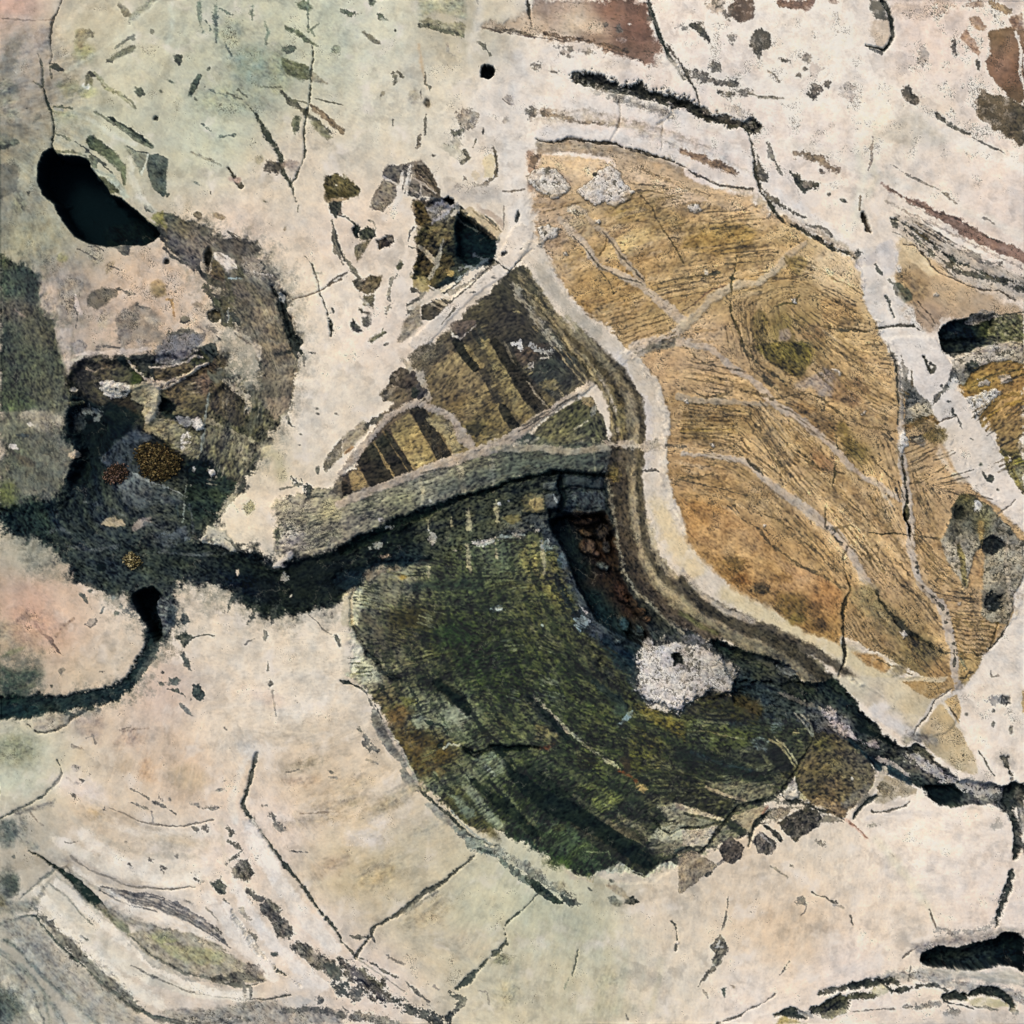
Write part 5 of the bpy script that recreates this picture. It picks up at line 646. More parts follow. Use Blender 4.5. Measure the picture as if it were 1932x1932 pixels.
P('1160,845 1200,842 1205,880 1168,885','5a4f3e',f=8); S('1148,838,14 1200,842,14 1240,838,14','b3a592',f=5,part='vein'); S('1192,893,3 1220,886,5 1235,888,4 1245,892,2','45403a',f=3); crack('1258,840,3 1300,850,3','5a564e',h=-2)
B(1160,892,10,14,0,'7a6838',f=8)
# lower end of the rim: dark trough and white lump
T(2, 1)
S('0,1340,70 60,1420,60 150,1510,60 300,1590,60 450,1650,70 600,1720,70 700,1800,60 780,1870,60 860,1932,60', '3c372f', f=30, b=8, part='dark_band', st=.8); S('0,1440,20 80,1540,30 200,1620,30 330,1660,26 450,1720,26 560,1770,30 650,1850,30 720,1932,30', '756e58', f=18, b=8, st=.8); S('0,1530,20 100,1600,24 200,1650,24','5b5a3c',f=16)
S('0,1290,30 60,1360,30 130,1440,30 250,1520,30 400,1570,30', 'b3a694', f=16)
P('165,1690 220,1690 350,1735 480,1770 600,1830 700,1932 300,1932 250,1860 220,1780', f=14, b=14, h=-18, part='dark_trough', mo=1, fl=1, cp=[(230,1720,'0f1b20'),(350,1780,'2c3028'),(450,1830,'34382c'),(350,1880,'24303a'),(600,1880,'232626'),(500,1900,'3c4038')]); S('440,1790 560,1860 640,1932','4c4e44',w=30,f=16,br=.6); B(600,1860,50,24,20,'6a7070',b=26,cr=.5); P('0,1660 100,1650 160,1700 200,1790 130,1800 0,1740','6f7076',f=14,b=16,cr=.4)
T()
P('1195,1262 1205,1228 1225,1205 1262,1198 1300,1210 1345,1222 1385,1250 1405,1275 1392,1300 1335,1312 1300,1330 1288,1350 1255,1335 1225,1330 1198,1300', '4a4d50', f=12, b=10, r=10)
P('1200,1262 1208,1230 1228,1210 1262,1203 1300,1215 1340,1228 1378,1254 1396,1276 1385,1294 1332,1306 1295,1325 1285,1342 1255,1328 1228,1322 1204,1294', f=5, b=13, r=12, part='white_crust_patch', label='big pale lilac-white crusty lump', h=12, cr=.75, mo=.8, cp=[(1230,1250,'d3ccca'),(1300,1250,'b9b0a8'),(1350,1290,'b8aea6'),(1260,1310,'cbc4c2'),(1370,1270,'a39c96')])
P('1262,1236 1275,1230 1288,1238 1285,1252 1270,1254','232824',f=3,b=2,h=-14,part='pit'); S('1285,1252,8 1300,1262,8 1320,1258,4','77706a',br=.5); B(1345,1312,8,4,20,'2c2e30'); S('1245,1210 1270,1200 1330,1215','4a4c4c',w=6,br=.5)

# ------------------------------------------------------------------ tile 21 (right middle)
T(2, 1)
P('400,20 450,0 690,0 735,40 735,110 700,170 650,192 590,170 540,150', f=24, b=16, part='olive_stain', fl=1, sq=.9, cp=[(500,40,'5c4f28'),(650,40,'63592a'),(700,70,'80702c'),(600,140,'594a26'),(700,150,'5a4c2c')]); P('750,190 800,150 870,160 880,220 840,310 780,300 740,250', '8f7f70', f=20, b=12, sq=.8); P('630,240 700,200 780,180 760,260 660,270','b09a80',f=24); P('850,230 1000,200 1050,300 980,370 860,320','8c6a44',f=40,sq=.6); crust('835,150 870,145 908,178 895,185'); crust('1010,395 1030,388 1036,408 1015,412')
P('640,440 800,400 880,470 860,560 740,500','87673f',f=40,sq=.7); B(990,620,70,50,30,'6b5a30',f=50,sq=1,b=20); P('560,360 700,340 760,380 700,430 600,400','97703f',f=30); S('900,480 960,600','75602f',w=60,f=40,br=.4,sq=1)
P('0,380 300,360 400,400 380,520 0,560','8f7446',f=50,dl=1,a=.7); S('0,495 150,500 290,490','b08c3c',w=14,f=10); P('740,600 860,640 870,740 720,720','9e7248',f=40,a=.8)
vein('-20,5,44 80,15,44 160,35,40 230,100,36 300,160,46 390,215,46 450,265,40 500,320,40 560,375,40 620,410,40 700,460,46 770,520,40 850,590,44 900,650,36 960,710,34 1020,760,34 1100,800,36 1180,850,30 1230,890,24', 'b9a591'); vein('0,630,28 80,640,24 160,640,26 250,655,34 340,665,36 400,700,34 450,760,36 520,820,46 620,885,54 700,940,56 770,995,50 840,1050,46 900,1110,44 950,1180,46 990,1260,46 1020,1320,44 1075,1380,36 1100,1420,20', 'b9a794')
vein('-10,310,36 100,330,34 200,335,30 340,340,26 480,350,20','a8957c'); vein('1080,770,16 1130,850,14 1180,920,12','c2ae94')
vein('1180,0,16 1205,100,26 1222,220,28 1232,360,34 1240,480,36', '8e8478'); vein('1238,470,40 1232,600,36 1250,700,44 1262,800,46 1270,900,56 1282,1000,56 1290,1100,46 1300,1200,40 1318,1290,38 1345,1370,36 1400,1420,46 1460,1480,50 1495,1560,50 1510,1650,50 1530,1740,50 1545,1830,50 1560,1932,50', 'b8a99a')
crack('1165,10,8 1195,70,12 1208,130,13 1212,220,9 1217,330,11 1220,420,9 1218,465,7', '2f312c', h=-8, b=6); S('1240,60,5 1262,180,6 1265,330,6 1258,450,6', '4c4a44', br=.4); S('1235,90,12 1240,430,16','8c8680',br=.9,sq=1)
crack('1245,650,9 1250,720,12 1262,790,9 1272,850,10 1276,905,12', '2d2f29', br=.2, h=-12); P('1270,900 1285,930 1292,975 1280,1000 1262,1010 1252,975 1255,935', '5b5638', f=5, b=6, h=-10); P('1268,905 1262,940 1275,990 1290,1060 1294,1115 1280,1080 1268,1010 1256,970', '1f2420', f=4, b=5, part='pit', h=-22, label='thin black slot in the vertical vein')
for a, b in ((1322,1240),(1326,1268),(1330,1300),(1357,1382),(1420,1440),(1498,1533),(1485,1580),(1530,1700),(1210,830)): B(a, b, 9, 10, 30, '35342f', b=8)
S('1530,1740,10 1540,1800,16 1540,1830,8','33332c'); S('1410,1430 1470,1500','4c4a42',w=16,br=.7)
# white vein
P('1140,-30 1440,-30 1475,60 1525,130 1505,210 1500,245 1560,270 1620,330 1665,400 1700,470 1770,570 1800,640 1860,720 1932,810 1932,1075 1870,1020 1760,910 1680,850 1600,790 1540,720 1500,640 1450,560 1420,470 1410,400 1395,350 1330,300 1290,240 1240,150 1195,70', f=14, b=7, r=10, part='white_vein', label='broad white diagonal vein', h=4, sq=.25, dl=0, st=.2, fl=0, mo=.3, cp=[(1300,60,'ddd4cd'),(1430,200,'d6ccc6'),(1520,400,'dacfc6'),(1650,600,'dccfc2'),(1850,900,'dccfc4'),(1500,500,'d6c8b8')])
P('1440,560 1540,720 1600,790 1560,800 1440,640','d0b898',f=24,sq=.4)
S('1368,85,10 1385,120,16 1405,175,12', '3b3c34', f=6, b=8, part='pit', h=-6); S('1400,120 1430,140 1415,170','4c4a40',w=14,br=.4); B(1463,248,7,9,0,'383a38',part='dark_spot'); B(1502,335,10,8,0,'3a3c3c'); P('1430,300 1480,260 1500,200 1530,130 1545,160 1520,250 1470,300 1420,360','4c4e4c',f=8,b=14)
B(1530,388,8,18,0,'363a3a',b=6); S('1535,405,14 1560,450,12 1585,485,8','4a4b48',br=.5); B(1690,690,10,10,0,'5c6250',b=6); S('1705,735,8 1730,775,16 1750,780,20','3d4038',br=.2); B(1745,768,16,20,0,'373a36',b=10); B(1785,830,9,9,0,'45473e',b=6); B(1635,545,8,5,20,'55564c')
crack('1420,350,6 1440,310,6 1470,280,5','6c665c',h=-2); crack('1440,455,5 1490,430,6 1540,425,4','5a4c40',h=-4); crack('1790,965,5 1840,930,5 1880,890,4','776c60',h=-3)
# crusty corner and ochre arcs at the right edge
P('1475,-30 1740,-30 1690,50 1600,80 1530,90 1490,50', '1f2628', f=8, b=14, h=-14, part='black_cavity', mo=1, fl=1)
P('1520,95 1600,60 1700,20 1800,0 1932,0 1932,125 1850,100 1740,110 1680,150 1620,200 1590,250 1540,220 1530,150', f=7, b=12, part='mineral_crust', label='grey speckled crust at the right edge', h=5, cr=1, sq=.5, cp=[(1580,100,'c2b6a6'),(1750,60,'b8ac9e'),(1900,50,'a89c88'),(1580,200,'77746c')]); B(1640,140,40,34,0,'3c4038',b=26,cr=.4); B(1540,200,24,40,0,'4a4c4c',b=24)
P('1590,240 1640,190 1720,130 1860,110 1932,125 1932,280 1800,265 1720,280 1620,290', f=9, b=10, part='ochre_arch', cp=[(1750,140,'a8823f'),(1650,240,'8f7032'),(1850,180,'a37c3c'),(1900,240,'97713a')], dl=1, st=.8); crust('1790,195 1840,185 1872,210 1840,232 1800,230','b8aa9c'); crust('1675,215 1715,205 1745,225 1730,250 1680,248','b0a498'); P('1640,150 1700,130 1740,140','6c5c34',f=6); S('1640,240 1760,180 1932,150','6c5a2c',w=6,br=.5)
P('1610,310 1700,285 1765,262 1800,275 1780,310 1730,360 1690,410 1650,425 1625,360', 'c6c0bb', f=7, b=12, part='mineral_crust', cr=1, h=5, sq=.5); B(1760,285,30,24,0,'d4d0ce',b=12,f=8); B(1540,240,40,30,20,'d0ccc8',b=24,f=10)
S('1690,440,14 1740,380,20 1800,320,24 1870,295,20 1932,300,18','7c5f28',f=10,br=.3); S('1700,470,14 1760,400,20 1830,350,20 1932,340,18','a6802f',f=8,br=.2); S('1720,500 1800,420 1932,390','8a6c34',w=8,br=.4)
P('1800,600 1860,620 1932,640 1932,850 1890,800 1850,740','6c6234',f=10,b=14,fl=1,sq=1); B(1910,680,30,30,0,'9c9430',f=20,b=20); crust('1845,640 1870,645 1875,680 1850,685'); P('1880,700 1932,690 1932,830','7f7c60',f=10,cr=.8)
# crust beside the vertical vein
P('1235,60 1290,210 1330,290 1400,350 1415,400 1370,440 1320,470 1265,460 1255,380 1240,240', f=8, b=12, part='mineral_crust', cr=1, sq=.7, cp=[(1270,150,'a39a90'),(1290,250,'6a6a66'),(1340,400,'b3a690'),(1290,330,'5f6264')]); B(1290,290,26,30,0,'35393c',b=24); B(1300,340,30,14,0,'30353a',b=20); B(1285,440,24,16,0,'2d302c',b=20); B(1340,385,50,36,0,'b8aa90',b=16,cr=1)
P('1222,520 1245,500 1275,545 1285,590 1260,600 1235,640 1220,590', 'd5d2d0', f=5, b=10, part='mineral_crust', cr=.6, h=5); B(1320,550,40,26,0,'3a3630',b=22,fl=1); B(1345,570,26,24,0,'8c8272',b=20,cr=.8); B(1185,548,16,10,0,'2c2c28'); B(1430,520,60,50,0,'7c6838',f=30,b=20,sq=1); S('1260,480 1400,420 1440,450','6c4f24',w=26,f=14,br=.5); B(1360,470,60,36,0,'88704a',f=20,b=20,sq=1)
# crusted dark clast
P('1568,850 1650,860 1745,925 1845,1040 1890,1105 1932,1125 1932,1335 1885,1395 1868,1440 1862,1500 1835,1590 1790,1590 1740,1580 1692,1540 1690,1420 1700,1250 1722,1150 1690,1150 1650,1180 1625,1300 1612,1392 1590,1395 1575,1340 1500,1250 1460,1120 1510,1020 1525,930', f=8, b=10, r=9, part='crusted_clast', label='dark clast covered with white granular crust', cr=1, mo=1, h=4, sq=.5, cp=[(1600,880,'6a6138'),(1570,960,'45443a'),(1600,1060,'6c6a5c'),(1540,1180,'b3a996'),(1600,1280,'b0a590'),(1600,1120,'8f8778'),(1680,930,'6c6850'),(1700,1020,'6f6c48'),(1790,1030,'77726a'),(1850,1100,'8a8478'),(1780,1200,'a09884'),(1740,1340,'b5a98f'),(1870,1250,'aca08c'),(1840,1350,'7f7768'),(1750,1460,'6a665c'),(1830,1540,'8f8470'),(1720,1540,'b0a48c')])
B(1562, 965, 34, 40, 10, '25261f', b=22, h=-10, mo=1); B(1530,1080,30,40,0,'5a564a',b=24); P('1660,1150 1700,1120 1740,1110 1800,1100 1815,1140 1780,1180 1750,1200 1700,1190', '24292c', f=7, b=20, h=-10); B(1755, 1470, 54, 52, 0, '25292b', b=24, h=-12, part='dark_spot'); B(1730,1500,16,14,0,'5f6162',b=8); B(1670,925,26,30,0,'c6c4c4',b=18,cr=.8); B(1850,1075,16,20,0,'3a3a38',b=10)
P('1650,1185 1692,1150 1702,1180 1700,1300 1698,1400 1612,1395 1630,1290', 'b08c5c', f=8, b=7, dl=.6, st=.6); S('1690,1030 1690,1140','a58d58',w=24,f=10); P('1560,1130 1600,1200 1610,1380 1585,1370 1570,1250 1545,1150','8f8250',f=6,b=6); S('1835,1100,10 1820,1250,20 1850,1400,26 1840,1560,20','a39684',f=8,br=.2); crack('1780,1590,5 1765,1660,6 1740,1730,5','5a4a30')
# pale lens at lower right
P('1932,1340 1885,1400 1868,1440 1872,1510 1845,1590 1790,1670 1740,1735 1700,1790 1650,1870 1612,1932 1932,1932', 'ddd1c5', f=6, b=5, r=7, sq=.25, dl=0, part='pale_lens', st=.2); S('1865,1400 1872,1500','b8a898',w=12,f=8); crack('1840,1595,8 1800,1660,12 1760,1710,10 1735,1735,6', '3a3a30', br=.3, h=-6); S('1745,1860,6 1750,1890,6 1790,1880,6','8f877c',br=.3)
P('1560,1800 1640,1740 1700,1780 1640,1880 1600,1932 1560,1900','a88a54',f=10,sq=.6); crack('1500,1755,6 1560,1760,8 1620,1750,10 1690,1770,7','4c4634',br=.3,h=-4); crack('1570,1890,5 1600,1895,7 1610,1870,6 1640,1862,6','3f3a2c',h=-4); S('1560,1760,10 1600,1840,20','5c5a44',br=.8)
# rusty lower ochre
P('0,880 140,900 300,960 420,1080 480,1160 640,1260 800,1320 900,1400 900,1500 890,1700 700,1640 500,1500 300,1400 130,1240 30,1130', f=24, b=10, st=.7, dl=.1, sq=.4, mo=.9, fl=.5, cp=[(100,950,'b07f42'),(200,1080,'b58850'),(300,1150,'b8915c'),(500,1300,'b68c52'),(250,1300,'ab7c3c'),(400,1450,'ad8146'),(650,1350,'b3895a'),(800,1450,'a3703c'),(650,1480,'84602f'),(740,1560,'8f6a38'),(860,1650,'b08446')]); B(300, 1250, 60, 40, 20, '6b5228', f=40, b=24); B(440, 1388, 50, 34, 10, '473a26', f=36, b=24); B(620,1480,90,50,20,'6f5628',f=60,b=30); B(750,1500,44,36,0,'684a2a',f=36,b=24); B(780,1600,40,30,0,'6c5030',f=30,b=20); B(640,1560,50,30,0,'7c6830',f=40); B(330,1340,70,30,20,'8c5c28',f=40,b=20); B(560,1330,60,26,0,'8a6230',f=40,b=20); P('960,1750 1100,1760 1180,1830 1150,1860 1040,1820','b5884c',f=20)
# layer lines
for q in ('0,265,8 60,275,8 130,310,9 220,300,9 300,265,8 380,280,9 480,300,8','500,320,12 560,320,9 640,290,10 720,292,9 800,330,10 870,380,10 940,440,11 1010,465,10 1100,480,9 1210,510,9','0,760,7 80,765,8 180,738,8','0,700,6 100,705,6 180,690,6','380,380,10 390,450,9 440,490,5','470,425,6 540,520,7 600,590,7 700,640,6 780,710,6 860,740,5','310,500,7 360,580,8 420,650,9 520,720,9 590,780,7','560,560,5 640,630,5 760,700,5','1060,640,8 1100,690,9 1160,740,10 1210,790,10 1260,800,9','1290,800,9 1370,780,9 1430,740,8 1500,690,7','1040,850,6 1090,930,7 1150,960,6','940,910,6 1010,970,7 1100,1050,7','230,860,10 290,900,14 320,960,9','260,920,7 360,1010,8 440,1060,7 500,1140,10 600,1210,9 720,1290,7 800,1330,6','430,960,7 540,1000,9 620,1050,7','830,740,6 900,740,12 920,750,6','1170,1290,8 1240,1370,9 1320,1430,9 1380,1470,8 1440,1560,9','1230,1250,6 1300,1330,6','1000,1120,5 1050,1190,6 1070,1260,5','1100,1150,5 1110,1220,6 1140,1290,5','930,1500,6 1010,1560,8 1060,1640,9 1130,1720,9 1220,1780,8 1300,1830,7','960,1470,7 1020,1540,8 1040,1590,7','1250,1690,7 1340,1740,8 1440,1790,7','1100,1790,6 1200,1830,6 1300,1870,6','700,1140,6 800,1220,7 880,1290,6','640,1250,5 760,1300,6 880,1370,6 930,1400,6','1300,1080,4 1380,1100,5 1450,1110,4','850,1060,6 880,1050,5 960,1035,5','0,20 120,120 200,110','1290,150,5 1300,250,5'):
    S(q, '5b4a2e', f=5, b=6, r=10, br=.35, a=.9)
for q in ('340,0,8 355,50,12 420,110,12 460,160,9 540,200,12 590,250,10','450,190,20 490,240,18 540,265,9','780,35,18 800,70,14 840,110,8','700,0 760,40','860,480 880,600'): S(q, '453f2c', f=6, b=8, br=.4)
for k in range(9): S(f'{1530+k*2},{1560+k*26} {1600+k*4},{1575+k*27} {1690-k*4},{1572+k*27} {1790-k*12},{1590+k*25}', '66522f', w=6, f=5, b=6, br=.45)
for k in range(7): S(f'0,{395+k*24} 100,{405+k*23} 200,{398+k*24} 300,{390+k*24}', '6b532f', w=5, f=5, b=6, br=.7)
crack('375,672,12 400,700,14 420,720,10 450,735,14 455,750,6', '33322e', h=-9, b=7); crack('865,690,4 865,750,6 850,810,5','4e4630',h=-3); crack('810,930,4 812,1040,4','5c5440',h=-3); crack('1060,1075,4 1130,1083,6 1200,1078,7 1280,1085,5','45402f',h=-4)
S('835,1060,5 850,1045,6 870,1075,5 845,1090,5','4c4a40'); B(815,1045,10,10,0,'45433a',b=8); S('855,1095,6 875,1120,12 900,1135,10','33332e',br=.4); B(450,1080,12,12,0,'4a3f2c'); crust('455,1030 470,1030 468,1048 455,1045')
crack('935,1150,4 910,1220,5 912,1290,6 940,1360,7 948,1400,10 925,1450,14 910,1530,12 905,1620,12 912,1700,16 925,1760,18 905,1820,16 890,1860,10 885,1892,6', '2b2a25', h=-14, label='crack running down through the ochre into the cream band')
P('1080,1350 1140,1460 1240,1560 1330,1640 1420,1720 1500,1760 1400,1780 1280,1740 1160,1660 1020,1520 960,1460 940,1400','7c6c48',f=50,b=20,sq=.8,dl=1)
crack('1098,1408,10 1120,1460,12 1165,1520,20 1215,1570,34 1260,1620,34 1320,1660,26 1390,1695,14 1440,1745,10 1500,1760,7', '393931', h=-10, br=.25); B(1330,1720,70,50,20,'5e5030',f=40,b=30,fl=1,sq=1); crust('1228,1635 1260,1625 1275,1655 1245,1672'); B(1225,1850,40,30,0,'8a7c60',f=30); B(690,460,10,10,0,'6c5a34') if False else None
crust('15,325 30,320 35,345 18,348'); crust('160,570 175,568 180,590 165,592'); crust('1548,1465 1570,1458 1572,1478 1552,1480')

# ------------------------------------------------------------------ tile 22 (bottom right)
T(2, 2)
P('850,-30 1500,-30 1420,90 1380,160 1310,280 1250,310 1180,270 1090,170 960,80', f=14, b=6, part='pale_rim', sq=.15, cp=[(1000,20,'c9bea6'),(1200,60,'d4c4a4'),(1100,100,'c8baa6'),(1300,150,'ccb994'),(1200,250,'cdc3bb'),(1350,80,'cdb995')]); P('1240,0 1560,0 1500,50 1435,108 1380,85 1310,50', 'b08c55', f=8, b=10, sq=.8, dl=.8, mo=.8)
P('1330,300 1375,230 1450,130 1480,130 1560,230 1600,330 1660,430 1670,520 1580,520 1480,440 1380,370', f=16, b=10, sq=.7, mo=.6, part='tan_clast', cp=[(1420,250,'c3ac88'),(1480,200,'c8ac7c'),(1600,450,'cdb78f'),(1400,340,'a39478'),(1550,480,'b8a684')]); P('1478,108 1555,70 1572,140 1568,240 1500,165', 'cba872', f=7, b=7, part='tan_clast', sq=.7); S('1510,150 1540,190 1570,220','5a4a2c',w=12,br=.3)
S('1480,120 1530,200 1600,300','d4c6b2',w=16,f=10); S('1150,140 1090,150 1180,230 1280,290 1320,300','cfc8c4',w=50,f=30); S('1270,330 1330,310 1420,330','8f8a80',w=50,f=30,br=.6,st=1)
crack('1530,35,5 1480,75,6 1430,108,8 1400,170,10 1370,215,8 1330,260,6 1315,300,5', '5c5448', br=.3, h=-6)
B(1825, 105, 34, 28, 0, '45484a', b=12, part='dark_square_spot', h=-6); B(1770,105,34,26,0,'9c9a98',b=24,sq=1); B(1612,186,10,9,0,'44463c',b=5); B(1760,240,10,14,0,'55564e',b=8); B(1860,275,10,20,0,'5f6058',b=8); B(1762,165,8,10,0,'6c6c66',b=6)
S('1925,60 1932,160','c8a468',w=16,f=10); crack('1680,390,4 1715,440,6 1735,490,6 1765,532,4', '56584e', br=.3, h=-3); S('1800,425,10 1830,430,34 1835,470,20 1855,510,12 1872,545,16', '35362f', f=6, b=12, h=-8, part='dark_spot'); B(1830,430,60,50,0,'9c988e',f=50,a=.5)
P('300,0 700,0 880,0 960,90 1010,160 1090,230 1150,310 1200,350 1270,370 1330,350 1420,420 1500,500 1570,560 1700,570 1810,590 1932,565 1932,700 1840,720 1760,690 1600,690 1520,705 1420,682 1360,605 1240,545 1100,480 990,380 880,300 760,275 640,210 480,200 300,130 280,60', f=10, b=12, r=12, part='dark_trough', h=-18, mo=1, fl=1, sq=.7,
  cp=[(350,60,'1c2a34'),(450,100,'253039'),(550,150,'2c3438'),(650,30,'2a2c26'),(700,80,'1a211f'),(850,60,'26302c'),(950,150,'151f20'),(1050,230,'10181a'),(750,180,'4c525a'),(900,240,'77747a'),(1020,330,'252d33'),(1110,400,'20272c'),(1200,380,'3b3f40'),(1100,350,'55554f'),(1230,430,'3a3a34'),(1300,470,'5c5a52'),(1400,520,'77726a'),(1180,490,'22323c'),(1350,580,'1a262a'),(1480,620,'0f191c'),(1580,640,'2b3330'),(1700,610,'7f7e7a'),(1800,620,'5c5e5e'),(1880,640,'2c3232'),(1650,680,'55585a'),(1450,440,'6f6a58')])
S('560,60,10 660,110,16 800,160,16','6f6a60',br=.8); B(840,185,40,34,20,'b5acad',b=24,cr=.7,f=8,part='mineral_crust',h=8); S('880,240,50 930,280,60 990,330,30','b8acac',br=.6,cr=.6,f=10,h=6,part='mineral_crust'); B(1080,355,44,24,20,'9c9090',b=26,cr=.6,h=5); S('1130,440 1200,470 1290,530','a8a09a',w=20,br=1.0); S('1300,430 1400,480 1500,560 1600,570 1700,590','b0aaa2',w=50,br=1.1,f=10); S('1580,590 1700,630 1800,620','aaa8a4',w=40,br=1.2)
S('640,180 740,300 720,200','8c887c',w=7,br=.2); S('1000,260 1090,300 1200,350','0f1719',w=40,f=16,br=.4); S('960,340,30 1040,420,30 1110,475,34 1200,520,40 1290,570,40','1d2f3a',f=12,br=.2); P('1375,600 1550,590 1590,640 1560,690 1450,690 1390,650','0f191c',f=9,b=10,h=-20,part='black_cavity')
# left part: olive clast detail
S('0,410,70 150,430,60 300,480,70 420,540,70 490,570,40','161d1c',f=26,br=.2); S('60,400 250,470 400,500','28333a',w=20,f=14,br=.4); P('100,100 200,60 380,80 480,150 420,250 250,230 120,200','38321f',f=40,b=20,fl=1); B(390,160,60,50,0,'3c3226',f=40,b=20,a=.7); P('0,180 200,220 420,280 500,340 300,380 0,360','47482c',f=50,fl=1); S('0,290 160,280 300,320','76684a',w=8,br=.6); S('330,400 460,395 500,460','5c5844',w=20,br=.5)
P('380,340 450,310 500,340 480,390 430,385','7f8a92',f=12,b=14,sq=.8,mo=1,a=.8); P('480,400 560,370 640,460 600,530 520,470','201f20',f=14,b=10); B(650,290,16,14,0,'b0986c',b=12); B(540,250,40,30,0,'5c6466',f=20,b=20)
S('500,330,7 560,360,8 600,420,8 640,480,8','8f805f'); S('520,315,7 580,360,7 625,420,7 655,465,6','a39474'); S('680,190 740,250 740,300','8a8678',w=6,br=.2)
S('140,595,10 200,620,16 280,650,18 365,672,10','ab9c7b',f=6,part='cream_stripe'); S('-20,700,30 60,722,30 150,750,28 235,782,14','bfb092',f=7,part='cream_stripe'); P('0,600 130,610 300,680 230,770 100,720 0,680','2f2b22',f=16,b=14,fl=1); P('130,560 400,570 530,570 500,640 380,680 250,620','7a6e5a',f=24,b=16,sq=.8,fl=.8); P('0,740 120,770 210,800 180,820 0,810','8f8674',f=10,b=8)
P('0,835 100,830 200,812 232,825 190,870 140,935 0,925','b9ad98',f=8,b=8,part='pale_chip',sq=.4); P('262,772 380,720 485,692 470,750 385,852 300,800','a59778',f=8,b=9,part='pale_chip',sq=.5); S('460,740 490,700','b88a70',w=12,f=6); P('280,780 350,830 380,850 340,880 290,850 250,800','2f302a',f=7,b=12)
crack('745,320,9 715,390,11 680,440,14 650,500,10 600,570,11 555,630,14 500,665,12 400,680,12 330,700,14 265,775,14 200,850,18 150,920,18 100,970,12','2b2d28',h=-10,br=.15); crack('535,610,18 560,650,16 620,665,30 700,690,20 790,730,18 860,745,12 920,785,8','33342f',h=-8,br=.3); crack('500,735,14 450,770,18 410,820,20 385,870,22 373,935,12','262c2b',h=-14); crack('0,820,8 60,825,10 130,815,9 200,800,9 250,788,14','33352f',h=-8); crack('-20,970,20 40,940,24 100,975,14 170,905,14','3c4140',h=-10,br=.4)
P('575,625 620,560 640,535 658,640 625,668 580,660','c9bdaa',f=7,b=7,part='pale_chip',h=6); B(690,650,24,20,30,'c0b484',f=10); P('480,740 560,700 620,720 580,790 520,770','8d8272',f=9,b=12,sq=.9)
P('748,320 800,300 880,295 940,340 1010,400 1060,460 1110,495 1090,560 1030,640 975,700 930,765 870,760 800,720 735,690 665,610 652,500 700,410', f=16, b=16, r=14, a=.85, part='brown_green_clast', label='mottled brown and olive lobe', mo=1, fl=1, sq=.8, dl=.5, st=.6, cp=[(800,350,'52522f'),(900,340,'5c5138'),(750,450,'4f4430'),(850,450,'6e6442'),(1000,460,'4f4c40'),(950,520,'605844'),(750,600,'4c452f'),(850,620,'67563c'),(870,720,'6b553a'),(930,650,'5d5640'),(1040,540,'57503f'),(760,680,'8a7044')]); B(965,550,10,10,0,'c8c4b8',b=5)
P('540,795 620,750 700,712 765,730 800,762 775,815 720,850 640,902 600,870 565,830', '3f3c38', f=6, b=9, part='dark_chip', label='dark lozenge chip', mo=1, fl=.7, dl=.8); S('470,812,14 520,845,26 560,895,22','2e3030',f=6,part='dark_chip'); P('205,942 240,895 272,868 310,900 348,935 330,1000 290,1032 240,1005','4c4643',f=6,b=7,part='dark_chip',mo=1,fl=.6); P('398,905 425,850 460,845 500,870 530,905 530,950 500,975 430,965 410,930','4b4848',f=7,b=12,part='dark_chip',mo=1,fl=.8); S('440,850 510,920','8f8a88',w=9,br=.6); B(145,1080,20,20,0,'2e3133',b=9,part='dark_spot'); S('180,1050 230,1010','77726c',w=16,br=.6); B(510,770,30,12,20,'7c776c',b=12,sq=1); P('790,745 880,770 920,795 850,800 790,790','7f786a',f=10,b=12,sq=.8)
P('-20,975 60,960 120,985 190,1010 210,1030 130,1090 60,1160 0,1200 -20,1200','8d7f6a',f=9,b=9,part='brown_spot',sq=.8,mo=1,fl=.6); P('1130,528 1180,535 1260,575 1340,610 1330,640 1230,660 1150,690 1090,680 1110,600','af9f84',f=12,b=12,sq=.7,mo=.8,part='tan_clast'); B(1150,610,40,40,0,'7f7258',f=20,b=24,sq=1); S('1160,500 1110,560 1060,650 1000,720','c0b4a2',w=30,f=10); B(1010,650,40,60,30,'5f5a50',f=20,b=24,a=.8); S('930,700 1020,620 1050,600','69645a',w=40,f=16,br=.6,fl=1)
crack('1100,650,22 1060,680,26 1020,710,18 990,750,14 975,775,6','2b3333',h=-14); crack('1080,735,6 1130,738,7 1200,728,7 1255,705,6 1290,678,4','5c564c',h=-5); S('1060,770,20 1120,750,16 1250,745,14 1350,730,10','dccfc4',f=10); B(1075,815,26,16,0,'a8a090',b=16); S('930,780,16 980,820,16 1045,885,10','d3ae98',f=12); S('945,790 1000,830 1050,885','a8745c',w=4,br=.2)
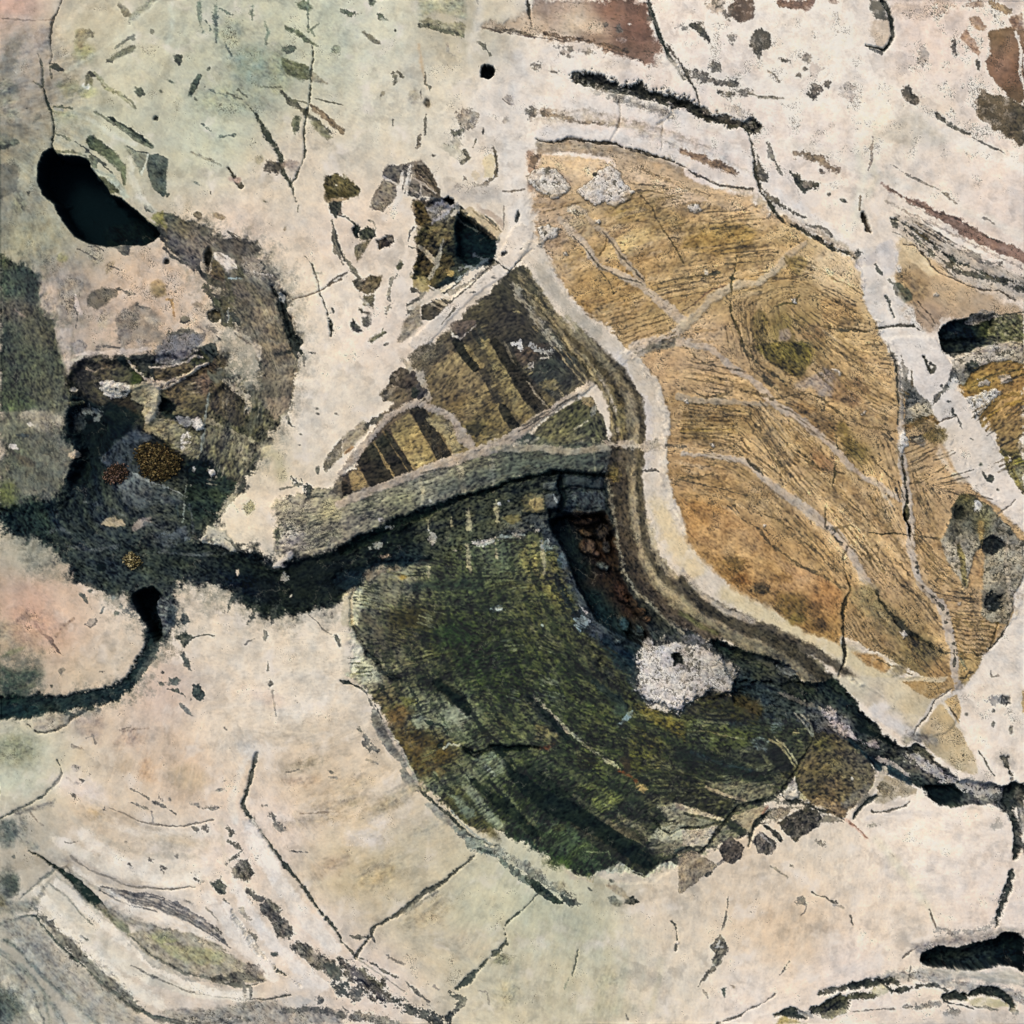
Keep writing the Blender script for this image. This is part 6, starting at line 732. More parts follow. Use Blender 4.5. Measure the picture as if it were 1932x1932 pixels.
# host cracks
crack('735,1185,4 770,1205,8 810,1215,8 850,1240,9 870,1255,5','5c5850',h=-4); S('868,1240 878,1250','5c5850',w=6); S('860,1260 920,1280','a89c8c',w=5,br=.3); B(675,1238,22,18,10,'76726a',b=24); S('705,1260,4 690,1300,5 670,1315,5','8a8276'); crack('950,1320,4 955,1350,5 965,1370,4','6a645a',h=-3); S('1175,965,8 1200,985,6','6c6a5c'); S('500,1040,8 540,1060,5 600,1110,7','98907e',br=.5); B(620,1040,16,8,40,'77746a',b=6); B(790,912,30,12,10,'8c8474',b=18); S('1100,900 1200,1000 1300,1150 1390,1270','e2d6c0',w=40,f=40)
crack('1395,1285,4 1410,1330,5 1430,1370,6 1440,1395,5','6f665c',h=-4); S('1440,1395,6 1500,1400,8 1545,1440,8','5c564e',br=.3); S('1440,1440 1500,1420 1560,1450','9c968c',w=20,br=.8,sq=1); crack('1245,1555,4 1290,1515,5 1330,1498,5 1350,1500,4','7c736a',h=-3); S('1450,1400 1600,1420 1700,1400 1760,1350','a8a096',w=30,br=1.1,f=10)
S('262,1215,5 255,1290,8 245,1350,10 225,1400,14', '66625a', br=.3); P('215,1430 240,1460 262,1505 240,1570 220,1610 180,1620 165,1580 195,1540 165,1500 195,1455', f=7, b=14, col='66635c', part='grey_chip', sq=1, fl=1, mo=1); S('215,1465 200,1500 230,1500','a8a8a8',w=14,br=.6); B(180,1605,8,14,0,'c8c4bc'); S('180,1620,26 145,1650,24 120,1690,12 95,1720,5','55524b',br=.4); S('120,1740 150,1790','a89f92',w=6,br=.3); P('220,1740 250,1738 250,1770 240,1790 235,1765','45514a',f=5); B(290,1722,12,6,30,'9c8c78'); S('605,1580,8 590,1605,7 555,1655,6','5f5c54',br=.3)
crack('528,1765,5 490,1800,6 440,1825,7 380,1850,9 330,1885,9 260,1915,8 200,1932,6','66605a',h=-6,br=.2)
# right edge crack
crack('1885,590,50 1860,620,60 1845,690,50 1860,750,36 1885,800,36 1900,860,36 1895,930,44 1885,990,18','2b3333',h=-24,b=9,name='crevice',label='black crevice down the right edge'); P('1890,620 1932,600 1932,960 1900,900','5a5c58',f=14,b=20,sq=1); P('1905,720 1932,760 1932,860 1915,840','b0aaa0',f=12); crack('1862,1070,16 1852,1130,34 1835,1200,40 1810,1250,50 1790,1300,24 1780,1350,8 1773,1385,5','323a3a',h=-16,br=.25,b=9,name='crevice'); B(1780,810,30,30,0,'b8aea2',b=26,f=20)
# bottom right cavity and layers
P('1300,1480 1500,1440 1700,1420 1800,1380 1932,1400 1932,1500 1500,1500 1330,1560','a09890',f=50,sq=.7); P('1345,1540 1380,1510 1450,1505 1560,1500 1650,1480 1750,1460 1830,1420 1900,1425 1932,1450 1932,1640 1860,1600 1780,1600 1700,1610 1650,1632 1560,1625 1490,1615 1420,1605 1370,1590 1340,1570', f=12, b=10, r=10, part='black_cavity', label='long black hollow at the lower right edge', h=-46, mo=1, fl=.8, cp=[(1400,1550,'131f24'),(1550,1540,'1a2528'),(1600,1530,'2c3230'),(1700,1540,'1c2629'),(1850,1500,'0c171b'),(1650,1590,'243034')])
P('1340,1600 1500,1620 1700,1640 1850,1620 1932,1660 1932,1720 1700,1680 1500,1670 1300,1650','b8b2a6',f=20,st=1)
S('1080,1690,50 1200,1660,50 1350,1655,60 1500,1690,60 1650,1720,50 1800,1740,50 1932,1800,60','a8a39a',f=30,br=.5,st=1,dl=.6); S('1290,1600 1275,1680','8a867e',w=6)
S('780,1770,20 870,1740,30 960,1722,40 1060,1700,44 1140,1690,40 1210,1690,30', '57584f', f=8, br=.8, part='dark_seam', h=-6); S('950,1715 1080,1695 1180,1690','2f332f',w=26,br=.8); S('1140,1725,24 1220,1740,40 1290,1725,30 1350,1710,16','3a3d38',br=.4,part='dark_seam'); S('1350,1710,10 1440,1715,18 1500,1740,20 1480,1770,10','4c4e48',br=.7)
S('525,1880,16 570,1870,36 630,1868,60 690,1890,40','343a35',f=7,br=.3,part='dark_seam',h=-8); S('690,1870 730,1880','a8a49c',w=40,br=.9); S('750,1860,50 820,1840,80 900,1810,90 925,1840,30','3f4136',f=8,br=.3,part='dark_seam',h=-8,fl=1,mo=1); S('800,1890 920,1860','8f8c70',w=24,br=.6); S('940,1780,16 1000,1770,40 1070,1765,50 1120,1750,24','4a4a3a',f=7,br=.4,part='dark_seam'); P('1060,1740 1130,1700 1170,1740 1120,1780','c8c0a4',f=12); P('560,1890 640,1905 700,1932 530,1932','b5a466',f=14)
S('1485,1780,40 1540,1770,50 1600,1785,36','2d322e',f=7,br=.2,part='dark_seam',h=-9); S('1610,1770,16 1700,1740,44 1780,1750,50 1840,1790,46 1868,1830,34 1860,1845,14','272e2b',f=7,br=.2,part='dark_seam',h=-12); P('1600,1800 1700,1775 1790,1790 1850,1830 1780,1840 1640,1840','ccc096',f=10,b=10); S('1600,1830 1700,1840 1780,1850','77756a',w=10,br=.6); S('1860,1850 1890,1870','8f8c80',w=16,br=.5)
S('1250,1835,20 1350,1830,34 1450,1820,20','908b82',f=8,br=.7,st=1,sq=1); B(1520,1862,44,22,5,'77736b',b=24,sq=1,mo=1); S('1480,1805,16 1600,1830,12 1650,1850,8','3a3f3c',br=.3); S('960,1860 1200,1845','8d867b',w=5,br=.4)
S('1500,1890 1800,1890 1932,1910','c0b8b0',w=60,f=30,a=.6)

# ------------------------------------------------------------------ tile 12 (bottom middle)
T(1, 2)
S('455,-10,14 480,20,20 540,60,20','2a2c22',f=10); S('530,0,60 600,60,80 670,120,80 700,165,50','262820',f=14,br=.15,part='dark_stripe'); S('1040,90,40 1120,160,70 1200,250,70 1270,310,40','2a2f2e',f=12,br=.2,part='dark_stripe'); S('1420,0,40 1520,80,44 1600,140,40','212a2a',f=12,br=.2,part='dark_stripe')
S('735,560,34 830,640,60 920,700,66 1010,780,56 1080,850,50 1130,860,30','20281f',f=14,br=.1,tr=.05,part='dark_stripe',label='dark stripe low on the left'); S('890,390,40 930,470,56 1010,560,80 1100,640,100 1200,690,120 1300,740,120 1400,810,110 1520,880,100 1640,960,100 1740,1030,80','141c1a',f=12,b=9,br=.05,tr=.05,part='dark_stripe',label='widest near-black stripe of the olive clast'); S('1050,470,30 1150,560,50 1240,630,50 1300,640,30','232b22',f=16,br=.3,part='dark_stripe'); S('1500,790,40 1600,850,60 1700,900,40','35342c',f=16,br=.5,part='dark_stripe')
P('1270,780 1400,820 1600,930 1740,1000 1770,1060 1700,1095 1640,1060 1500,970 1350,880','302f27',f=16,st=1)
P('575,170 640,132 700,170 715,200 680,262 620,285 590,250','96947f',f=22,b=12,sq=.5); P('380,190 440,170 500,220 480,270 420,270','9c9a82',f=20,b=16); P('310,90 400,90 420,120 360,150','77713f',f=16,b=14); S('480,230 560,250 590,290','25302a',w=14,br=.4); P('250,170 330,130 400,180 330,260 260,240','72502e',f=34,b=20,st=1,a=.8); P('370,300 480,300 640,400 560,480 440,560 400,480','5a4322',f=40,b=20,st=1,dl=1,a=.9)
B(552,362,16,18,20,'23302f',b=7,part='pit',h=-6); S('570,380 600,350 660,360','b8b0a0',w=12,br=.4); P('730,440 850,400 900,440 920,520 860,540 780,500','707562',f=24,b=20,sq=.6,fl=.8); P('800,470 850,490 870,540 820,530','9ca098',f=14,b=16)
P('680,590 730,590 800,680 860,760 920,800 920,850 860,840 780,740','86866e',f=22,b=14,st=1,dl=.8); P('560,640 700,680 850,820 900,900 800,860 650,760','514b2f',f=24,b=12,st=1); P('600,640 690,660 760,760 700,770','6f7464',f=20,b=16,dl=1,st=1)
S('1080,70,8 1130,130,12 1200,200,16 1260,260,14 1340,330,18 1420,390,12 1500,450,16 1570,500,14','a2987f',f=6,b=8,br=.6,fl=1); P('1400,660 1450,610 1540,600 1570,660 1520,740 1440,730','62633c',f=26,b=20,fl=1); B(1680,440,60,70,0,'54502a',f=40,b=30,fl=1); P('1570,440 1620,410 1640,500 1600,530','3a2c22',f=14,b=14); P('1650,540 1690,570 1735,605 1700,630 1660,600','b28f5c',f=9,b=10); S('1560,500 1620,530 1660,560','7a3c20',w=16,br=.3,f=8); S('1110,378,16 1160,370,20 1200,345,12','5f3626',f=7,br=.3)
S('1560,250,14 1600,210,20 1640,170,12','7f8c96',f=10,br=.6); P('1640,140 1720,130 1800,160 1932,230 1932,330 1850,290 1740,220','6a5a2c',f=26,b=20,fl=1); P('1100,240 1230,300 1200,340 1080,330','6d6044',f=24,b=16,fl=1); B(1560,160,40,40,0,'38443a',f=30,b=20)
crack('690,375,12 720,400,18 745,420,24 800,395,18 850,368,26 885,370,30 930,385,18 1000,372,18 1060,365,14 1110,378,8','101a18',h=-26,part='crevice',b=8); S('1215,770,12 1190,830,14 1160,870,10','1a221e',br=.2)
P('1180,790 1300,820 1400,930 1350,1000 1200,950 1120,900','46503c',f=40,b=20,fl=1); S('1380,960 1500,960 1540,1050','6f7458',w=10,br=.8); B(1220,1020,60,30,0,'3c4c26',f=30,b=20)
P('1540,1030 1560,1010 1640,1060 1700,1095 1760,1060 1850,1010 1900,1040 1750,1130 1600,1140 1440,1110 1430,1085 1500,1060','c9bca8',f=10,b=8,h=-3); crack('1640,1075,4 1700,1100,5 1740,1070,8 1800,1030,8 1870,1000,8 1932,980,8','4a4c46',h=-6)
P('1740,880 1800,800 1870,780 1932,800 1932,900 1850,930 1780,900','b3a792',f=14,b=12,sq=.6); crack('1720,740,8 1770,790,12 1800,830,9 1850,860,10 1900,835,8 1932,820,7','262c26',h=-12,b=7); P('1780,700 1900,680 1932,720 1932,800 1850,780','9c8f7c',f=24,b=16,sq=.9,fl=.8); P('1760,890 1932,920 1932,960 1800,990 1720,940','7c6f60',f=24,b=20,sq=1); P('1870,940 1932,930 1932,970 1880,975','4c4f4c',f=8,b=12)
for q, c_ in (('690,590,26 790,690,36 870,780,36 900,820,20', '8a8a74'), ('780,500,20 860,560,34 950,680,44 1040,770,44 1090,810,20', '63654c'), ('930,430,16 1010,530,26 1120,640,30 1230,730,24', '585c40'), ('1310,640,20 1430,740,40 1580,850,40 1720,950,30', '5f5a46'), ('1120,860,30 1250,900,50 1380,1000,40 1450,1060,30', '3f4c34'), ('1200,420,20 1320,520,26 1480,640,20', '5a5a3c'), ('600,240,30 700,330,40 820,380,30', '5c5e48'), ('300,240,30 380,330,50 480,430,50 560,520,40', '6e5636'), ('1560,760,20 1680,830,40 1800,930,36', '857a66')):
    S(q, c_, f=14, b=12, r=8, a=.75, br=.2, st=1, tr=.3)
for q, w_ in (('830,560 920,660 1010,760 1090,850',26),('960,450 1060,570 1170,660 1280,700',22),('1000,500 1100,620 1230,720 1400,830 1600,950 1730,1040',52),('1460,800 1590,880 1720,950',26),('700,120 780,260 900,360',20),('540,10 640,100 710,170',44),('1130,170 1230,280 1300,350 1420,450',24),('1330,420 1450,540 1600,640',14)):
    S(q, '131b19', w=w_, f=9, b=8, r=5, a=.9, br=.1, tr=.1)
# left margin of the olive clast
crack('-10,-5,14 40,10,18 75,28,12 110,45,5','25302e',h=-10); S('95,30,5 140,70,8 165,130,12 190,170,8','6c6a62',br=.3)
S('175,160,20 200,230,60 260,330,70 320,410,60 350,470,30','8c8a80',f=8,b=6,part='grey_band',st=1,dl=.6); S('180,200,40 230,280,40 280,350,44 320,420,24','6f6e66',f=14,br=.3); S('180,130,8 220,210,14 270,290,8 320,380,9 370,450,8','4a4e50',br=.3); S('230,220 290,320 350,420 400,520 430,590','b8ab9c',w=20,f=8,br=.2)
P('318,500 345,480 420,570 435,620 400,620 345,560','86857a',f=6,b=5,part='grey_band'); P('470,690 530,690 640,790 680,850 640,850 540,770','98978a',f=12,b=9)
crack('430,590,5 460,630,10 500,665,12 550,715,10 600,745,14 650,800,16 700,850,12 750,890,12 800,905,10 880,930,9','39433d',h=-9,b=6,br=.2); S('620,730 680,800 760,870 850,920','a3a8a0',w=8,br=.3)
S('640,830,30 700,880,40 760,930,60 830,960,56 900,970,50','7c857c',f=9,b=12,br=.3,dl=1,st=1,part='grey_band'); S('770,940,14 830,965,24 880,960,16','3c4a44',br=.4); S('870,950,40 960,1000,50 1050,1060,60 1130,1120,60 1180,1140,16','95978a',f=12,b=10,br=.3,st=1,dl=1,part='grey_band'); S('900,1010,16 960,1060,40 1020,1110,44 1050,1130,24','637067',f=8,b=10,br=.3,st=1,part='grey_band')
S('1042,1108,20 1090,1145,44 1150,1195,52 1200,1235,46 1240,1248,14','2f3c36',f=6,b=7,part='dark_bar',label='dark slanting bar below the olive clast',fl=.6); S('1060,1080 1140,1130 1200,1180 1290,1230 1320,1245','6f746a',w=40,br=1.0,f=8); S('1240,1215,30 1290,1240,30 1310,1250,16','3f4a44',br=.8); P('1190,1140 1260,1110 1270,1150 1220,1190','a39e86',f=14,b=14,sq=1); P('1230,1040 1290,1070 1340,1100 1430,1110 1400,1130 1290,1110','b9b09a',f=14)
P('1490,1215 1530,1205 1590,1245 1570,1265 1520,1260','7f8272',f=7,b=6,part='grey_chip'); P('1600,1215 1640,1208 1675,1245 1640,1260 1597,1252','2c302e',f=5,b=5,part='dark_chip',label='small black wedge chip'); S('1500,1150,30 1560,1180,44 1610,1215,24','b3a387',f=9,br=.1); B(1520,1125,15,8,10,'343b36',b=5); B(1398,1172,16,6,40,'4a524a',b=4)
# host cracks
crack('770,955,5 720,1010,8 650,1060,14 590,1120,18 540,1155,30 470,1190,30 420,1230,28 370,1270,26 320,1310,22 260,1345,14 190,1375,18 170,1400,16 160,1440,14 110,1500,9 75,1560,9','494c46',h=-10,br=.1,b=6,label='long branching crack low in the middle'); S('430,1240 350,1300 540,1180','8a8678',w=20,br=.7,f=10); S('50,1435,10 100,1440,16 160,1440,8','5a5a54',br=.4); S('170,1440 185,1470','5a5a54',w=8)
crack('1112,1192,5 1080,1225,9 1040,1265,6 990,1310,8 940,1350,10 917,1382,7','414b43',h=-6,b=5); crack('910,1400,5 925,1450,8 915,1490,22 880,1530,28 845,1555,18 810,1580,14 780,1620,20 730,1660,30 690,1710,36 640,1740,16','434c46',h=-10,br=.25,b=8,label='dark dendritic crack at the bottom'); B(905,1570,46,28,-10,'8f8c6c',f=26,b=14,sq=.6); S('610,1770,30 680,1790,36 650,1840,30 620,1880,16','5c6058',br=.9,sq=1); S('600,1890 640,1850 690,1830 700,1800','77776c',w=8,br=.3)
crack('1328,1515,7 1320,1580,6 1308,1630,12 1298,1665,7','485149',h=-5,br=.2); S('1275,1680 1255,1740','9aa08e',w=7,br=.3); crack('1862,1355,14 1880,1385,12 1888,1430,14 1886,1460,12 1884,1520,9','494c46',h=-8,b=7); crust('1872,1470 1885,1462 1898,1475 1885,1486'); S('1600,1880,8 1615,1910,9','77766a')
S('765,1750 820,1755 830,1820','a8a092',w=7,br=.4,sq=1); S('520,1720,12 545,1740,8','9a948a',br=.4); S('980,1720,8 1000,1735,6','9c9a88')
S('-20,1590,50 40,1620,80 120,1680,100 200,1740,110 260,1790,60','63605a',f=14,b=30,br=.4,part='dark_seam',sq=1,fl=1,mo=1); B(70,1760,50,34,0,'45484a',b=34,f=10); S('290,1790,16 340,1820,40 420,1860,66 500,1900,60 560,1932,40','505250',f=10,b=24,br=.5,part='dark_seam',sq=1); B(600,1905,30,30,0,'2c3234',b=24,h=-6); S('0,1880 150,1890 300,1932','837f78',w=60,br=.9,f=20,sq=1,st=1)
S('-10,1460,9 40,1500,12 80,1545,9','5a5a50',br=.3); S('100,1560,5 170,1590,12 230,1630,12 280,1660,10 320,1675,6','5a5850',br=.3); S('360,1695,6 410,1740,12 440,1775,14 490,1810,7','62625a',br=.3); S('250,1540,8 300,1580,14 350,1590,10','8c857a',br=.7); S('80,1560 200,1640 350,1750','a89f90',w=4,br=.3)
S('100,270,16 150,360,34 200,400,24','7a776c',br=1.0,dl=1,f=7); S('140,440 200,460','a09888',w=16,br=.9); S('110,340 130,360','5f5e58',w=14,br=.4)
for a, b, rx, ry, an, c_ in ((250,700,110,30,-28,'9b8a6a'),(60,680,60,24,-10,'a59778'),(200,1080,130,80,-25,'b2a07c'),(60,570,90,40,-5,'b8a68a'),(450,1330,110,60,-20,'b8a886'),(540,1250,60,34,0,'b6a681'),(480,830,60,24,-30,'aea58c'),(700,1480,140,90,0,'c8baa0'),(1500,1690,60,40,-30,'b5ad8c'),(1500,1850,140,60,0,'bab292'),(930,1760,60,80,20,'bab08c'),(330,620,90,40,-30,'b5a88e'),(1100,1500,60,60,0,'c0c0aa')): B(a, b, rx, ry, an, c_, f=80, b=16, a=.75, st=.6)
for a, b, rx, ry, an, c_ in ((130,880,120,50,0,'d6ccc4'),(220,790,40,30,0,'d8d0cc'),(1140,1490,30,30,0,'ccccbe'),(1500,1480,160,20,-5,'ccc6b6'),(1600,1450,40,120,0,'c8c2b2')): B(a, b, rx, ry, an, c_, f=60, b=20, a=.8)
for k in range(9): S(f'{1000+k*100},{1480+k*11%90} {985+k*101},{1650+k*17%60} {960+k*98},{1850}', ('b2b298','c6c2ae','b9b190')[k%3], w=34, f=40, a=.4)

# ------------------------------------------------------------------ tile 02 (bottom left)
T(0, 2)
for q, c_, w_ in (('210,1190 330,1300 450,1420 600,1540 760,1640 950,1710 1150,1760 1400,1780', 'e6decf', 56), ('240,1130 330,1200 430,1310 540,1420', 'dcd4c4', 30), ('380,920 500,1000 700,1080 900,1110 1110,1110', 'e4dacb', 70), ('300,880 420,940 520,1000', 'e0d6c6', 40), ('580,760 760,850 900,870 1180,850', 'e2d6c8', 50), ('420,620 600,720 760,790 900,840', 'b9ab9a', 14), ('330,700 480,820 640,920 850,980 1100,990', 'c9bca9', 30),
                  ('1180,1220 1290,1380 1400,1540 1540,1670', 'e8ded4', 56), ('1320,1150 1440,1340 1560,1500 1700,1620 1830,1720', 'e8dfd8', 62), ('1440,900 1560,1100 1700,1300 1880,1500', 'e6dcd2', 90), ('1250,800 1260,950 1290,1060', 'd8c8b4', 30), ('30,1230 160,1330 260,1440', '9b998f', 30), ('0,1420 140,1500 260,1620 400,1780 520,1900', 'b5b0a2', 50), ('0,1640 90,1700 180,1800 220,1932', 'c2bfb0', 40), ('560,1240 760,1310 960,1370 1130,1440', 'd9cfc4', 24), ('1380,450 1340,560 1310,680 1330,780', 'dcd2c6', 40)):
    S(q, c_, w=w_, f=22, b=8, r=10, br=.1, a=.8)
P('0,0 130,0 180,60 120,110 60,130 0,140','1a3028',f=70,b=12,a=.9); S('120,30,20 200,20,10','5c6448',f=24); B(85,380,120,90,0,'868c6c',f=130,a=.8); B(60,560,160,60,0,'bcc0ac',f=80)
S('-60,180 100,170 200,165','16282c',w=60,f=24,br=.1); B(290,25,8,10,0,'77745c'); S('380,180,30 420,195,26 500,150,14','34403f',f=9,br=.4); B(560,155,14,10,0,'4a504e',b=10); S('150,240,5 170,260,8 200,285,9 260,290,10 310,270,12 370,245,12 395,215,12 440,195,8','595950',br=.2,h=-5); P('180,230 300,200 390,190 380,240 250,280 180,260','b0a694',f=20)
P('430,200 560,180 600,230 560,330 500,330 430,280','a38f84',f=60,a=.6,sq=.3); S('490,320 520,300 540,340','8a8078',w=12,br=.6); S('410,360 470,385','a09488',w=12,br=.6); B(425,483,24,18,0,'b0a49c',b=14); S('680,275,4 740,255,5','a08c7c'); S('690,280 840,260','b8a08c',w=10,f=12)
P('1085,20 1125,12 1135,50 1165,75 1155,105 1120,110 1075,65','44504e',f=6,b=10,part='dark_spot'); B(975,8,28,10,0,'56605c',b=10); B(912,15,14,10,0,'5c6058',b=8); S('940,38,6 1000,48,16 1040,80,16 1050,95,6','515852',br=.3); S('1012,120,14 1050,155,24 1085,190,8','787a74',br=.3); B(1078,97,8,10,0,'4a504e'); B(1525,12,15,13,0,'6a655c',b=8,part='dark_spot'); S('1540,50 1555,190','8a8378',w=5,br=.6); S('1265,262 1278,275','6f6c64',w=7)
crack('322,440,5 340,480,10 347,520,13 330,560,10 290,600,9 240,645,9 180,680,9 110,720,9 40,755,9 0,775,10','565d57',h=-8,b=5,label='curved crack at the lower left edge'); S('380,545 420,570 460,568','948a7c',w=5,br=.2); S('170,740,5 210,780,5 245,810,6','93897c',br=.2); S('100,740 200,710 300,680','8a8880',w=24,f=20,br=.6); B(418,640,10,10,0,'77706a',b=6)
P('0,775 90,790 110,860 70,920 30,930 0,890','55605c',f=40,b=10); B(50,1150,55,60,0,'44504a',f=50,b=14); B(85,1150,14,30,0,'34443f',f=16) ; B(20,1240,30,40,0,'6a6650',f=30); S('130,780 130,900 200,930','8f8f84',w=40,f=40,br=.6)
S('-10,1370,14 60,1350,22 120,1325,18 170,1318,14 200,1330,8','4c5756',f=9); P('0,1270 60,1260 120,1270 150,1290 60,1310 0,1300','8a8a80',f=24)
crack('110,1225,5 170,1180,10 230,1120,14 290,1075,20 310,1055,10','737770',h=-3,f=12,part=None)
S('20,1460,16 90,1490,34 140,1530,30','465654',f=24); S('150,1560,24 220,1640,26 280,1700,24 350,1760,24 400,1800,20 460,1860,16 560,1932,20','667270',f=20); crack('320,1720,8 360,1760,12 430,1820,10 465,1850,5','45544f',h=-4)
crack('0,1540,8 60,1585,10 130,1640,12 190,1670,10 240,1750,12 270,1850,10 280,1932,10','6a736e',f=14,h=-3,part=None); B(30,1840,80,80,0,'525e59',f=70,b=14,sq=.6,st=1); P('0,1300 180,1330 330,1490 520,1660 700,1800 840,1932 560,1932 360,1730 200,1560 80,1440 0,1400','9a978b',f=40,a=.7,st=1,dl=.6,sq=.3); P('0,1560 100,1620 220,1760 260,1932 100,1932 0,1760','a3a395',f=40,a=.6,st=1)
S('180,1260,30 230,1330,30 300,1390,40 360,1450,60 430,1530,80 500,1590,80 580,1650,80 650,1710,80 730,1780,60 800,1840,30','72726a',f=14,b=14,br=.35,part='grey_band',label='long grey layer at the lower left',dl=1,st=1,fl=.6)
crack('190,1320,8 260,1400,9 330,1480,10 410,1560,12 500,1640,13 600,1720,12 700,1800,12 790,1855,12 870,1890,22 950,1910,24 1050,1940,20','4a5856',h=-10,f=7,b=5,label='dark layer edge sweeping to the bottom')
S('0,1150 60,1250 190,1260 240,1170','8f9086',w=40,f=40,br=.4)
P('200,1210 280,1130 330,1170 480,1330 640,1480 780,1580 1000,1680 1250,1730 1500,1750 1480,1780 1300,1790 1050,1770 850,1700 650,1570 450,1400 300,1290','d2cab9',f=30,a=.6)
crack('165,955,5 220,985,8 280,1025,12 340,1060,22 390,1100,34 440,1150,50 500,1210,56 550,1255,50 590,1290,22','202f2b',h=-16,f=7,label='tapered black crack, thickest at the lower left',b=5); S('590,1290,40 650,1340,60 700,1390,50 730,1430,20','7d7f66',f=20,br=.1)
S('330,1050 380,1040 420,1080','8a8378',w=16,br=.3)
P('720,1420 880,1390 1000,1400 1150,1460 1290,1530 1400,1600 1480,1650 1500,1690 1400,1700 1250,1690 1100,1660 950,1610 820,1540','9c9480',f=14,b=8,part='eye_shaped_lens',label='olive tinted eye-shaped lens',st=1,dl=.5,sq=.3); P('840,1430 900,1400 960,1410 1010,1460 960,1475 890,1470','b3b27c',f=20); P('900,1480 1150,1500 1270,1540 1250,1600 1130,1600 980,1560','a8a47c',f=24,st=1); B(1190,1550,50,24,-10,'a8a57c',f=20)
crack('735,1440,5 790,1490,10 850,1540,10 930,1590,12 1020,1630,12 1120,1665,14 1220,1690,20 1320,1710,24 1400,1715,20 1490,1695,8','66685f',h=-6,br=.15); S('1200,1680,20 1300,1670,44 1400,1660,50 1480,1690,20','5b5a52',f=12,br=.5,st=1,dl=1); B(1420,1620,60,30,20,'77706a',f=24,b=24,sq=.8)
S('860,1655,10 890,1668,8','5f625a'); S('740,1600,6 900,1680,8 1050,1740,8 1200,1770,7 1350,1790,9 1500,1790,8 1630,1770,5','8a877c',f=8,br=.2)
crack('400,980,4 450,1020,6 500,1060,6 560,1085,7 620,1108,7 680,1140,6 740,1158,6 850,1168,6 960,1175,6 1040,1168,6 1100,1162,4','6d6860',h=-4,b=4); S('370,1000 430,1090 560,1180','b0a89c',w=20,f=20)
P('540,1160 650,1165 800,1205 930,1230 1040,1270 1140,1330 1220,1400 1290,1480 1310,1500 1180,1420 1040,1350 900,1290 760,1255 640,1220','8e8882',f=10,b=6,part='grey_band',label='grey leaf-shaped fan of fine lines',st=.8)
for q in ('555,1165,5 680,1210,6 800,1240,7 930,1270,7 1060,1330,7 1180,1400,7 1300,1500,5','650,1180,5 780,1205,7 900,1230,8 1010,1265,7 1120,1330,6 1220,1400,6','600,1190,5 740,1230,6 880,1275,7 1000,1320,6 1130,1390,6 1240,1460,6','700,1190,5 850,1240,6 980,1300,6 1100,1370,6','560,1180,5 660,1235,5 760,1265,5 880,1300,5'): S(q,'5a5b5d',f=6,b=4,br=.1)
S('620,1240 760,1280 900,1320 1030,1370','d0c8c0',w=12,f=7); S('545,1270,16 640,1300,20 700,1345,24 780,1365,20 880,1385,12 1000,1420,14 1080,1430,20 1180,1470,14 1290,1520,10','8a8474',f=12,br=.3); S('280,1135,4 340,1180,7 400,1240,8 460,1310,9 520,1370,7','9a9a8c',f=9); S('460,1440,12 490,1455,14','66685c',br=.6)
crack('1448,408,9 1440,440,14 1430,480,22 1415,540,22 1398,600,24 1380,650,22 1365,690,20 1385,725,14 1420,775,16 1460,835,16 1500,890,16 1550,955,16 1600,1015,18 1640,1075,20 1690,1130,16 1730,1185,16 1780,1260,16 1820,1310,16 1870,1365,16 1905,1420,18 1932,1475,12','3e4846',h=-14,b=8,label='bent vertical crack at the lower left')
S('1280,820,16 1310,850,34 1300,870,20','5f5f58',br=.6); S('1290,900,10 1340,930,30 1370,950,20 1320,990,16 1280,1030,8','6c6a60',br=.9,f=6); P('1310,1050 1350,1010 1400,1000 1425,1080 1405,1130 1370,1120 1325,1095','5b5955',f=7,b=16,part='dark_spot',fl=.8,sq=1); P('1192,1135 1240,1108 1282,1145 1262,1190 1235,1195 1215,1165','434b49',f=6,b=14,part='dark_spot',label='dark four-lobed spot')
S('1400,1180,20 1440,1210,50 1480,1230,30','5c5b56',br=.5,f=7); P('1450,1250 1530,1230 1585,1270 1570,1310 1620,1350 1670,1420 1640,1450 1570,1450 1530,1370 1480,1310','62605b',f=8,b=20,part='dark_seam',label='ragged grey-brown band at the lower left',st=1,fl=.8,sq=1); P('1640,1480 1700,1465 1790,1520 1860,1570 1932,1600 1932,1680 1860,1660 1760,1610 1680,1540','66625c',f=10,b=20,part='dark_seam',st=1,fl=.8,sq=1)
P('1830,1600 1900,1590 1932,1600 1932,1700 1880,1680 1830,1650','414544',f=8,b=20); S('1265,1230,14 1290,1250,20','5f6058',br=.5); S('1310,1290,10 1335,1350,18 1375,1410,18 1410,1450,26 1450,1510,20 1500,1560,14 1560,1615,10 1620,1665,9 1700,1720,6','585a52',f=6,b=10,br=.3,part='crack',h=-6); S('1400,1410 1440,1440 1430,1500','77746a',w=30,br=1.0,dl=1); B(1548,1540,18,14,10,'424a48',b=10); S('1360,1280 1400,1330','a8a094',w=24,br=1.0); S('1160,1270 1230,1350','a09a8c',w=4,br=.3)
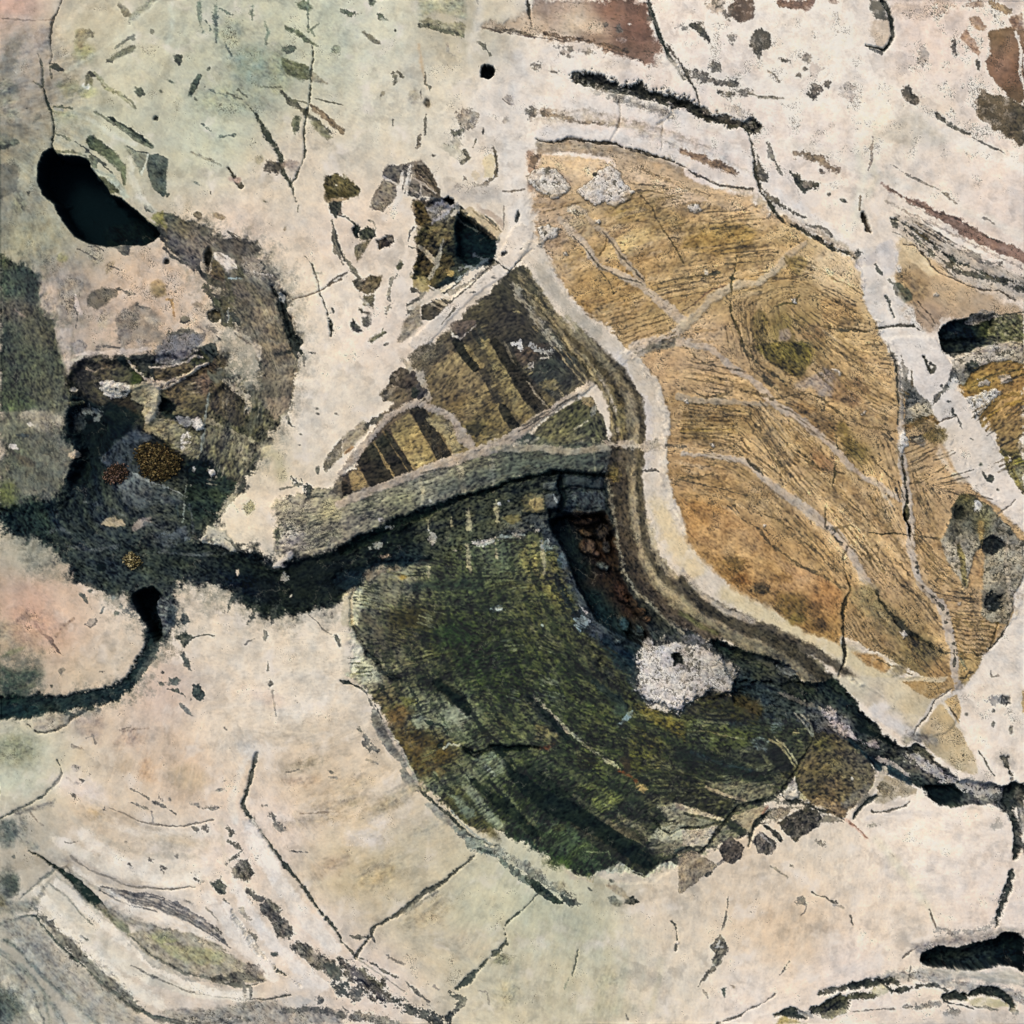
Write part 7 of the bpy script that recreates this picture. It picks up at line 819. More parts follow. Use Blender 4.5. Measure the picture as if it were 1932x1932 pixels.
S('1880,1700,30 1932,1740,60','42484a',f=8,b=20,br=.5); P('1400,1800 1570,1800 1600,1830 1800,1850 1932,1860 1932,1932 1000,1932 900,1860 1000,1840 1200,1850','98938b',f=24,b=12,st=1,dl=1,sq=.6,a=.85); P('1580,1780 1700,1770 1760,1800 1700,1850 1600,1830','c8c0b8',f=16); S('1380,1690,10 1385,1760,18 1380,1840,12 1400,1932,10','7a7872',br=.2,f=7); S('1415,1720 1415,1790','77756f',w=16,br=.2); B(1720,1700,80,40,0,'dcd2ca',f=50); S('1600,1860 1740,1840 1932,1880','5f5f5c',w=30,br=.9,f=12); B(1800,1790,20,30,0,'6a6a66',b=20)
crack('1420,1790,4 1480,1795,6 1560,1780,7 1640,1765,4','5f5e58',h=-4)
S('740,605,5 790,630,7 840,662,9','77746c',br=.4); S('860,675,12 910,695,18 950,720,14 990,748,6','66645e',br=.5,f=6); S('745,685,12 790,700,14 835,712,16','85827a',br=.7); B(1188,713,30,10,0,'6a6862',b=12); B(1100,690,26,10,10,'8a857c',b=14,sq=1); B(960,665,10,10,0,'8c8880',b=8)
crack('620,708,3 680,735,4 740,765,5 810,792,6 880,806,6 960,816,6 1060,808,6 1150,798,5 1210,782,4','7e766e',h=-3,b=4); S('860,730 865,800','98908a',w=4,br=.3); S('1085,820,12 1110,840,16','66645c',br=.5); S('1150,820 1170,850','77736a',w=12,br=.8); B(1248,610,20,9,-10,'77756c',b=8); S('1270,560 1300,540','8c877c',w=20,br=.9)
S('370,905,4 400,912,8 440,895,4','9a958a',br=.2); B(80,985,10,12,0,'7a8078',b=6); B(997,988,7,14,0,'6e6c66',b=5); S('920,1050 925,1080','77746e',w=18,br=.8); S('735,1030 745,1045','85827a',w=14,br=.8); S('1090,1115 1140,1130','a39c90',w=14,br=.8); B(1070,1247,22,8,20,'6c6f6c',b=8); B(708,905,8,8,0,'a0988a')
for a, b, rx, ry, an, c_ in ((830,500,40,60,0,'c29c7a'),(740,320,70,34,-10,'c8a488'),(1060,540,120,70,10,'c4ae90'),(640,760,140,36,18,'c6b096'),(1745,465,70,20,-14,'948a72'),(1690,560,50,14,0,'a08672'),(1780,620,80,20,-10,'c0aa90'),(1860,700,100,30,-10,'b8a284'),(1800,780,150,24,-10,'b09a7c'),(1870,1040,60,18,-30,'a5835e'),(1850,1040,110,60,-20,'c4ae94'),(1000,900,160,40,5,'c8b69c'),(540,740,50,20,20,'c8aa80'),(700,470,60,60,0,'c2ac92'),(1700,300,160,60,0,'ccbca6'),(1500,90,120,40,20,'d0bcae')): B(a, b, rx, ry, an, c_, f=60, b=20, a=.75, st=.7)
for a, b, rx, ry, an, c_ in ((1750,130,180,50,-20,'ded8d0'),(450,600,160,60,20,'dccfca'),(950,1060,260,40,5,'ddd3c4'),(1420,380,60,60,0,'dcd4cc')): B(a, b, rx, ry, an, c_, f=70, b=20, a=.7)
S('1640,950,6 1680,960,14 1730,962,14','6c6a66',br=.5,f=6); S('1620,510,5 1690,490,6','8c8272',br=.3); B(1870,510,16,10,20,'6c6a62',b=8); S('1480,700,10 1510,695,6','8a857a',br=.6); S('1540,760 1590,830','77746e',w=26,br=1.1,f=6); S('1860,540 1900,545','8a857c',w=8,br=.4); S('1700,745 1932,735','b09a80',w=5,br=.4); B(1435,770,6,10,0,'8a857c')

# soft grey layers between the white ones
frame(0, 2192, 1.365)
for q, c_, w_, f_ in (('230,520 330,620 440,720 560,820 680,900 820,960 980,985', 'ece2d4', 30, 10), ('150,560 260,700 380,830 500,930 640,1010', 'e8dfd0', 44, 14), ('300,470 420,560 560,640 720,690 850,760', 'e2d8cc', 20, 10), ('60,760 170,860 280,980 340,1080', 'cfcbbc', 30, 14), ('0,900 90,980 150,1080', 'cdcabb', 28, 14), ('330,330 480,450 640,520 780,520', 'eadfd1', 50, 24), ('900,620 1000,770 1080,860', 'ede3da', 34, 8), ('1000,300 1080,440 1092,500', 'ece2da', 50, 14), ('700,1060 850,1060 1092,1010', '8c8882', 26, 16), ('620,1075 800,1090 1000,1070', '6f6e6a', 14, 8), ('0,800 100,880 210,1010 260,1092', '7f857f', 14, 14), ('0,830 60,880 130,960 180,1092', '6c746e', 8, 8)):
    S(q, c_, w=w_, f=f_, b=6, r=8, a=.8, br=.1, tr=.2)
for q, c_, f_ in (('300,430,24 400,500,36 500,540,40 620,580,44 760,630,44 860,720,30', 'b3aaa2', 20), ('410,620,30 480,662,40 560,700,40 700,738,34 850,790,26', '9c968a', 16), ('520,770,14 620,855,18 760,908,18 900,938,14', '8f8e86', 8), ('0,830,20 70,900,26 150,980,30 200,1070,26', 'a2a296', 20), ('0,700,30 60,730,50 160,840,60 260,950,60 380,1090,50', '8b8e88', 30), ('140,640,14 190,700,26 280,780,40 380,890,44 480,980,44 560,1030,26', '77766c', 12), ('40,610,30 110,640,24 150,600,14 200,510,10', '83857c', 14), ('220,490,8 300,560,8 380,640,10 440,700,6', 'a3a295', 8)):
    S(q, c_, f=f_, b=8, a=.55, st=1, sq=.4, br=.1)
B(20, 1010, 70, 60, 0, '4a5853', f=60, b=20, a=.8); B(40, 530, 34, 46, 0, '4a544c', f=40, b=18, a=.8); S('400,545,3 520,570,5 640,600,6 740,650,6 830,710,6 910,775,4','5c5c60',f=4,br=.1); S('470,560,3 600,578,5 700,610,5 800,665,5 880,730,4','66666a',f=4,br=.1)
for x_, y_ in ((330,120),(360,95),(300,65),(290,180),(420,240),(600,440),(650,470),(650,485),(705,425),(520,460),(780,515),(795,525),(870,720),(640,190),(780,320),(825,320),(820,300)): B(x_, y_, 10, 5, 40, '6f6b66', f=4, b=10)

# ------------------------------------------------------------------ closer work: belt below the great hole
frame(380, 560, 1.82)
P('170,110 230,115 290,150 355,200 380,235 460,240 450,290 400,290 380,370 345,430 310,400 250,330 210,280 195,220 170,180', f=10, b=8, r=5, mo=1, fl=.7, sq=.4, st=.3, part='grey_fragment', cp=[(200,140,'5a5c50'),(270,200,'6a5f48'),(240,260,'5f5c58'),(340,290,'73695f'),(350,400,'5c5854'),(430,260,'7f766c')])
P('470,250 540,245 600,265 690,300 660,325 590,345 520,330 470,290', f=7, b=7, r=4, mo=1, st=1, dl=.6, fl=.4, col='625b53', part='grey_fragment'); S('525,212,4 560,240,7 620,262,8 690,300,7','6c665e',br=.3,f=4); P('445,320 480,325 520,345 565,385 570,410 520,410 470,380 440,350','d3c6ba',f=8,b=7,r=4,part='pale_chip')
P('390,325 415,312 435,330 430,370 405,395 392,375','33312c',f=5,r=3,part='pit',h=-9); P('440,360 470,375 500,420 497,465 470,470 430,440','5c4f35',f=5,b=6,r=3,part='brown_fragment',mo=1,fl=.8); S('425,380,8 430,420,7 415,440,5','a59a88',f=4); P('400,430 430,450 490,480 490,512 440,505 410,485','4c493c',f=6,b=6,r=3,mo=1); S('355,400,8 385,430,12 410,460,8','2c3130',f=4)
P('570,400 600,400 605,450 585,470 565,440','4c4a3a',f=6,b=7,r=3); P('600,340 680,350 720,400 740,470 700,480 620,440 600,390','8f857a',f=14,b=14,sq=1,st=1,mo=1,a=.8); S('700,370 720,400 700,430 740,445','3f4444',w=5,br=.8,f=4); S('640,420 700,440 750,450','b5ada4',w=10,br=.9,f=6); S('520,460 590,462','8fa0a0',w=4,f=3)
P('545,480 640,480 740,530 780,570 790,640 740,620 660,600 600,585 550,540', f=9, b=7, r=4, mo=1, fl=.7, st=.4, part='brown_fragment', cp=[(620,530,'665e52'),(720,590,'6c6456')]); P('530,590 640,600 665,640 600,700 560,650','5c564a',f=9,mo=1,fl=.7,part='brown_fragment'); P('660,610 770,630 820,720 840,800 780,800 700,760 640,710', f=12, b=10, r=5, mo=1, fl=.7, cp=[(720,680,'837764'),(800,760,'6f6450'),(680,740,'74695a')])
S('430,535,10 460,555,18 490,570,12','4c4b42',br=.3,f=4); P('470,570 520,560 525,600 520,650 495,640 480,600','514c36',f=6,b=6,r=3,mo=1); S('520,500 530,540 515,560','4a4838',w=14,br=.7,f=4); S('525,620,6 520,690,8','8f9590',f=4); S('540,650,20 560,680,34 585,710,16','383c38',f=5,br=.2); S('510,650,12 512,690,16','3c3e38',f=4); B(402,522,13,12,0,'55524a',f=4,part='dark_spot'); P('407,640 440,626 478,635 483,665 470,692 440,698 412,680','454237',f=4,b=4,r=2,part='dark_spot',h=-6); P('440,630 475,640 478,660 450,655','6c6348',f=6)
B(295,682,22,14,10,'8a8166',f=6); S('275,690,4 300,697,6 318,690,4','44413a',f=3); S('360,715,10 400,740,14','6a645a',br=.3); S('425,740,8 460,765,12 480,785,6','4f504a',br=.4,f=4)
P('375,830 400,812 430,800 468,830 465,870 430,880 400,860','424845',f=5,b=6,r=3,mo=1,part='dark_chip'); P('320,880 375,842 420,880 415,905 380,910 345,915','47482c',f=6,b=6,r=3,mo=1,fl=.8,part='olive_fragment'); P('190,770 230,755 340,750 400,765 390,800 350,830 300,870 240,890 190,890 150,870 170,810','77757a',f=8,b=9,r=5,mo=1,cr=.35,sq=.8,part='grey_fragment'); S('100,930,5 160,935,9 300,900,10 340,870,8 390,880,6','bfb1a4',f=4)
S('770,540,10 790,570,20 800,610,30 830,680,34 850,760,34 880,820,40 910,855,14','2a302f',f=5,b=6,br=.12,part='crevice',h=-9); P('775,530 800,530 820,550 815,590 790,575','b8b8b4',f=4,b=4,r=2); S('745,490 760,500','33373a',w=12,f=3); S('755,515,4 790,555,6','3f4444',f=3); B(783,665,12,14,0,'4a4c40',f=5)
P('690,830 860,840 880,900 870,1050 860,1092 720,1092 700,960 680,900', f=14, b=14, r=6, st=1, dl=1, mo=.8, fl=.5, cp=[(780,880,'6c604e'),(800,1000,'7a705e'),(740,950,'746a5a'),(850,980,'8f8472'),(740,1060,'5c5648')]); S('770,860 860,850','33352e',w=12,br=.7,f=4); S('690,910 700,950','3f4038',w=12,br=.6); S('560,760,6 620,800,8 640,810,6','7a7062',br=.4); P('640,790 700,820 690,900 660,850','c8b8a2',f=12)
S('180,300 230,345 300,380','3a3b38',w=10,br=.4,f=5); B(105,95,26,14,48,'343a38',f=5); P('130,120 180,150 200,215 175,200 140,165','84803f',f=14,a=.7)
# grey-brown and ochre patches in the host around it
for q in ('100,500 140,480 190,520 180,560 120,560','0,600 60,600 90,660 40,740 0,730','330,690 420,700 480,760 400,780','170,670 210,690 200,740 160,720'):
    P(q, 'a39180', f=26, b=20, a=.55, mo=1, sq=.9)
P('110,480 150,470 188,500 188,540 150,565 120,545','a98c60',f=20,a=.8); P('130,520 180,500 185,545 140,560','84704c',f=16,a=.8); S('190,575,9 225,580,12 228,610,9 235,655,7','bb8f58',f=6)
# ------------------------------------------------------------------ left: stained host and dark green rock
frame(0, 700, 2.184)
P('0,80 60,110 130,165 200,190 240,250 250,330 235,400 245,470 330,500 350,600 370,700 390,800 400,900 440,950 400,1092 0,1092', f=26, b=16, r=10, mo=1, fl=.75, sq=.4, st=.5, part='grey_green_clast', cp=[(60,150,'4c5440'),(120,220,'2f3c3a'),(200,280,'2c3836'),(60,300,'3c4a40'),(100,440,'56524c'),(60,600,'38403a'),(200,560,'46483c'),(280,600,'4c4a3c'),(180,750,'3f463a'),(320,780,'3c4238'),(60,900,'404838'),(250,950,'4c4e40'),(360,1000,'55584a'),(120,1060,'3e4a34')]); S('80,440,8 130,480,12 150,490,6','8a7a70',f=8,br=.3)
P('250,260 360,260 370,460 300,470 250,420','c8b3a2',f=40,a=.8)
for s, c, f in (('540,400 570,350 620,315 680,305 740,320 750,355 700,380 640,400 600,448 560,430','6b6355',12),('740,500 790,440 870,410 890,470 900,560 870,590 840,640 800,680 760,660 750,580','867b71',20),('640,480 700,465 690,560 640,590 620,540','b0a08c',22),('360,300 440,240 540,270 520,350 470,400 480,470 420,500 380,440','a89a88',30),('450,660 520,620 560,680 480,740','8f8a88',20),('540,60 640,60 660,130 600,160 560,120','a39a88',20),('680,150 740,140 720,200 680,220','a89478',16),('380,90 400,80 400,150','8f8a64',16),('900,480 1000,500 1050,540 980,560','b8a898',20),('860,640 960,640 900,700','9c9086',20)):
    P(s, c, f=f, b=16, r=8, mo=1, sq=1, fl=.4, a=.9)
for q in ('470,380,5 475,430,6 490,480,5 480,560,5','560,40,4 620,45,5 660,70,5','500,60,4 560,90,4 610,120,4','610,680 680,680 760,685','750,310 830,345','870,420,10 910,440,16','700,170,4 760,190,5'): S(q,'5c5854',w=5,f=4,br=.5)
S('475,350,12 490,420,30 510,470,26','cbb8ac',f=7,part='pale_chip'); B(752,310,8,7,0,'3f3f40',f=3); S('480,740,14 560,720,26 700,715,34 850,710,30 960,690,20','cdbcae',f=12); S('440,800,20 470,770,30 520,750,24','bdb6a4',f=12); P('350,560 460,560 440,700 450,800 430,860 390,760','c4b4a8',f=24,a=.85)
# ------------------------------------------------------------------ upper left: leaves and streaks by the great hole
frame(0, 0, 1.56)
P('0,60 240,90 235,330 190,400 120,560 0,590','a59d90',f=50,a=.5,mo=1,st=.6)
for s, c in (('20,230 60,180 110,200 70,330 20,400 0,380','7f7d74'),('0,380 60,380 90,420 40,470 0,490','7c7f72'),('60,320 120,260 130,290 80,350','b5aea0'),('0,760 60,735 90,760 85,850 40,890 0,900','66695f'),('0,620 60,620 75,650 30,680 0,680','737868'),('30,520 70,500 70,540 40,560','8f9080'),('90,900 125,930 110,960 80,930','84866f'),('140,160 190,120 230,130 200,220 150,230','a09690'),('250,380 350,370 380,430 300,440','9b9a78'),('245,530 350,505 360,540 300,560 250,570','9a9c82')):
    P(s, c, f=26, b=16, r=8, mo=1, sq=.5, a=.8)
S('0,672,16 30,668,18 50,655,8','3c443f',f=8); S('230,295,5 260,302,14 292,320,9','2f3531',f=4); S('235,310 270,325','3a403a',w=6,f=3); S('175,250,5 180,290,7 200,315,5','4a4e48',f=4); S('150,370,4 190,395,5','5c5c4a',f=4); S('245,480,6 280,490,10 325,492,6','4c5448',f=4); B(270,500,24,6,10,'8a8f8c',f=5); S('250,615 290,620','6c705c',w=9,br=.7,f=4); S('130,720,8 140,760,12 150,790,6','8c8c7c',f=6); B(128,883,7,11,0,'4f5148',f=4); B(120,493,10,6,0,'5c5c54',f=4); S('155,560 175,525','77776c',w=9,br=.4,f=5)
P('388,635 405,617 430,620 470,650 520,690 535,725 510,732 470,710 430,690 400,665', '505945', f=5, b=6, r=4, part='dark_flake', mo=1, fl=.5, st=.7); P('500,735 550,730 568,765 578,810 570,838 555,800 545,765','5c6650',f=5,b=6,r=4,part='dark_flake',mo=1); P('400,700 430,710 448,745 430,755 408,730','626a58',f=5,r=3,mo=1); S('385,690 440,720 480,760 520,790','38413c',w=4,br=.4,f=3)
P('430,795 470,800 520,815 548,845 540,880 500,880 478,840', '555840', f=5, b=6, r=4, mo=1, fl=.5, part='dark_flake'); P('400,775 450,775 520,790 560,850 590,900 560,910 540,860 480,810 430,795','b5bca8',f=8,r=4); S('250,690,10 300,690,14 370,700,16 400,730,10','6f745f',f=6); S('420,770 470,790 530,800','94a094',w=5,f=4,br=.3)
P('668,705 710,700 757,722 760,880 740,893 690,850 670,780', '535d55', f=5, b=6, r=4, mo=1, fl=.5, part='dark_flake'); P('585,670 640,695 665,705 655,790 640,795 625,740','7f8674',f=8,b=8,r=4,mo=1,fl=.3); S('575,662,5 620,688,7 672,700,6','47524a',f=4); S('670,700,5 662,750,5 645,795,5','c4ccbc',f=3)
S('505,535,8 540,565,14 600,600,20 660,640,24 692,670,18','646d5d',f=5,part='dark_flake',mo=1); S('500,532,4 560,575,6 640,615,6 692,665,6','36403a',f=3); S('430,508,4 490,540,5','7c8268',f=4); P('650,935 680,940 688,970 665,965','353e38',f=4,r=2); P('690,980 740,960 745,1010 720,1030 690,1000','918a4c',f=12)
P('857,435 870,385 905,340 918,350 895,390 875,440','58675a',f=6,b=5,r=3,part='dark_flake'); P('800,270 815,255 838,262 825,280 830,300 815,305 812,285','3c463f',f=4,r=3,b=5); P('615,420 645,400 662,430 640,445','4a5448',f=5,r=3,b=5); P('405,330 435,328 440,350 420,355','34372d',f=4,r=2); S('405,355,12 402,380,16 395,395,10','7a7a60',f=6); B(400,402,12,8,0,'dde0d4',f=5)
P('355,150 375,130 405,133 430,165 400,172 385,205 370,235 352,210','958b6a',f=12,b=8,r=4); S('390,133 415,145 430,168','6f6852',w=5,f=4); S('485,275,8 520,265,14 560,245,18 610,225,14','78795f',f=8,br=.3); S('485,275,8 510,280,10','5a5e50',f=4); S('525,230,8 560,200,12 590,175,14 620,178,6','828470',f=7,br=.6); S('540,25,8 560,50,14 580,75,18 598,70,8','7c765e',f=7,br=.1)
S('430,330,6 500,400,6 560,430,6','a0a07c',f=8,br=.3); S('570,440 600,460 620,500','7a7f68',w=5,br=.4,f=4); S('300,330 420,260 520,190 640,80 730,0','cfccb4',w=14,f=18,a=.7); S('240,250 280,150 360,60 420,0','cfc4ac',w=18,f=24,a=.7); S('780,20 790,120 760,240','ccd0bc',w=24,f=24,a=.7); S('400,540 520,620 620,660','cdd2c2',w=20,f=16,a=.7); S('590,720 600,800 640,900 700,960','d0cfbe',w=26,f=16,a=.8)
for q in ('985,60 990,120 985,200','1000,40 1060,70','940,90 960,140','1030,200 1060,260','930,400 1000,430 1092,450','920,560 960,590','1000,620 1080,615'): S(q,'66756a',w=7,br=.9,f=5)
# ------------------------------------------------------------------ upper right details
frame(1500, 0, 1.56)
P('420,690 560,715 700,760 850,830 1000,880 1092,890 1092,960 980,960 860,900 700,830 560,790 470,770', f=16, b=8, r=6, st=.8, sq=.6, dl=.6, cp=[(500,740,'b8a084'),(700,800,'c2a582'),(900,880,'c4a680'),(1050,930,'c6a882')], part='tan_band')
S('560,760 640,790 760,850 900,890','8a7358',w=6,br=.8,f=4); S('108,632,3 180,648,5 240,632,7 300,640,6 400,645,8 480,665,7 560,692,6 660,715,6 760,750,5 850,800,6 950,845,5 1090,860,6','3f3830',f=4,br=.1)
P('270,350 340,330 420,345 475,380 540,395 620,410 700,430 780,455 850,480 880,520 800,500 720,490 640,460 560,440 490,430 430,415 350,395 290,380', f=5, b=10, r=5, br=0, col='3c3c36', mo=1, sq=1, fl=.6, part='dark_seam', h=-6) if False else P('270,350 340,330 420,345 475,380 540,395 620,410 700,430 780,455 850,480 880,520 800,500 720,490 640,460 560,440 490,430 430,415 350,395 290,380', '3c3c36', f=5, b=12, r=5, sq=1, part='dark_seam', h=-6, tr=.5)
P('350,380 480,430 600,470 720,510 700,530 580,490 440,440','99938c',f=10,b=16,sq=1,mo=1,tr=.6)
for x_, y_, rx, ry in ((260,225,30,8),(330,235,40,8),(240,250,16,6),(480,130,20,20),(420,110,16,12),(620,90,12,10),(780,130,30,12),(930,20,30,20),(980,60,20,30),(850,120,24,14),(860,350,60,14),(920,310,20,26),(945,420,16,10),(1000,430,14,10),(990,380,26,12),(190,328,12,6),(110,300,16,20),(80,505,20,24),(1060,420,26,20),(1000,170,16,20)):
    B(x_, y_, rx, ry, 15, '6d6860', f=8, b=22, sq=1, tr=.8, a=.8)
for q in ('700,200,6 740,270,14 780,320,8','830,320 900,350 930,380','950,520 1030,540','870,500 950,540 1050,570'): S(q,'5c564e',w=10,br=1,f=5)
P('405,100 330,80 260,60 200,60 270,110 320,140 400,150','cdb8a0',f=14,b=12,a=.7); S('140,150 230,170 320,185 420,205 520,240','65503f',w=14,br=.7,f=6); B(530,112,8,7,0,'d0c4bc',f=3); B(490,185,22,10,0,'a58c80',f=6,b=12)

# ------------------------------------------------------------------ fine surface of every zone
T()
def flow_lines(n, seed, x0, x1, y0, y1, L0, L1, w0, w1, cols, a, br, need='dl', thr=.5, par=(1, 4), gap=6.5, inside=None):
    # thin worn layer edges that run along the flow of the stone, in small parallel sheaves
    r = random.Random(seed); k = 0
    while k < n:
        k += 1; x, y = r.uniform(x0, x1), r.uniform(y0, y1)
        if inside is not None and not inside[int(y / DX), int(x / DX)]: continue
        if CH[need][int(y / DX), int(x / DX)] < thr: continue
        L = r.uniform(L0, L1); c = r.choice(cols); half = []
        for s in (-1, 1):
            px, py, vx, vy = x, y, None, None; h_ = []
            for _ in range(int(L / 2 / 6)):
                j, i = min(N - 1, max(0, int(py / DX))), min(N - 1, max(0, int(px / DX)))
                if inside is not None and not inside[j, i]: break
                ax, ay = float(VX[j, i]), float(VY[j, i])
                if vx is None: ax, ay = ax * s, ay * s
                elif ax * vx + ay * vy < 0: ax, ay = -ax, -ay
                if vx is not None: ax, ay = .35 * ax + .65 * vx, .35 * ay + .65 * vy
                vx, vy = ax, ay; px += 6 * ax; py += 6 * ay; h_.append((px, py))
            half.append(h_)
        line = half[0][::-1] + [(x, y)] + half[1]
        if len(line) < 4: continue
        m_ = r.randint(*par); g_ = gap * r.uniform(.7, 1.5)
        for q in range(m_):
            o_ = (q - (m_ - 1) / 2) * g_; pl = []
            i0, i1 = int(len(line) * r.uniform(0, .25)), int(len(line) * r.uniform(.7, 1))
            for (ax, ay), (bx, by) in zip(line[i0:i1], line[i0 + 1:i1 + 1]):
                d_ = math.hypot(bx - ax, by - ay) + 1e-6; pl.append((ax - (by - ay) / d_ * o_, ay + (bx - ax) / d_ * o_))
            if len(pl) < 3: continue
            w_ = r.uniform(w0, w1); S(' '.join('%g,%g,%g' % (a_, b_, w_ * (.5 if t in (0, len(pl) - 1) else 1)) for t, (a_, b_) in enumerate(pl)), c, f=1.6, b=1.0, r=2.5, br=br, a=a * r.uniform(.6, 1), tr=.6)
pid = {}
for k_, p_ in enumerate(PARTS): pid.setdefault(p_['name'], []).append(k_)
oc = np.isin(ID, pid['ochre_clast']); ol = np.isin(ID, pid['olive_clast']); we = np.isin(ID, pid['fibrous_wedge']); stc = np.isin(ID, pid['striped_clast'] + pid['yellow_stripe'])
flow_lines(330, 1, 1010, 1931, 290, 1320, 40, 280, .8, 2.4, ('5a4a30', '40382a', '6b5734', '7c6640'), .75, .6, inside=oc, gap=8)
flow_lines(200, 2, 1010, 1931, 290, 1320, 40, 160, 3, 9, ('d0b488', 'c8a878', '8a6a3c', '7c6038', 'd4ba92'), .4, .4, par=(1, 2), gap=14, inside=oc)
flow_lines(500, 3, 640, 1660, 1000, 1660, 15, 90, 1.5, 4, ('171c14', '20241a', '10161a', '2a2214'), .7, .6, need='fl', inside=ol)
flow_lines(420, 4, 640, 1660, 1000, 1660, 12, 60, 1.2, 3.2, ('8a8058', '75734f', '9a8c60', '6d6a48', '8f8f78'), .55, .9, need='fl', inside=ol)
flow_lines(260, 5, 510, 1170, 820, 1060, 12, 60, 1, 2.4, ('3c4038', '2c302a', '4c4c3c'), .8, .6, inside=we, par=(1, 3), gap=5)
flow_lines(260, 6, 630, 1150, 500, 940, 10, 40, 1, 2.4, ('2c271c', '3a3020', 'a89664', '1f1c16'), .7, .6, inside=stc, par=(1, 3), gap=5)
flow_lines(110, 7, 1650, 1931, 430, 960, 15, 90, 1, 2.2, ('4a4030', '2f2c26', '5c4a30'), .8, .6, thr=.45)
flow_lines(120, 8, 280, 570, 400, 940, 12, 50, 1, 2.4, ('3a372e', '4a4438', 'a09684'), .7, .6, thr=.25)
for k in CH: CH[k] = np.clip(CH[k], 0, 1.6)
COL[ol] = np.clip((COL[ol] - .22) * np.array([1.22, 1.22, 1.18], np.float32) + np.array([.20, .215, .195], np.float32), .03, 1); _g = COL[ol].mean(-1, keepdims=True); COL[ol] = _g + (COL[ol] - _g) * .95; COL[ol] *= np.array([.86, .90, .92], np.float32); COL[oc] = COL[oc] * np.array([1.05, 1.05, 1.07], np.float32); pk = np.isin(ID, pid['dark_pocket']); COL[pk] *= .95
lum = COL.mean(-1)
f1 = fbm(5.5, 301, 3, XW, YW, g=.75); f2 = fbm(26, 311, 4, XW, YW, g=.6); f3 = perlin(XW / 6.5, YW / 6.5, 321); f4 = perlin(XW / 3.4 + 3, YW / 3.4, 331); gate = fbm(38, 341, 3); f5 = fbm(90, 351, 4, X + 8 * WX, Y + 8 * WY, g=.6)
LICD = lic(rng.standard_normal((N, N)).astype(np.float32), 9)
dkz = np.clip(1.25 - 1.6 * lum, .2, 1)                    # dark stone is flecked more strongly than pale stone
CB1, CB2, CBV = cells(36, 77, X + 16 * WX + 5 * WX2, Y + 16 * WY + 5 * WY2)
fac = 1 + CH['mo'] * dkz * .42 * (CBV - .5) * ss((f5 + .5) / .6) + CH['mo'] * (.17 * f2 * (dkz + .4) + .05 * f1) + CH['st'] * (.024 * LICL + (.045 * LICW + .07 * LICX + .05 * LICM) * np.clip(1.3 - lum, .35, 1)) + .06 * f5 + .05 * f2 * (1 - .5 * CH['mo']) - .07 * ss((fbm(75, 461, 4, X + 12 * WX, Y + 12 * WY, g=.7) - .22) / .35) * (ID == 0)  
fac += CH['fl'] * dkz * (.17 * np.clip(LICS, -1.6, 3.0) + .16 * np.clip(LICM, -1.6, 3) + .14 * f1 - .38 * ss((-LICS - .5 - .5 * f1) / .9)) + (.008 + .010 * (ID > 0)) * LICS * (1 - np.clip(CH['fl'], 0, 1)) + .010 * f1
# dark hairlines: isotropic squiggles and dashes that follow the layers
g2 = .28 * f1 + .95 * gate
sqm = ss((.10 - np.abs(f3)) / .06) * ss((g2 - .62 + .95 * CH['sq']) / .3) * np.clip(CH['sq'] * 1.5, 0, 1)
sqm = np.maximum(sqm, ss((.09 - np.abs(f4)) / .05) * ss((g2 - .75 + .8 * CH['sq']) / .3) * np.clip(CH['sq'] * 1.2, 0, .8))
lay = ss((LICX * .45 + gate * .7 + .35) / .9)              # some layers carry the dashes, others stay clean
dlm = ss((-LICD - 1.35 + .35 * f1) / .45) * np.clip(CH['dl'], 0, 1) * lay
dls = ss((-LICS - 1.45 + .5 * f1) / .45) * np.clip(CH['dl'], 0, 1) * (.4 + .6 * lay)
base_sq = ss((.08 - np.abs(f4)) / .05) * ss((gate * 1.1 + .9 * f1 + .6 * f5 - .85) / .3) * .7
dark = np.clip(.80 * sqm + .62 * dlm + .55 * dls + base_sq, 0, .92)
COL *= np.where(fac > 1, 1 + (fac - 1) * .72, np.clip(fac, .3, 1))[..., None]
# warm and cool minerals drift through the stone
st_t = CH['st'] * (ID == 0) * np.clip(LICW * .5 + LICX * .4, -1.5, 1.5); COL[..., 0] -= .010 * st_t; COL[..., 1] -= .018 * st_t; COL[..., 2] -= .030 * st_t
hue = (fbm(20, 401, 3) * .05 * np.clip(CH['mo'], 0, 1) + .022 * f5) * lum
COL[..., 0] += hue; COL[..., 2] -= hue * 1.1
hue2 = (LICS * .012 + LICM * .012 + LICX * .015) * np.clip(CH['fl'], 0, 1); COL[..., 0] += hue2; COL[..., 1] += hue2 * .95
veil = ss((fbm(60, 431, 4, X + 10 * WX, Y + 10 * WY, g=.65) - .15) / .8) * ss((lum - .6) / .2); COL += (np.array([.89, .85, .82], np.float32) - COL) * (.6 * veil)[..., None]
seam = ss((.05 - (CB2 - CB1)) / .04) * ss((fbm(50, 441, 2) - .1) / .3) * np.clip(CH['mo'] - .4, 0, .6) * dkz; COL += (np.array([.52, .50, .44], np.float32) - COL) * (.7 * seam)[..., None]
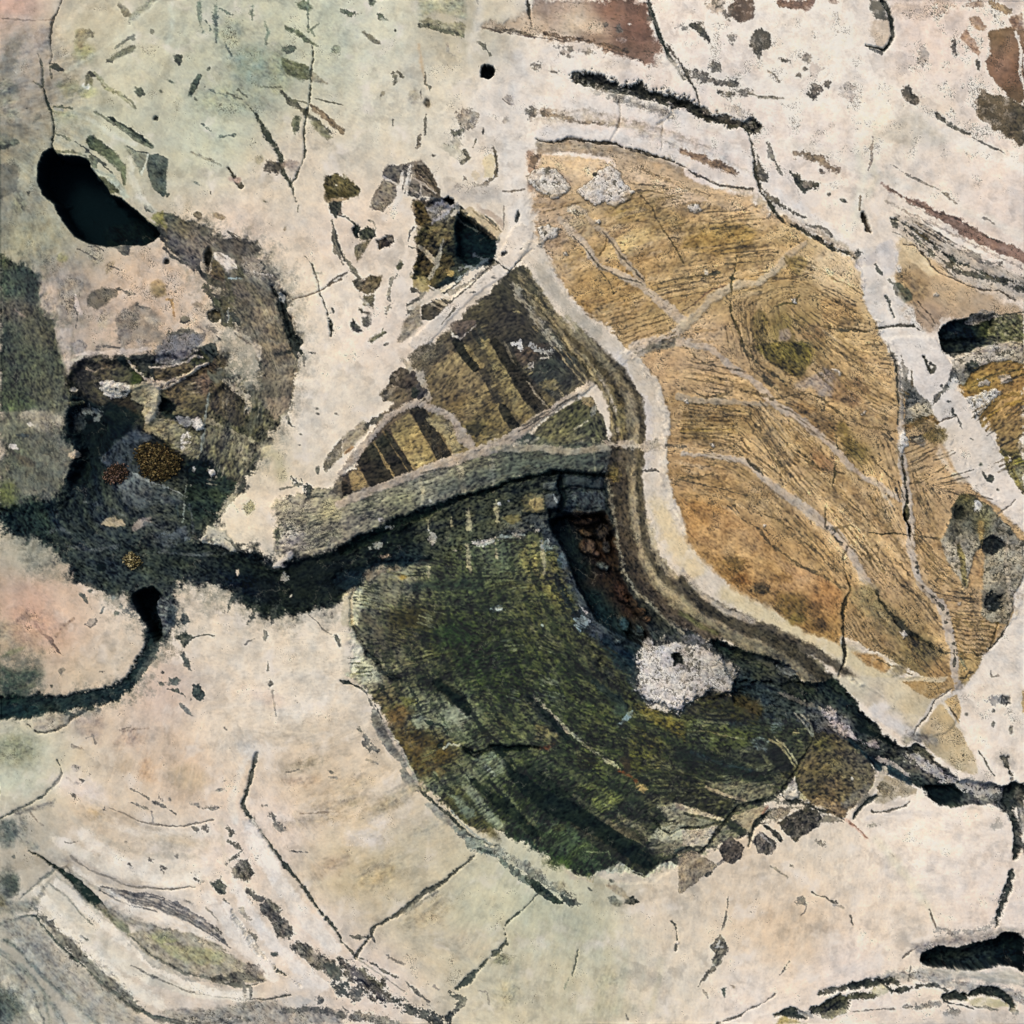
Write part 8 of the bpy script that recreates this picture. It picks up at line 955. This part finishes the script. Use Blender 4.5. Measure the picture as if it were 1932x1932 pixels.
# granular crust: pale grains with dark joints
crm = np.clip(CH['cr'], 0, 1)
joint = ss((.20 - CEDGE) / .16) * ss(.45 + 1.3 * fbm(16, 421, 3)); hole = (CV > .90) * ss((.55 - CF1) / .2)
COL *= (1 + crm * (.14 * (CV - .5) + .12 * (.5 - CF1) + .06 * f1))[..., None]
dark = np.clip(dark + crm * np.clip(.75 * joint + .7 * hole, 0, .85), 0, .92)
inkc = np.stack([.15 + .10 * lum, .16 + .07 * lum, .14 + .03 * lum], -1)
COL += (np.minimum(inkc, COL * .55) - COL) * dark[..., None]
# unsharp contrast and a teal lift of the shadow tones, put into the colour
for nb_, am in ((2, .55), (9, .28)):
    L_ = COL.mean(-1); COL *= np.clip(1 + am * (L_ - blur(L_, nb_)) / (L_ + .22), .55, 1.06 + .25 * np.clip(1 - L_, 0, 1))[..., None]
g_ = COL.mean(-1, keepdims=True); COL = g_ + (COL - g_) * (.84 - .10 * ss((COL.max(-1, keepdims=True) - COL.min(-1, keepdims=True) - .25) / .3))
COL = np.minimum(np.clip(COL, .012, .93), np.array([.93, .895, .86], np.float32)); sh_ = np.clip(1 - COL.mean(-1) / .45, 0, 1) ** 2; COL[..., 0] -= .006 * sh_; COL[..., 1] += .022 * sh_; COL[..., 2] += .034 * sh_
COL[..., 1] = np.maximum(COL[..., 1], .050); COL[..., 2] = np.maximum(COL[..., 2], .060)
H += -1.8 * dark + .6 * CH['fl'] * np.clip(LICS, -2, 2) + .25 * CH['st'] * LICL + crm * (2.2 * np.clip(CEDGE, 0, .6)) + .5 * f1 * (.1 + .7 * CH['mo']) + .6 * f2 * CH['mo']
H = .25 * blur(H, 2) + .75 * blur(H, 1); deep = ss((-H - 90) / 40); H = H * (1 - deep) + deep * blur(H, 14)

GAIN = np.array([.965, .928, .98], np.float32)
ALB = lin(COL) / GAIN
ALB = np.clip(ALB, .002, .86)

# ------------------------------------------------------------------ materials
def material(name, rough=.75, spec=.3, bump=.12, grain=.07, scale=900):
    m = bpy.data.materials.new(name); m.use_nodes = True; t = m.node_tree; b = t.nodes['Principled BSDF']
    at = t.nodes.new('ShaderNodeAttribute'); at.attribute_name = 'mineral'
    tc = t.nodes.new('ShaderNodeTexCoord')
    n1 = t.nodes.new('ShaderNodeTexNoise'); n1.inputs['Scale'].default_value = scale; n1.inputs['Detail'].default_value = 5; n1.inputs['Roughness'].default_value = .7
    t.links.new(tc.outputs['Object'], n1.inputs['Vector'])
    mr = t.nodes.new('ShaderNodeMapRange'); mr.inputs[1].default_value = .25; mr.inputs[2].default_value = .75; mr.inputs[3].default_value = 1 - grain; mr.inputs[4].default_value = 1 + grain
    t.links.new(n1.outputs['Fac'], mr.inputs[0])
    vm = t.nodes.new('ShaderNodeVectorMath'); vm.operation = 'SCALE'
    t.links.new(at.outputs['Color'], vm.inputs[0]); t.links.new(mr.outputs[0], vm.inputs['Scale']); t.links.new(vm.outputs[0], b.inputs['Base Color'])
    bp = t.nodes.new('ShaderNodeBump'); bp.inputs['Strength'].default_value = bump; bp.inputs['Distance'].default_value = .0004
    t.links.new(n1.outputs['Fac'], bp.inputs['Height']); t.links.new(bp.outputs[0], b.inputs['Normal'])
    b.inputs['Roughness'].default_value = rough; b.inputs['Specular IOR Level'].default_value = spec
    return m
MATS = {'rock': material('rock_surface'), 'crust': material('crust_surface', .9, .15, .35, .14, 1400), 'dark': material('dark_rock_surface', .9, .06, .25, .14, 1100), 'calcite': material('calcite_surface', .65, .3, .08, .05, 700)}
def mat_for(n):
    if 'crust' in n or 'crystal' in n: return MATS['crust']
    if any(k in n for k in ('hole', 'pit', 'cavity', 'gully', 'crevice', 'dark', 'black', 'crack', 'trough', 'rubble')): return MATS['dark']
    if any(k in n for k in ('vein', 'pale', 'cream', 'white')): return MATS['calcite']
    return MATS['rock']

# ------------------------------------------------------------------ every part one connected piece
def label(a):
    L = np.arange(a.size).reshape(a.shape)
    while True:
        L0 = L.copy()
        for ax in (0, 1):
            A1, A2 = (a[1:], a[:-1]) if ax == 0 else (a[:, 1:], a[:, :-1]); s = A1 == A2
            X1, X2 = (L[1:], L[:-1]) if ax == 0 else (L[:, 1:], L[:, :-1])
            mn = np.minimum(X1, X2); r_, l_ = X1[s], X2[s]; m_ = mn[s]
            flat = L.reshape(-1); np.minimum.at(flat, r_, m_); np.minimum.at(flat, l_, m_)
        f_ = L.reshape(-1)
        for _ in range(6): f_ = f_[f_]
        L = f_.reshape(a.shape)
        if np.array_equal(L, L0): return L
for rnd in range(2):
    L = label(ID); cn = np.bincount(L.reshape(-1), minlength=L.size); small = cn[L] < 60
    A_ = np.where(small, -1, ID)
    for _ in range(60):
        if not (A_ < 0).any(): break
        for ax, s in ((0, 1), (1, 1), (0, -1), (1, -1)):
            A_ = np.where(A_ < 0, np.roll(A_, s, ax), A_)
    ID = np.where(A_ < 0, 0, A_)
L = label(ID); u_, first, inv_, c_ = np.unique(L.reshape(-1), return_index=True, return_inverse=True, return_counts=True)
idf = ID.reshape(-1); best = {}
for k in np.argsort(-c_):
    i = int(idf[first[k]])
    if i == 0: continue
    if i not in best: best[i] = k
remap = np.zeros(len(u_), int)
for k in range(len(u_)):
    i = int(idf[first[k]])
    if i == 0 or best[i] == k: remap[k] = i
    elif PARTS[i]['name'] in ('pale_matrix',): remap[k] = i
    else: PARTS.append(dict(PARTS[i], label=None)); remap[k] = len(PARTS) - 1
ID = remap[inv_].reshape(ID.shape)

# ------------------------------------------------------------------ the slab: one surface cut into its parts
mg = np.cumsum(DX * 1.06 ** np.arange(1, 46)); mg = mg[mg < 620]
ext = np.concatenate([-mg[::-1], AX, 1932 + mg]).astype(np.float32); M = len(ext)
src = np.where(ext < 0, -ext, np.where(ext > 1932, 3864 - ext, ext)); si = np.clip(np.round(src / DX), 0, N - 1).astype(int)
GX, GY = np.meshgrid(ext, ext)
Hh = H[si][:, si]; edge = np.maximum(np.maximum(-GX, GX - 1932), np.maximum(-GY, GY - 1932)); Hh = Hh - np.clip(edge, 0, None) ** 2 * 1.2e-4
co = np.stack([(GX - 966) * K, -(GY - 966) * K, Hh * K], -1).reshape(-1, 3).astype(np.float32)
col = np.concatenate([ALB[si][:, si].reshape(-1, 3), np.ones((M * M, 1))], 1).astype(np.float32)
ci = np.clip(np.round(np.clip(ext, 0, 1932) / DX), 0, N - 1).astype(int); IDs = ID[ci][:, ci]
Lf = label(IDs[:-1, :-1]); u_, fi_, iv_, cn_ = np.unique(Lf.reshape(-1), return_index=True, return_inverse=True, return_counts=True); idv = IDs[:-1, :-1].reshape(-1)[fi_]; big_ = {}
for k in np.argsort(-cn_): big_.setdefault(int(idv[k]), k)
keep_ = np.array([big_[int(v)] == k or int(v) == 0 for k, v in enumerate(idv)])
fidgrid = np.where(keep_[iv_], idv[iv_], 0)
dzx = np.gradient(Hh, axis=1) / np.gradient(ext)[None, :]; dzy = np.gradient(Hh, axis=0) / np.gradient(ext)[:, None]
nrm = np.stack([-dzx, dzy, np.ones_like(dzx)], -1); nrm /= np.linalg.norm(nrm, axis=-1, keepdims=True); nrm = nrm.reshape(-1, 3).astype(np.float32)
vi = np.arange(M * M).reshape(M, M)
quads = np.stack([vi[:-1, :-1], vi[1:, :-1], vi[1:, 1:], vi[:-1, 1:]], -1).reshape(-1, 4)
fid = fidgrid.astype(np.int32)

def link(name, me, parent=None):
    o = bpy.data.objects.new(name, me); sc.collection.objects.link(o)
    if parent is not None: o.parent = parent
    return o
def grid_mesh(name, q):
    u, inv = np.unique(q.reshape(-1), return_inverse=True)
    me = bpy.data.meshes.new(name); me.vertices.add(len(u)); me.vertices.foreach_set('co', co[u].reshape(-1))
    me.loops.add(len(q) * 4); me.loops.foreach_set('vertex_index', inv.astype(np.int32).reshape(-1))
    me.polygons.add(len(q)); me.polygons.foreach_set('loop_start', np.arange(0, len(q) * 4, 4, dtype=np.int32))
    me.update(calc_edges=True); me.polygons.foreach_set('use_smooth', np.ones(len(q), bool))
    a = me.attributes.new('mineral', 'FLOAT_COLOR', 'POINT'); a.data.foreach_set('color', col[u].reshape(-1))
    me.normals_split_custom_set_from_vertices(nrm[u])
    return me
cnt = np.bincount(fid, minlength=len(PARTS))
core = np.bincount(ID.reshape(-1), minlength=len(PARTS))
# anything left with almost no surface of its own goes back to what surrounds it
for i in range(1, len(PARTS)):
    if 0 < cnt[i] and core[i] < 14: fid[fid == i] = PARTS[i]['parent'] or 0; cnt[i] = 0
for i, p in enumerate(PARTS):          # a sub-part whose carrier vanished moves up
    if p['parent'] and cnt[p['parent']] == 0: p['parent'] = None
order = np.argsort(fid, kind='stable'); sf = fid[order]; starts = np.searchsorted(sf, np.arange(len(PARTS) + 1))
slab = link('banded_rock', None); slab['kind'] = 'thing'; slab['label'] = 'cream breccia rock face with golden, olive and brown fragments, veins and dark hollows'; slab['category'] = 'rock'
OBJ = {}
for i, p in enumerate(PARTS):
    q = order[starts[i]:starts[i + 1]]
    if len(q) == 0: continue
    q = np.sort(q)
    me = grid_mesh(p['name'], quads[q]); me.materials.append(mat_for(p['name']))
    OBJ[i] = link(p['name'], me)
    if p['label']: OBJ[i]['label'] = p['label']
for i, o in OBJ.items():
    o.parent = OBJ[PARTS[i]['parent']] if PARTS[i]['parent'] else slab
# broken flanks and underside of the slab
rim = np.concatenate([vi[0, :], vi[1:, -1], vi[-1, -2::-1], vi[-2:0:-1, 0]]); top = co[rim]; n = len(rim)
r2 = np.random.default_rng(3); lv = [top]
cen = np.array([0, 0, 0], np.float32)
for k, dz in enumerate((-.012, -.03, -.05, -.07)):
    c = top.copy(); c[:, 2] = dz + .003 * np.sin(np.arange(n) * .05 * (k + 1)); c[:, :2] *= 1 + .004 * np.sin(np.arange(n)[:, None] * .11 * (k + 2) + k) + .01 * (k < 3); lv.append(c)
V = np.concatenate(lv + [np.array([[0, 0, -.07]], np.float32)]); F = []
for k in range(4):
    for i in range(n):
        j = (i + 1) % n; F.append((k * n + i, (k + 1) * n + i, (k + 1) * n + j, k * n + j))
for i in range(n): F.append((4 * n + i, 5 * n, 4 * n + (i + 1) % n))
me = bpy.data.meshes.new('broken_side'); me.from_pydata(V.tolist(), [], F)
a = me.attributes.new('mineral', 'FLOAT_COLOR', 'POINT'); a.data.foreach_set('color', np.tile([.42, .38, .33, 1], len(V)).astype(np.float32))
me.materials.append(MATS['rock']); link('broken_side', me, slab)

# ------------------------------------------------------------------ moss cushions lying in the dark pocket
def moss(x, y, rx, ry, ang, dome, n, cols, label, seed, g=3.4):
    r = random.Random(seed); gx, gy = OX + x * SC, OY + y * SC; rx *= SC; ry *= SC
    j, i = int(gy / DX), int(gx / DX); z0 = float(H[max(0, j - 8):j + 8, max(0, i - 8):i + 8].max())
    vs, fs, cs = [], [], []
    ca, sa = math.cos(math.radians(ang)), math.sin(math.radians(ang))
    def surf(u, v):
        q = min(1, u * u + v * v); X_, Y_ = u * rx, v * ry
        return gx + X_ * ca - Y_ * sa, gy + X_ * sa + Y_ * ca, z0 - 3 + dome * math.sqrt(max(0, 1 - q))
    def wob(t): return .9 + .07 * math.sin(2 * t + seed) + .06 * math.sin(3 * t + 2 * seed) + .04 * math.sin(7 * t)
    R, A = 8, 28                      # the cushion under the leaves
    b0 = len(vs); dk = tuple(lin(hexc('1c1a12')))
    for a_ in range(R + 1):
        for b_ in range(A):
            t = 2 * math.pi * b_ / A; q = a_ / R * wob(t) * .95; X_, Y_, Z_ = surf(q * math.cos(t), q * math.sin(t)); vs.append((X_, Y_, Z_ - (6 if a_ == R else 1))); cs.append(dk)
    for a_ in range(R):
        for b_ in range(A):
            c_ = (b_ + 1) % A; fs.append((b0 + a_ * A + b_, b0 + a_ * A + c_, b0 + (a_ + 1) * A + c_, b0 + (a_ + 1) * A + b_))
    for k in range(n):                # short blunt leaves, two crossed tapered folds each
        t = r.uniform(0, 2 * math.pi); q = math.sqrt(r.random()) * wob(t) * r.uniform(.9, 1.12); u, v = q * math.cos(t), q * math.sin(t)
        X_, Y_, Z_ = surf(u, v); L = g * r.uniform(.6, 1.3); W = L * r.uniform(.22, .4); h = r.uniform(0, 2 * math.pi); e = r.uniform(.1, .8)
        dx, dy, dz = math.cos(h) * math.cos(e), math.sin(h) * math.cos(e), math.sin(e); px, py = -math.sin(h), math.cos(h)
        b0 = len(vs)
        for (s, w_, zz) in ((0, .5, 0), (.45, 1, .25), (1, .12, .1)):
            for sd_ in (-1, 1): vs.append((X_ + dx * L * s + px * W * w_ * sd_, Y_ + dy * L * s + py * W * w_ * sd_, Z_ + dz * L * s - .2 * W))
            vs.append((X_ + dx * L * s, Y_ + dy * L * s, Z_ + dz * L * s + W * (zz + .5)))
        c = lin(hexc(r.choice(cols))) * r.uniform(.5, 1.3); cs += [tuple(c)] * 9
        for s in (0, 3):
            fs += [(b0 + s, b0 + s + 3, b0 + s + 5, b0 + s + 2), (b0 + s + 2, b0 + s + 5, b0 + s + 4, b0 + s + 1)]
        fs.append((b0 + 6, b0 + 7, b0 + 8))
    cz = z0 - 3
    me = bpy.data.meshes.new('moss_cushion'); me.from_pydata([((a - gx) * K, -(b - gy) * K, (c - cz) * K) for a, b, c in vs], [], fs)
    at = me.attributes.new('mineral', 'FLOAT_COLOR', 'POINT'); at.data.foreach_set('color', np.array([list(c) + [1] for c in cs], np.float32).reshape(-1))
    me.materials.append(MATS['moss'])
    o = link('moss_cushion', me); o.location = ((gx - 966) * K, -(gy - 966) * K, cz * K); o['label'] = label; o['category'] = 'moss'; o['group'] = 'moss cushions in the dark pocket'
MATS['moss'] = material('moss_leaves', .85, .15, .3, .2, 1500)
T(0, 1)
moss(885, 675, 150, 108, 22, 16, 900, ('3f3820', '544a2a', '2c2814', '786840', '8a7a50', '241f12', '4a3a22'), 'largest rounded brown-gold moss cushion in the dark pocket', 5, 5.0)
moss(648, 742, 80, 62, -10, 8, 240, ('5a4634', '7c6450', '3a2e22', '92786a', '2c241c', '4c3c2e'), 'flat rusty pink moss cushion beside the largest one', 9, 4.6)
moss(742, 1236, 56, 52, 0, 10, 150, ('8f8254', 'b3a676', '5f5634', '3c3620', 'c6ba8c'), 'small pale yellow moss cushion on the dark rock below', 13, 4.6)
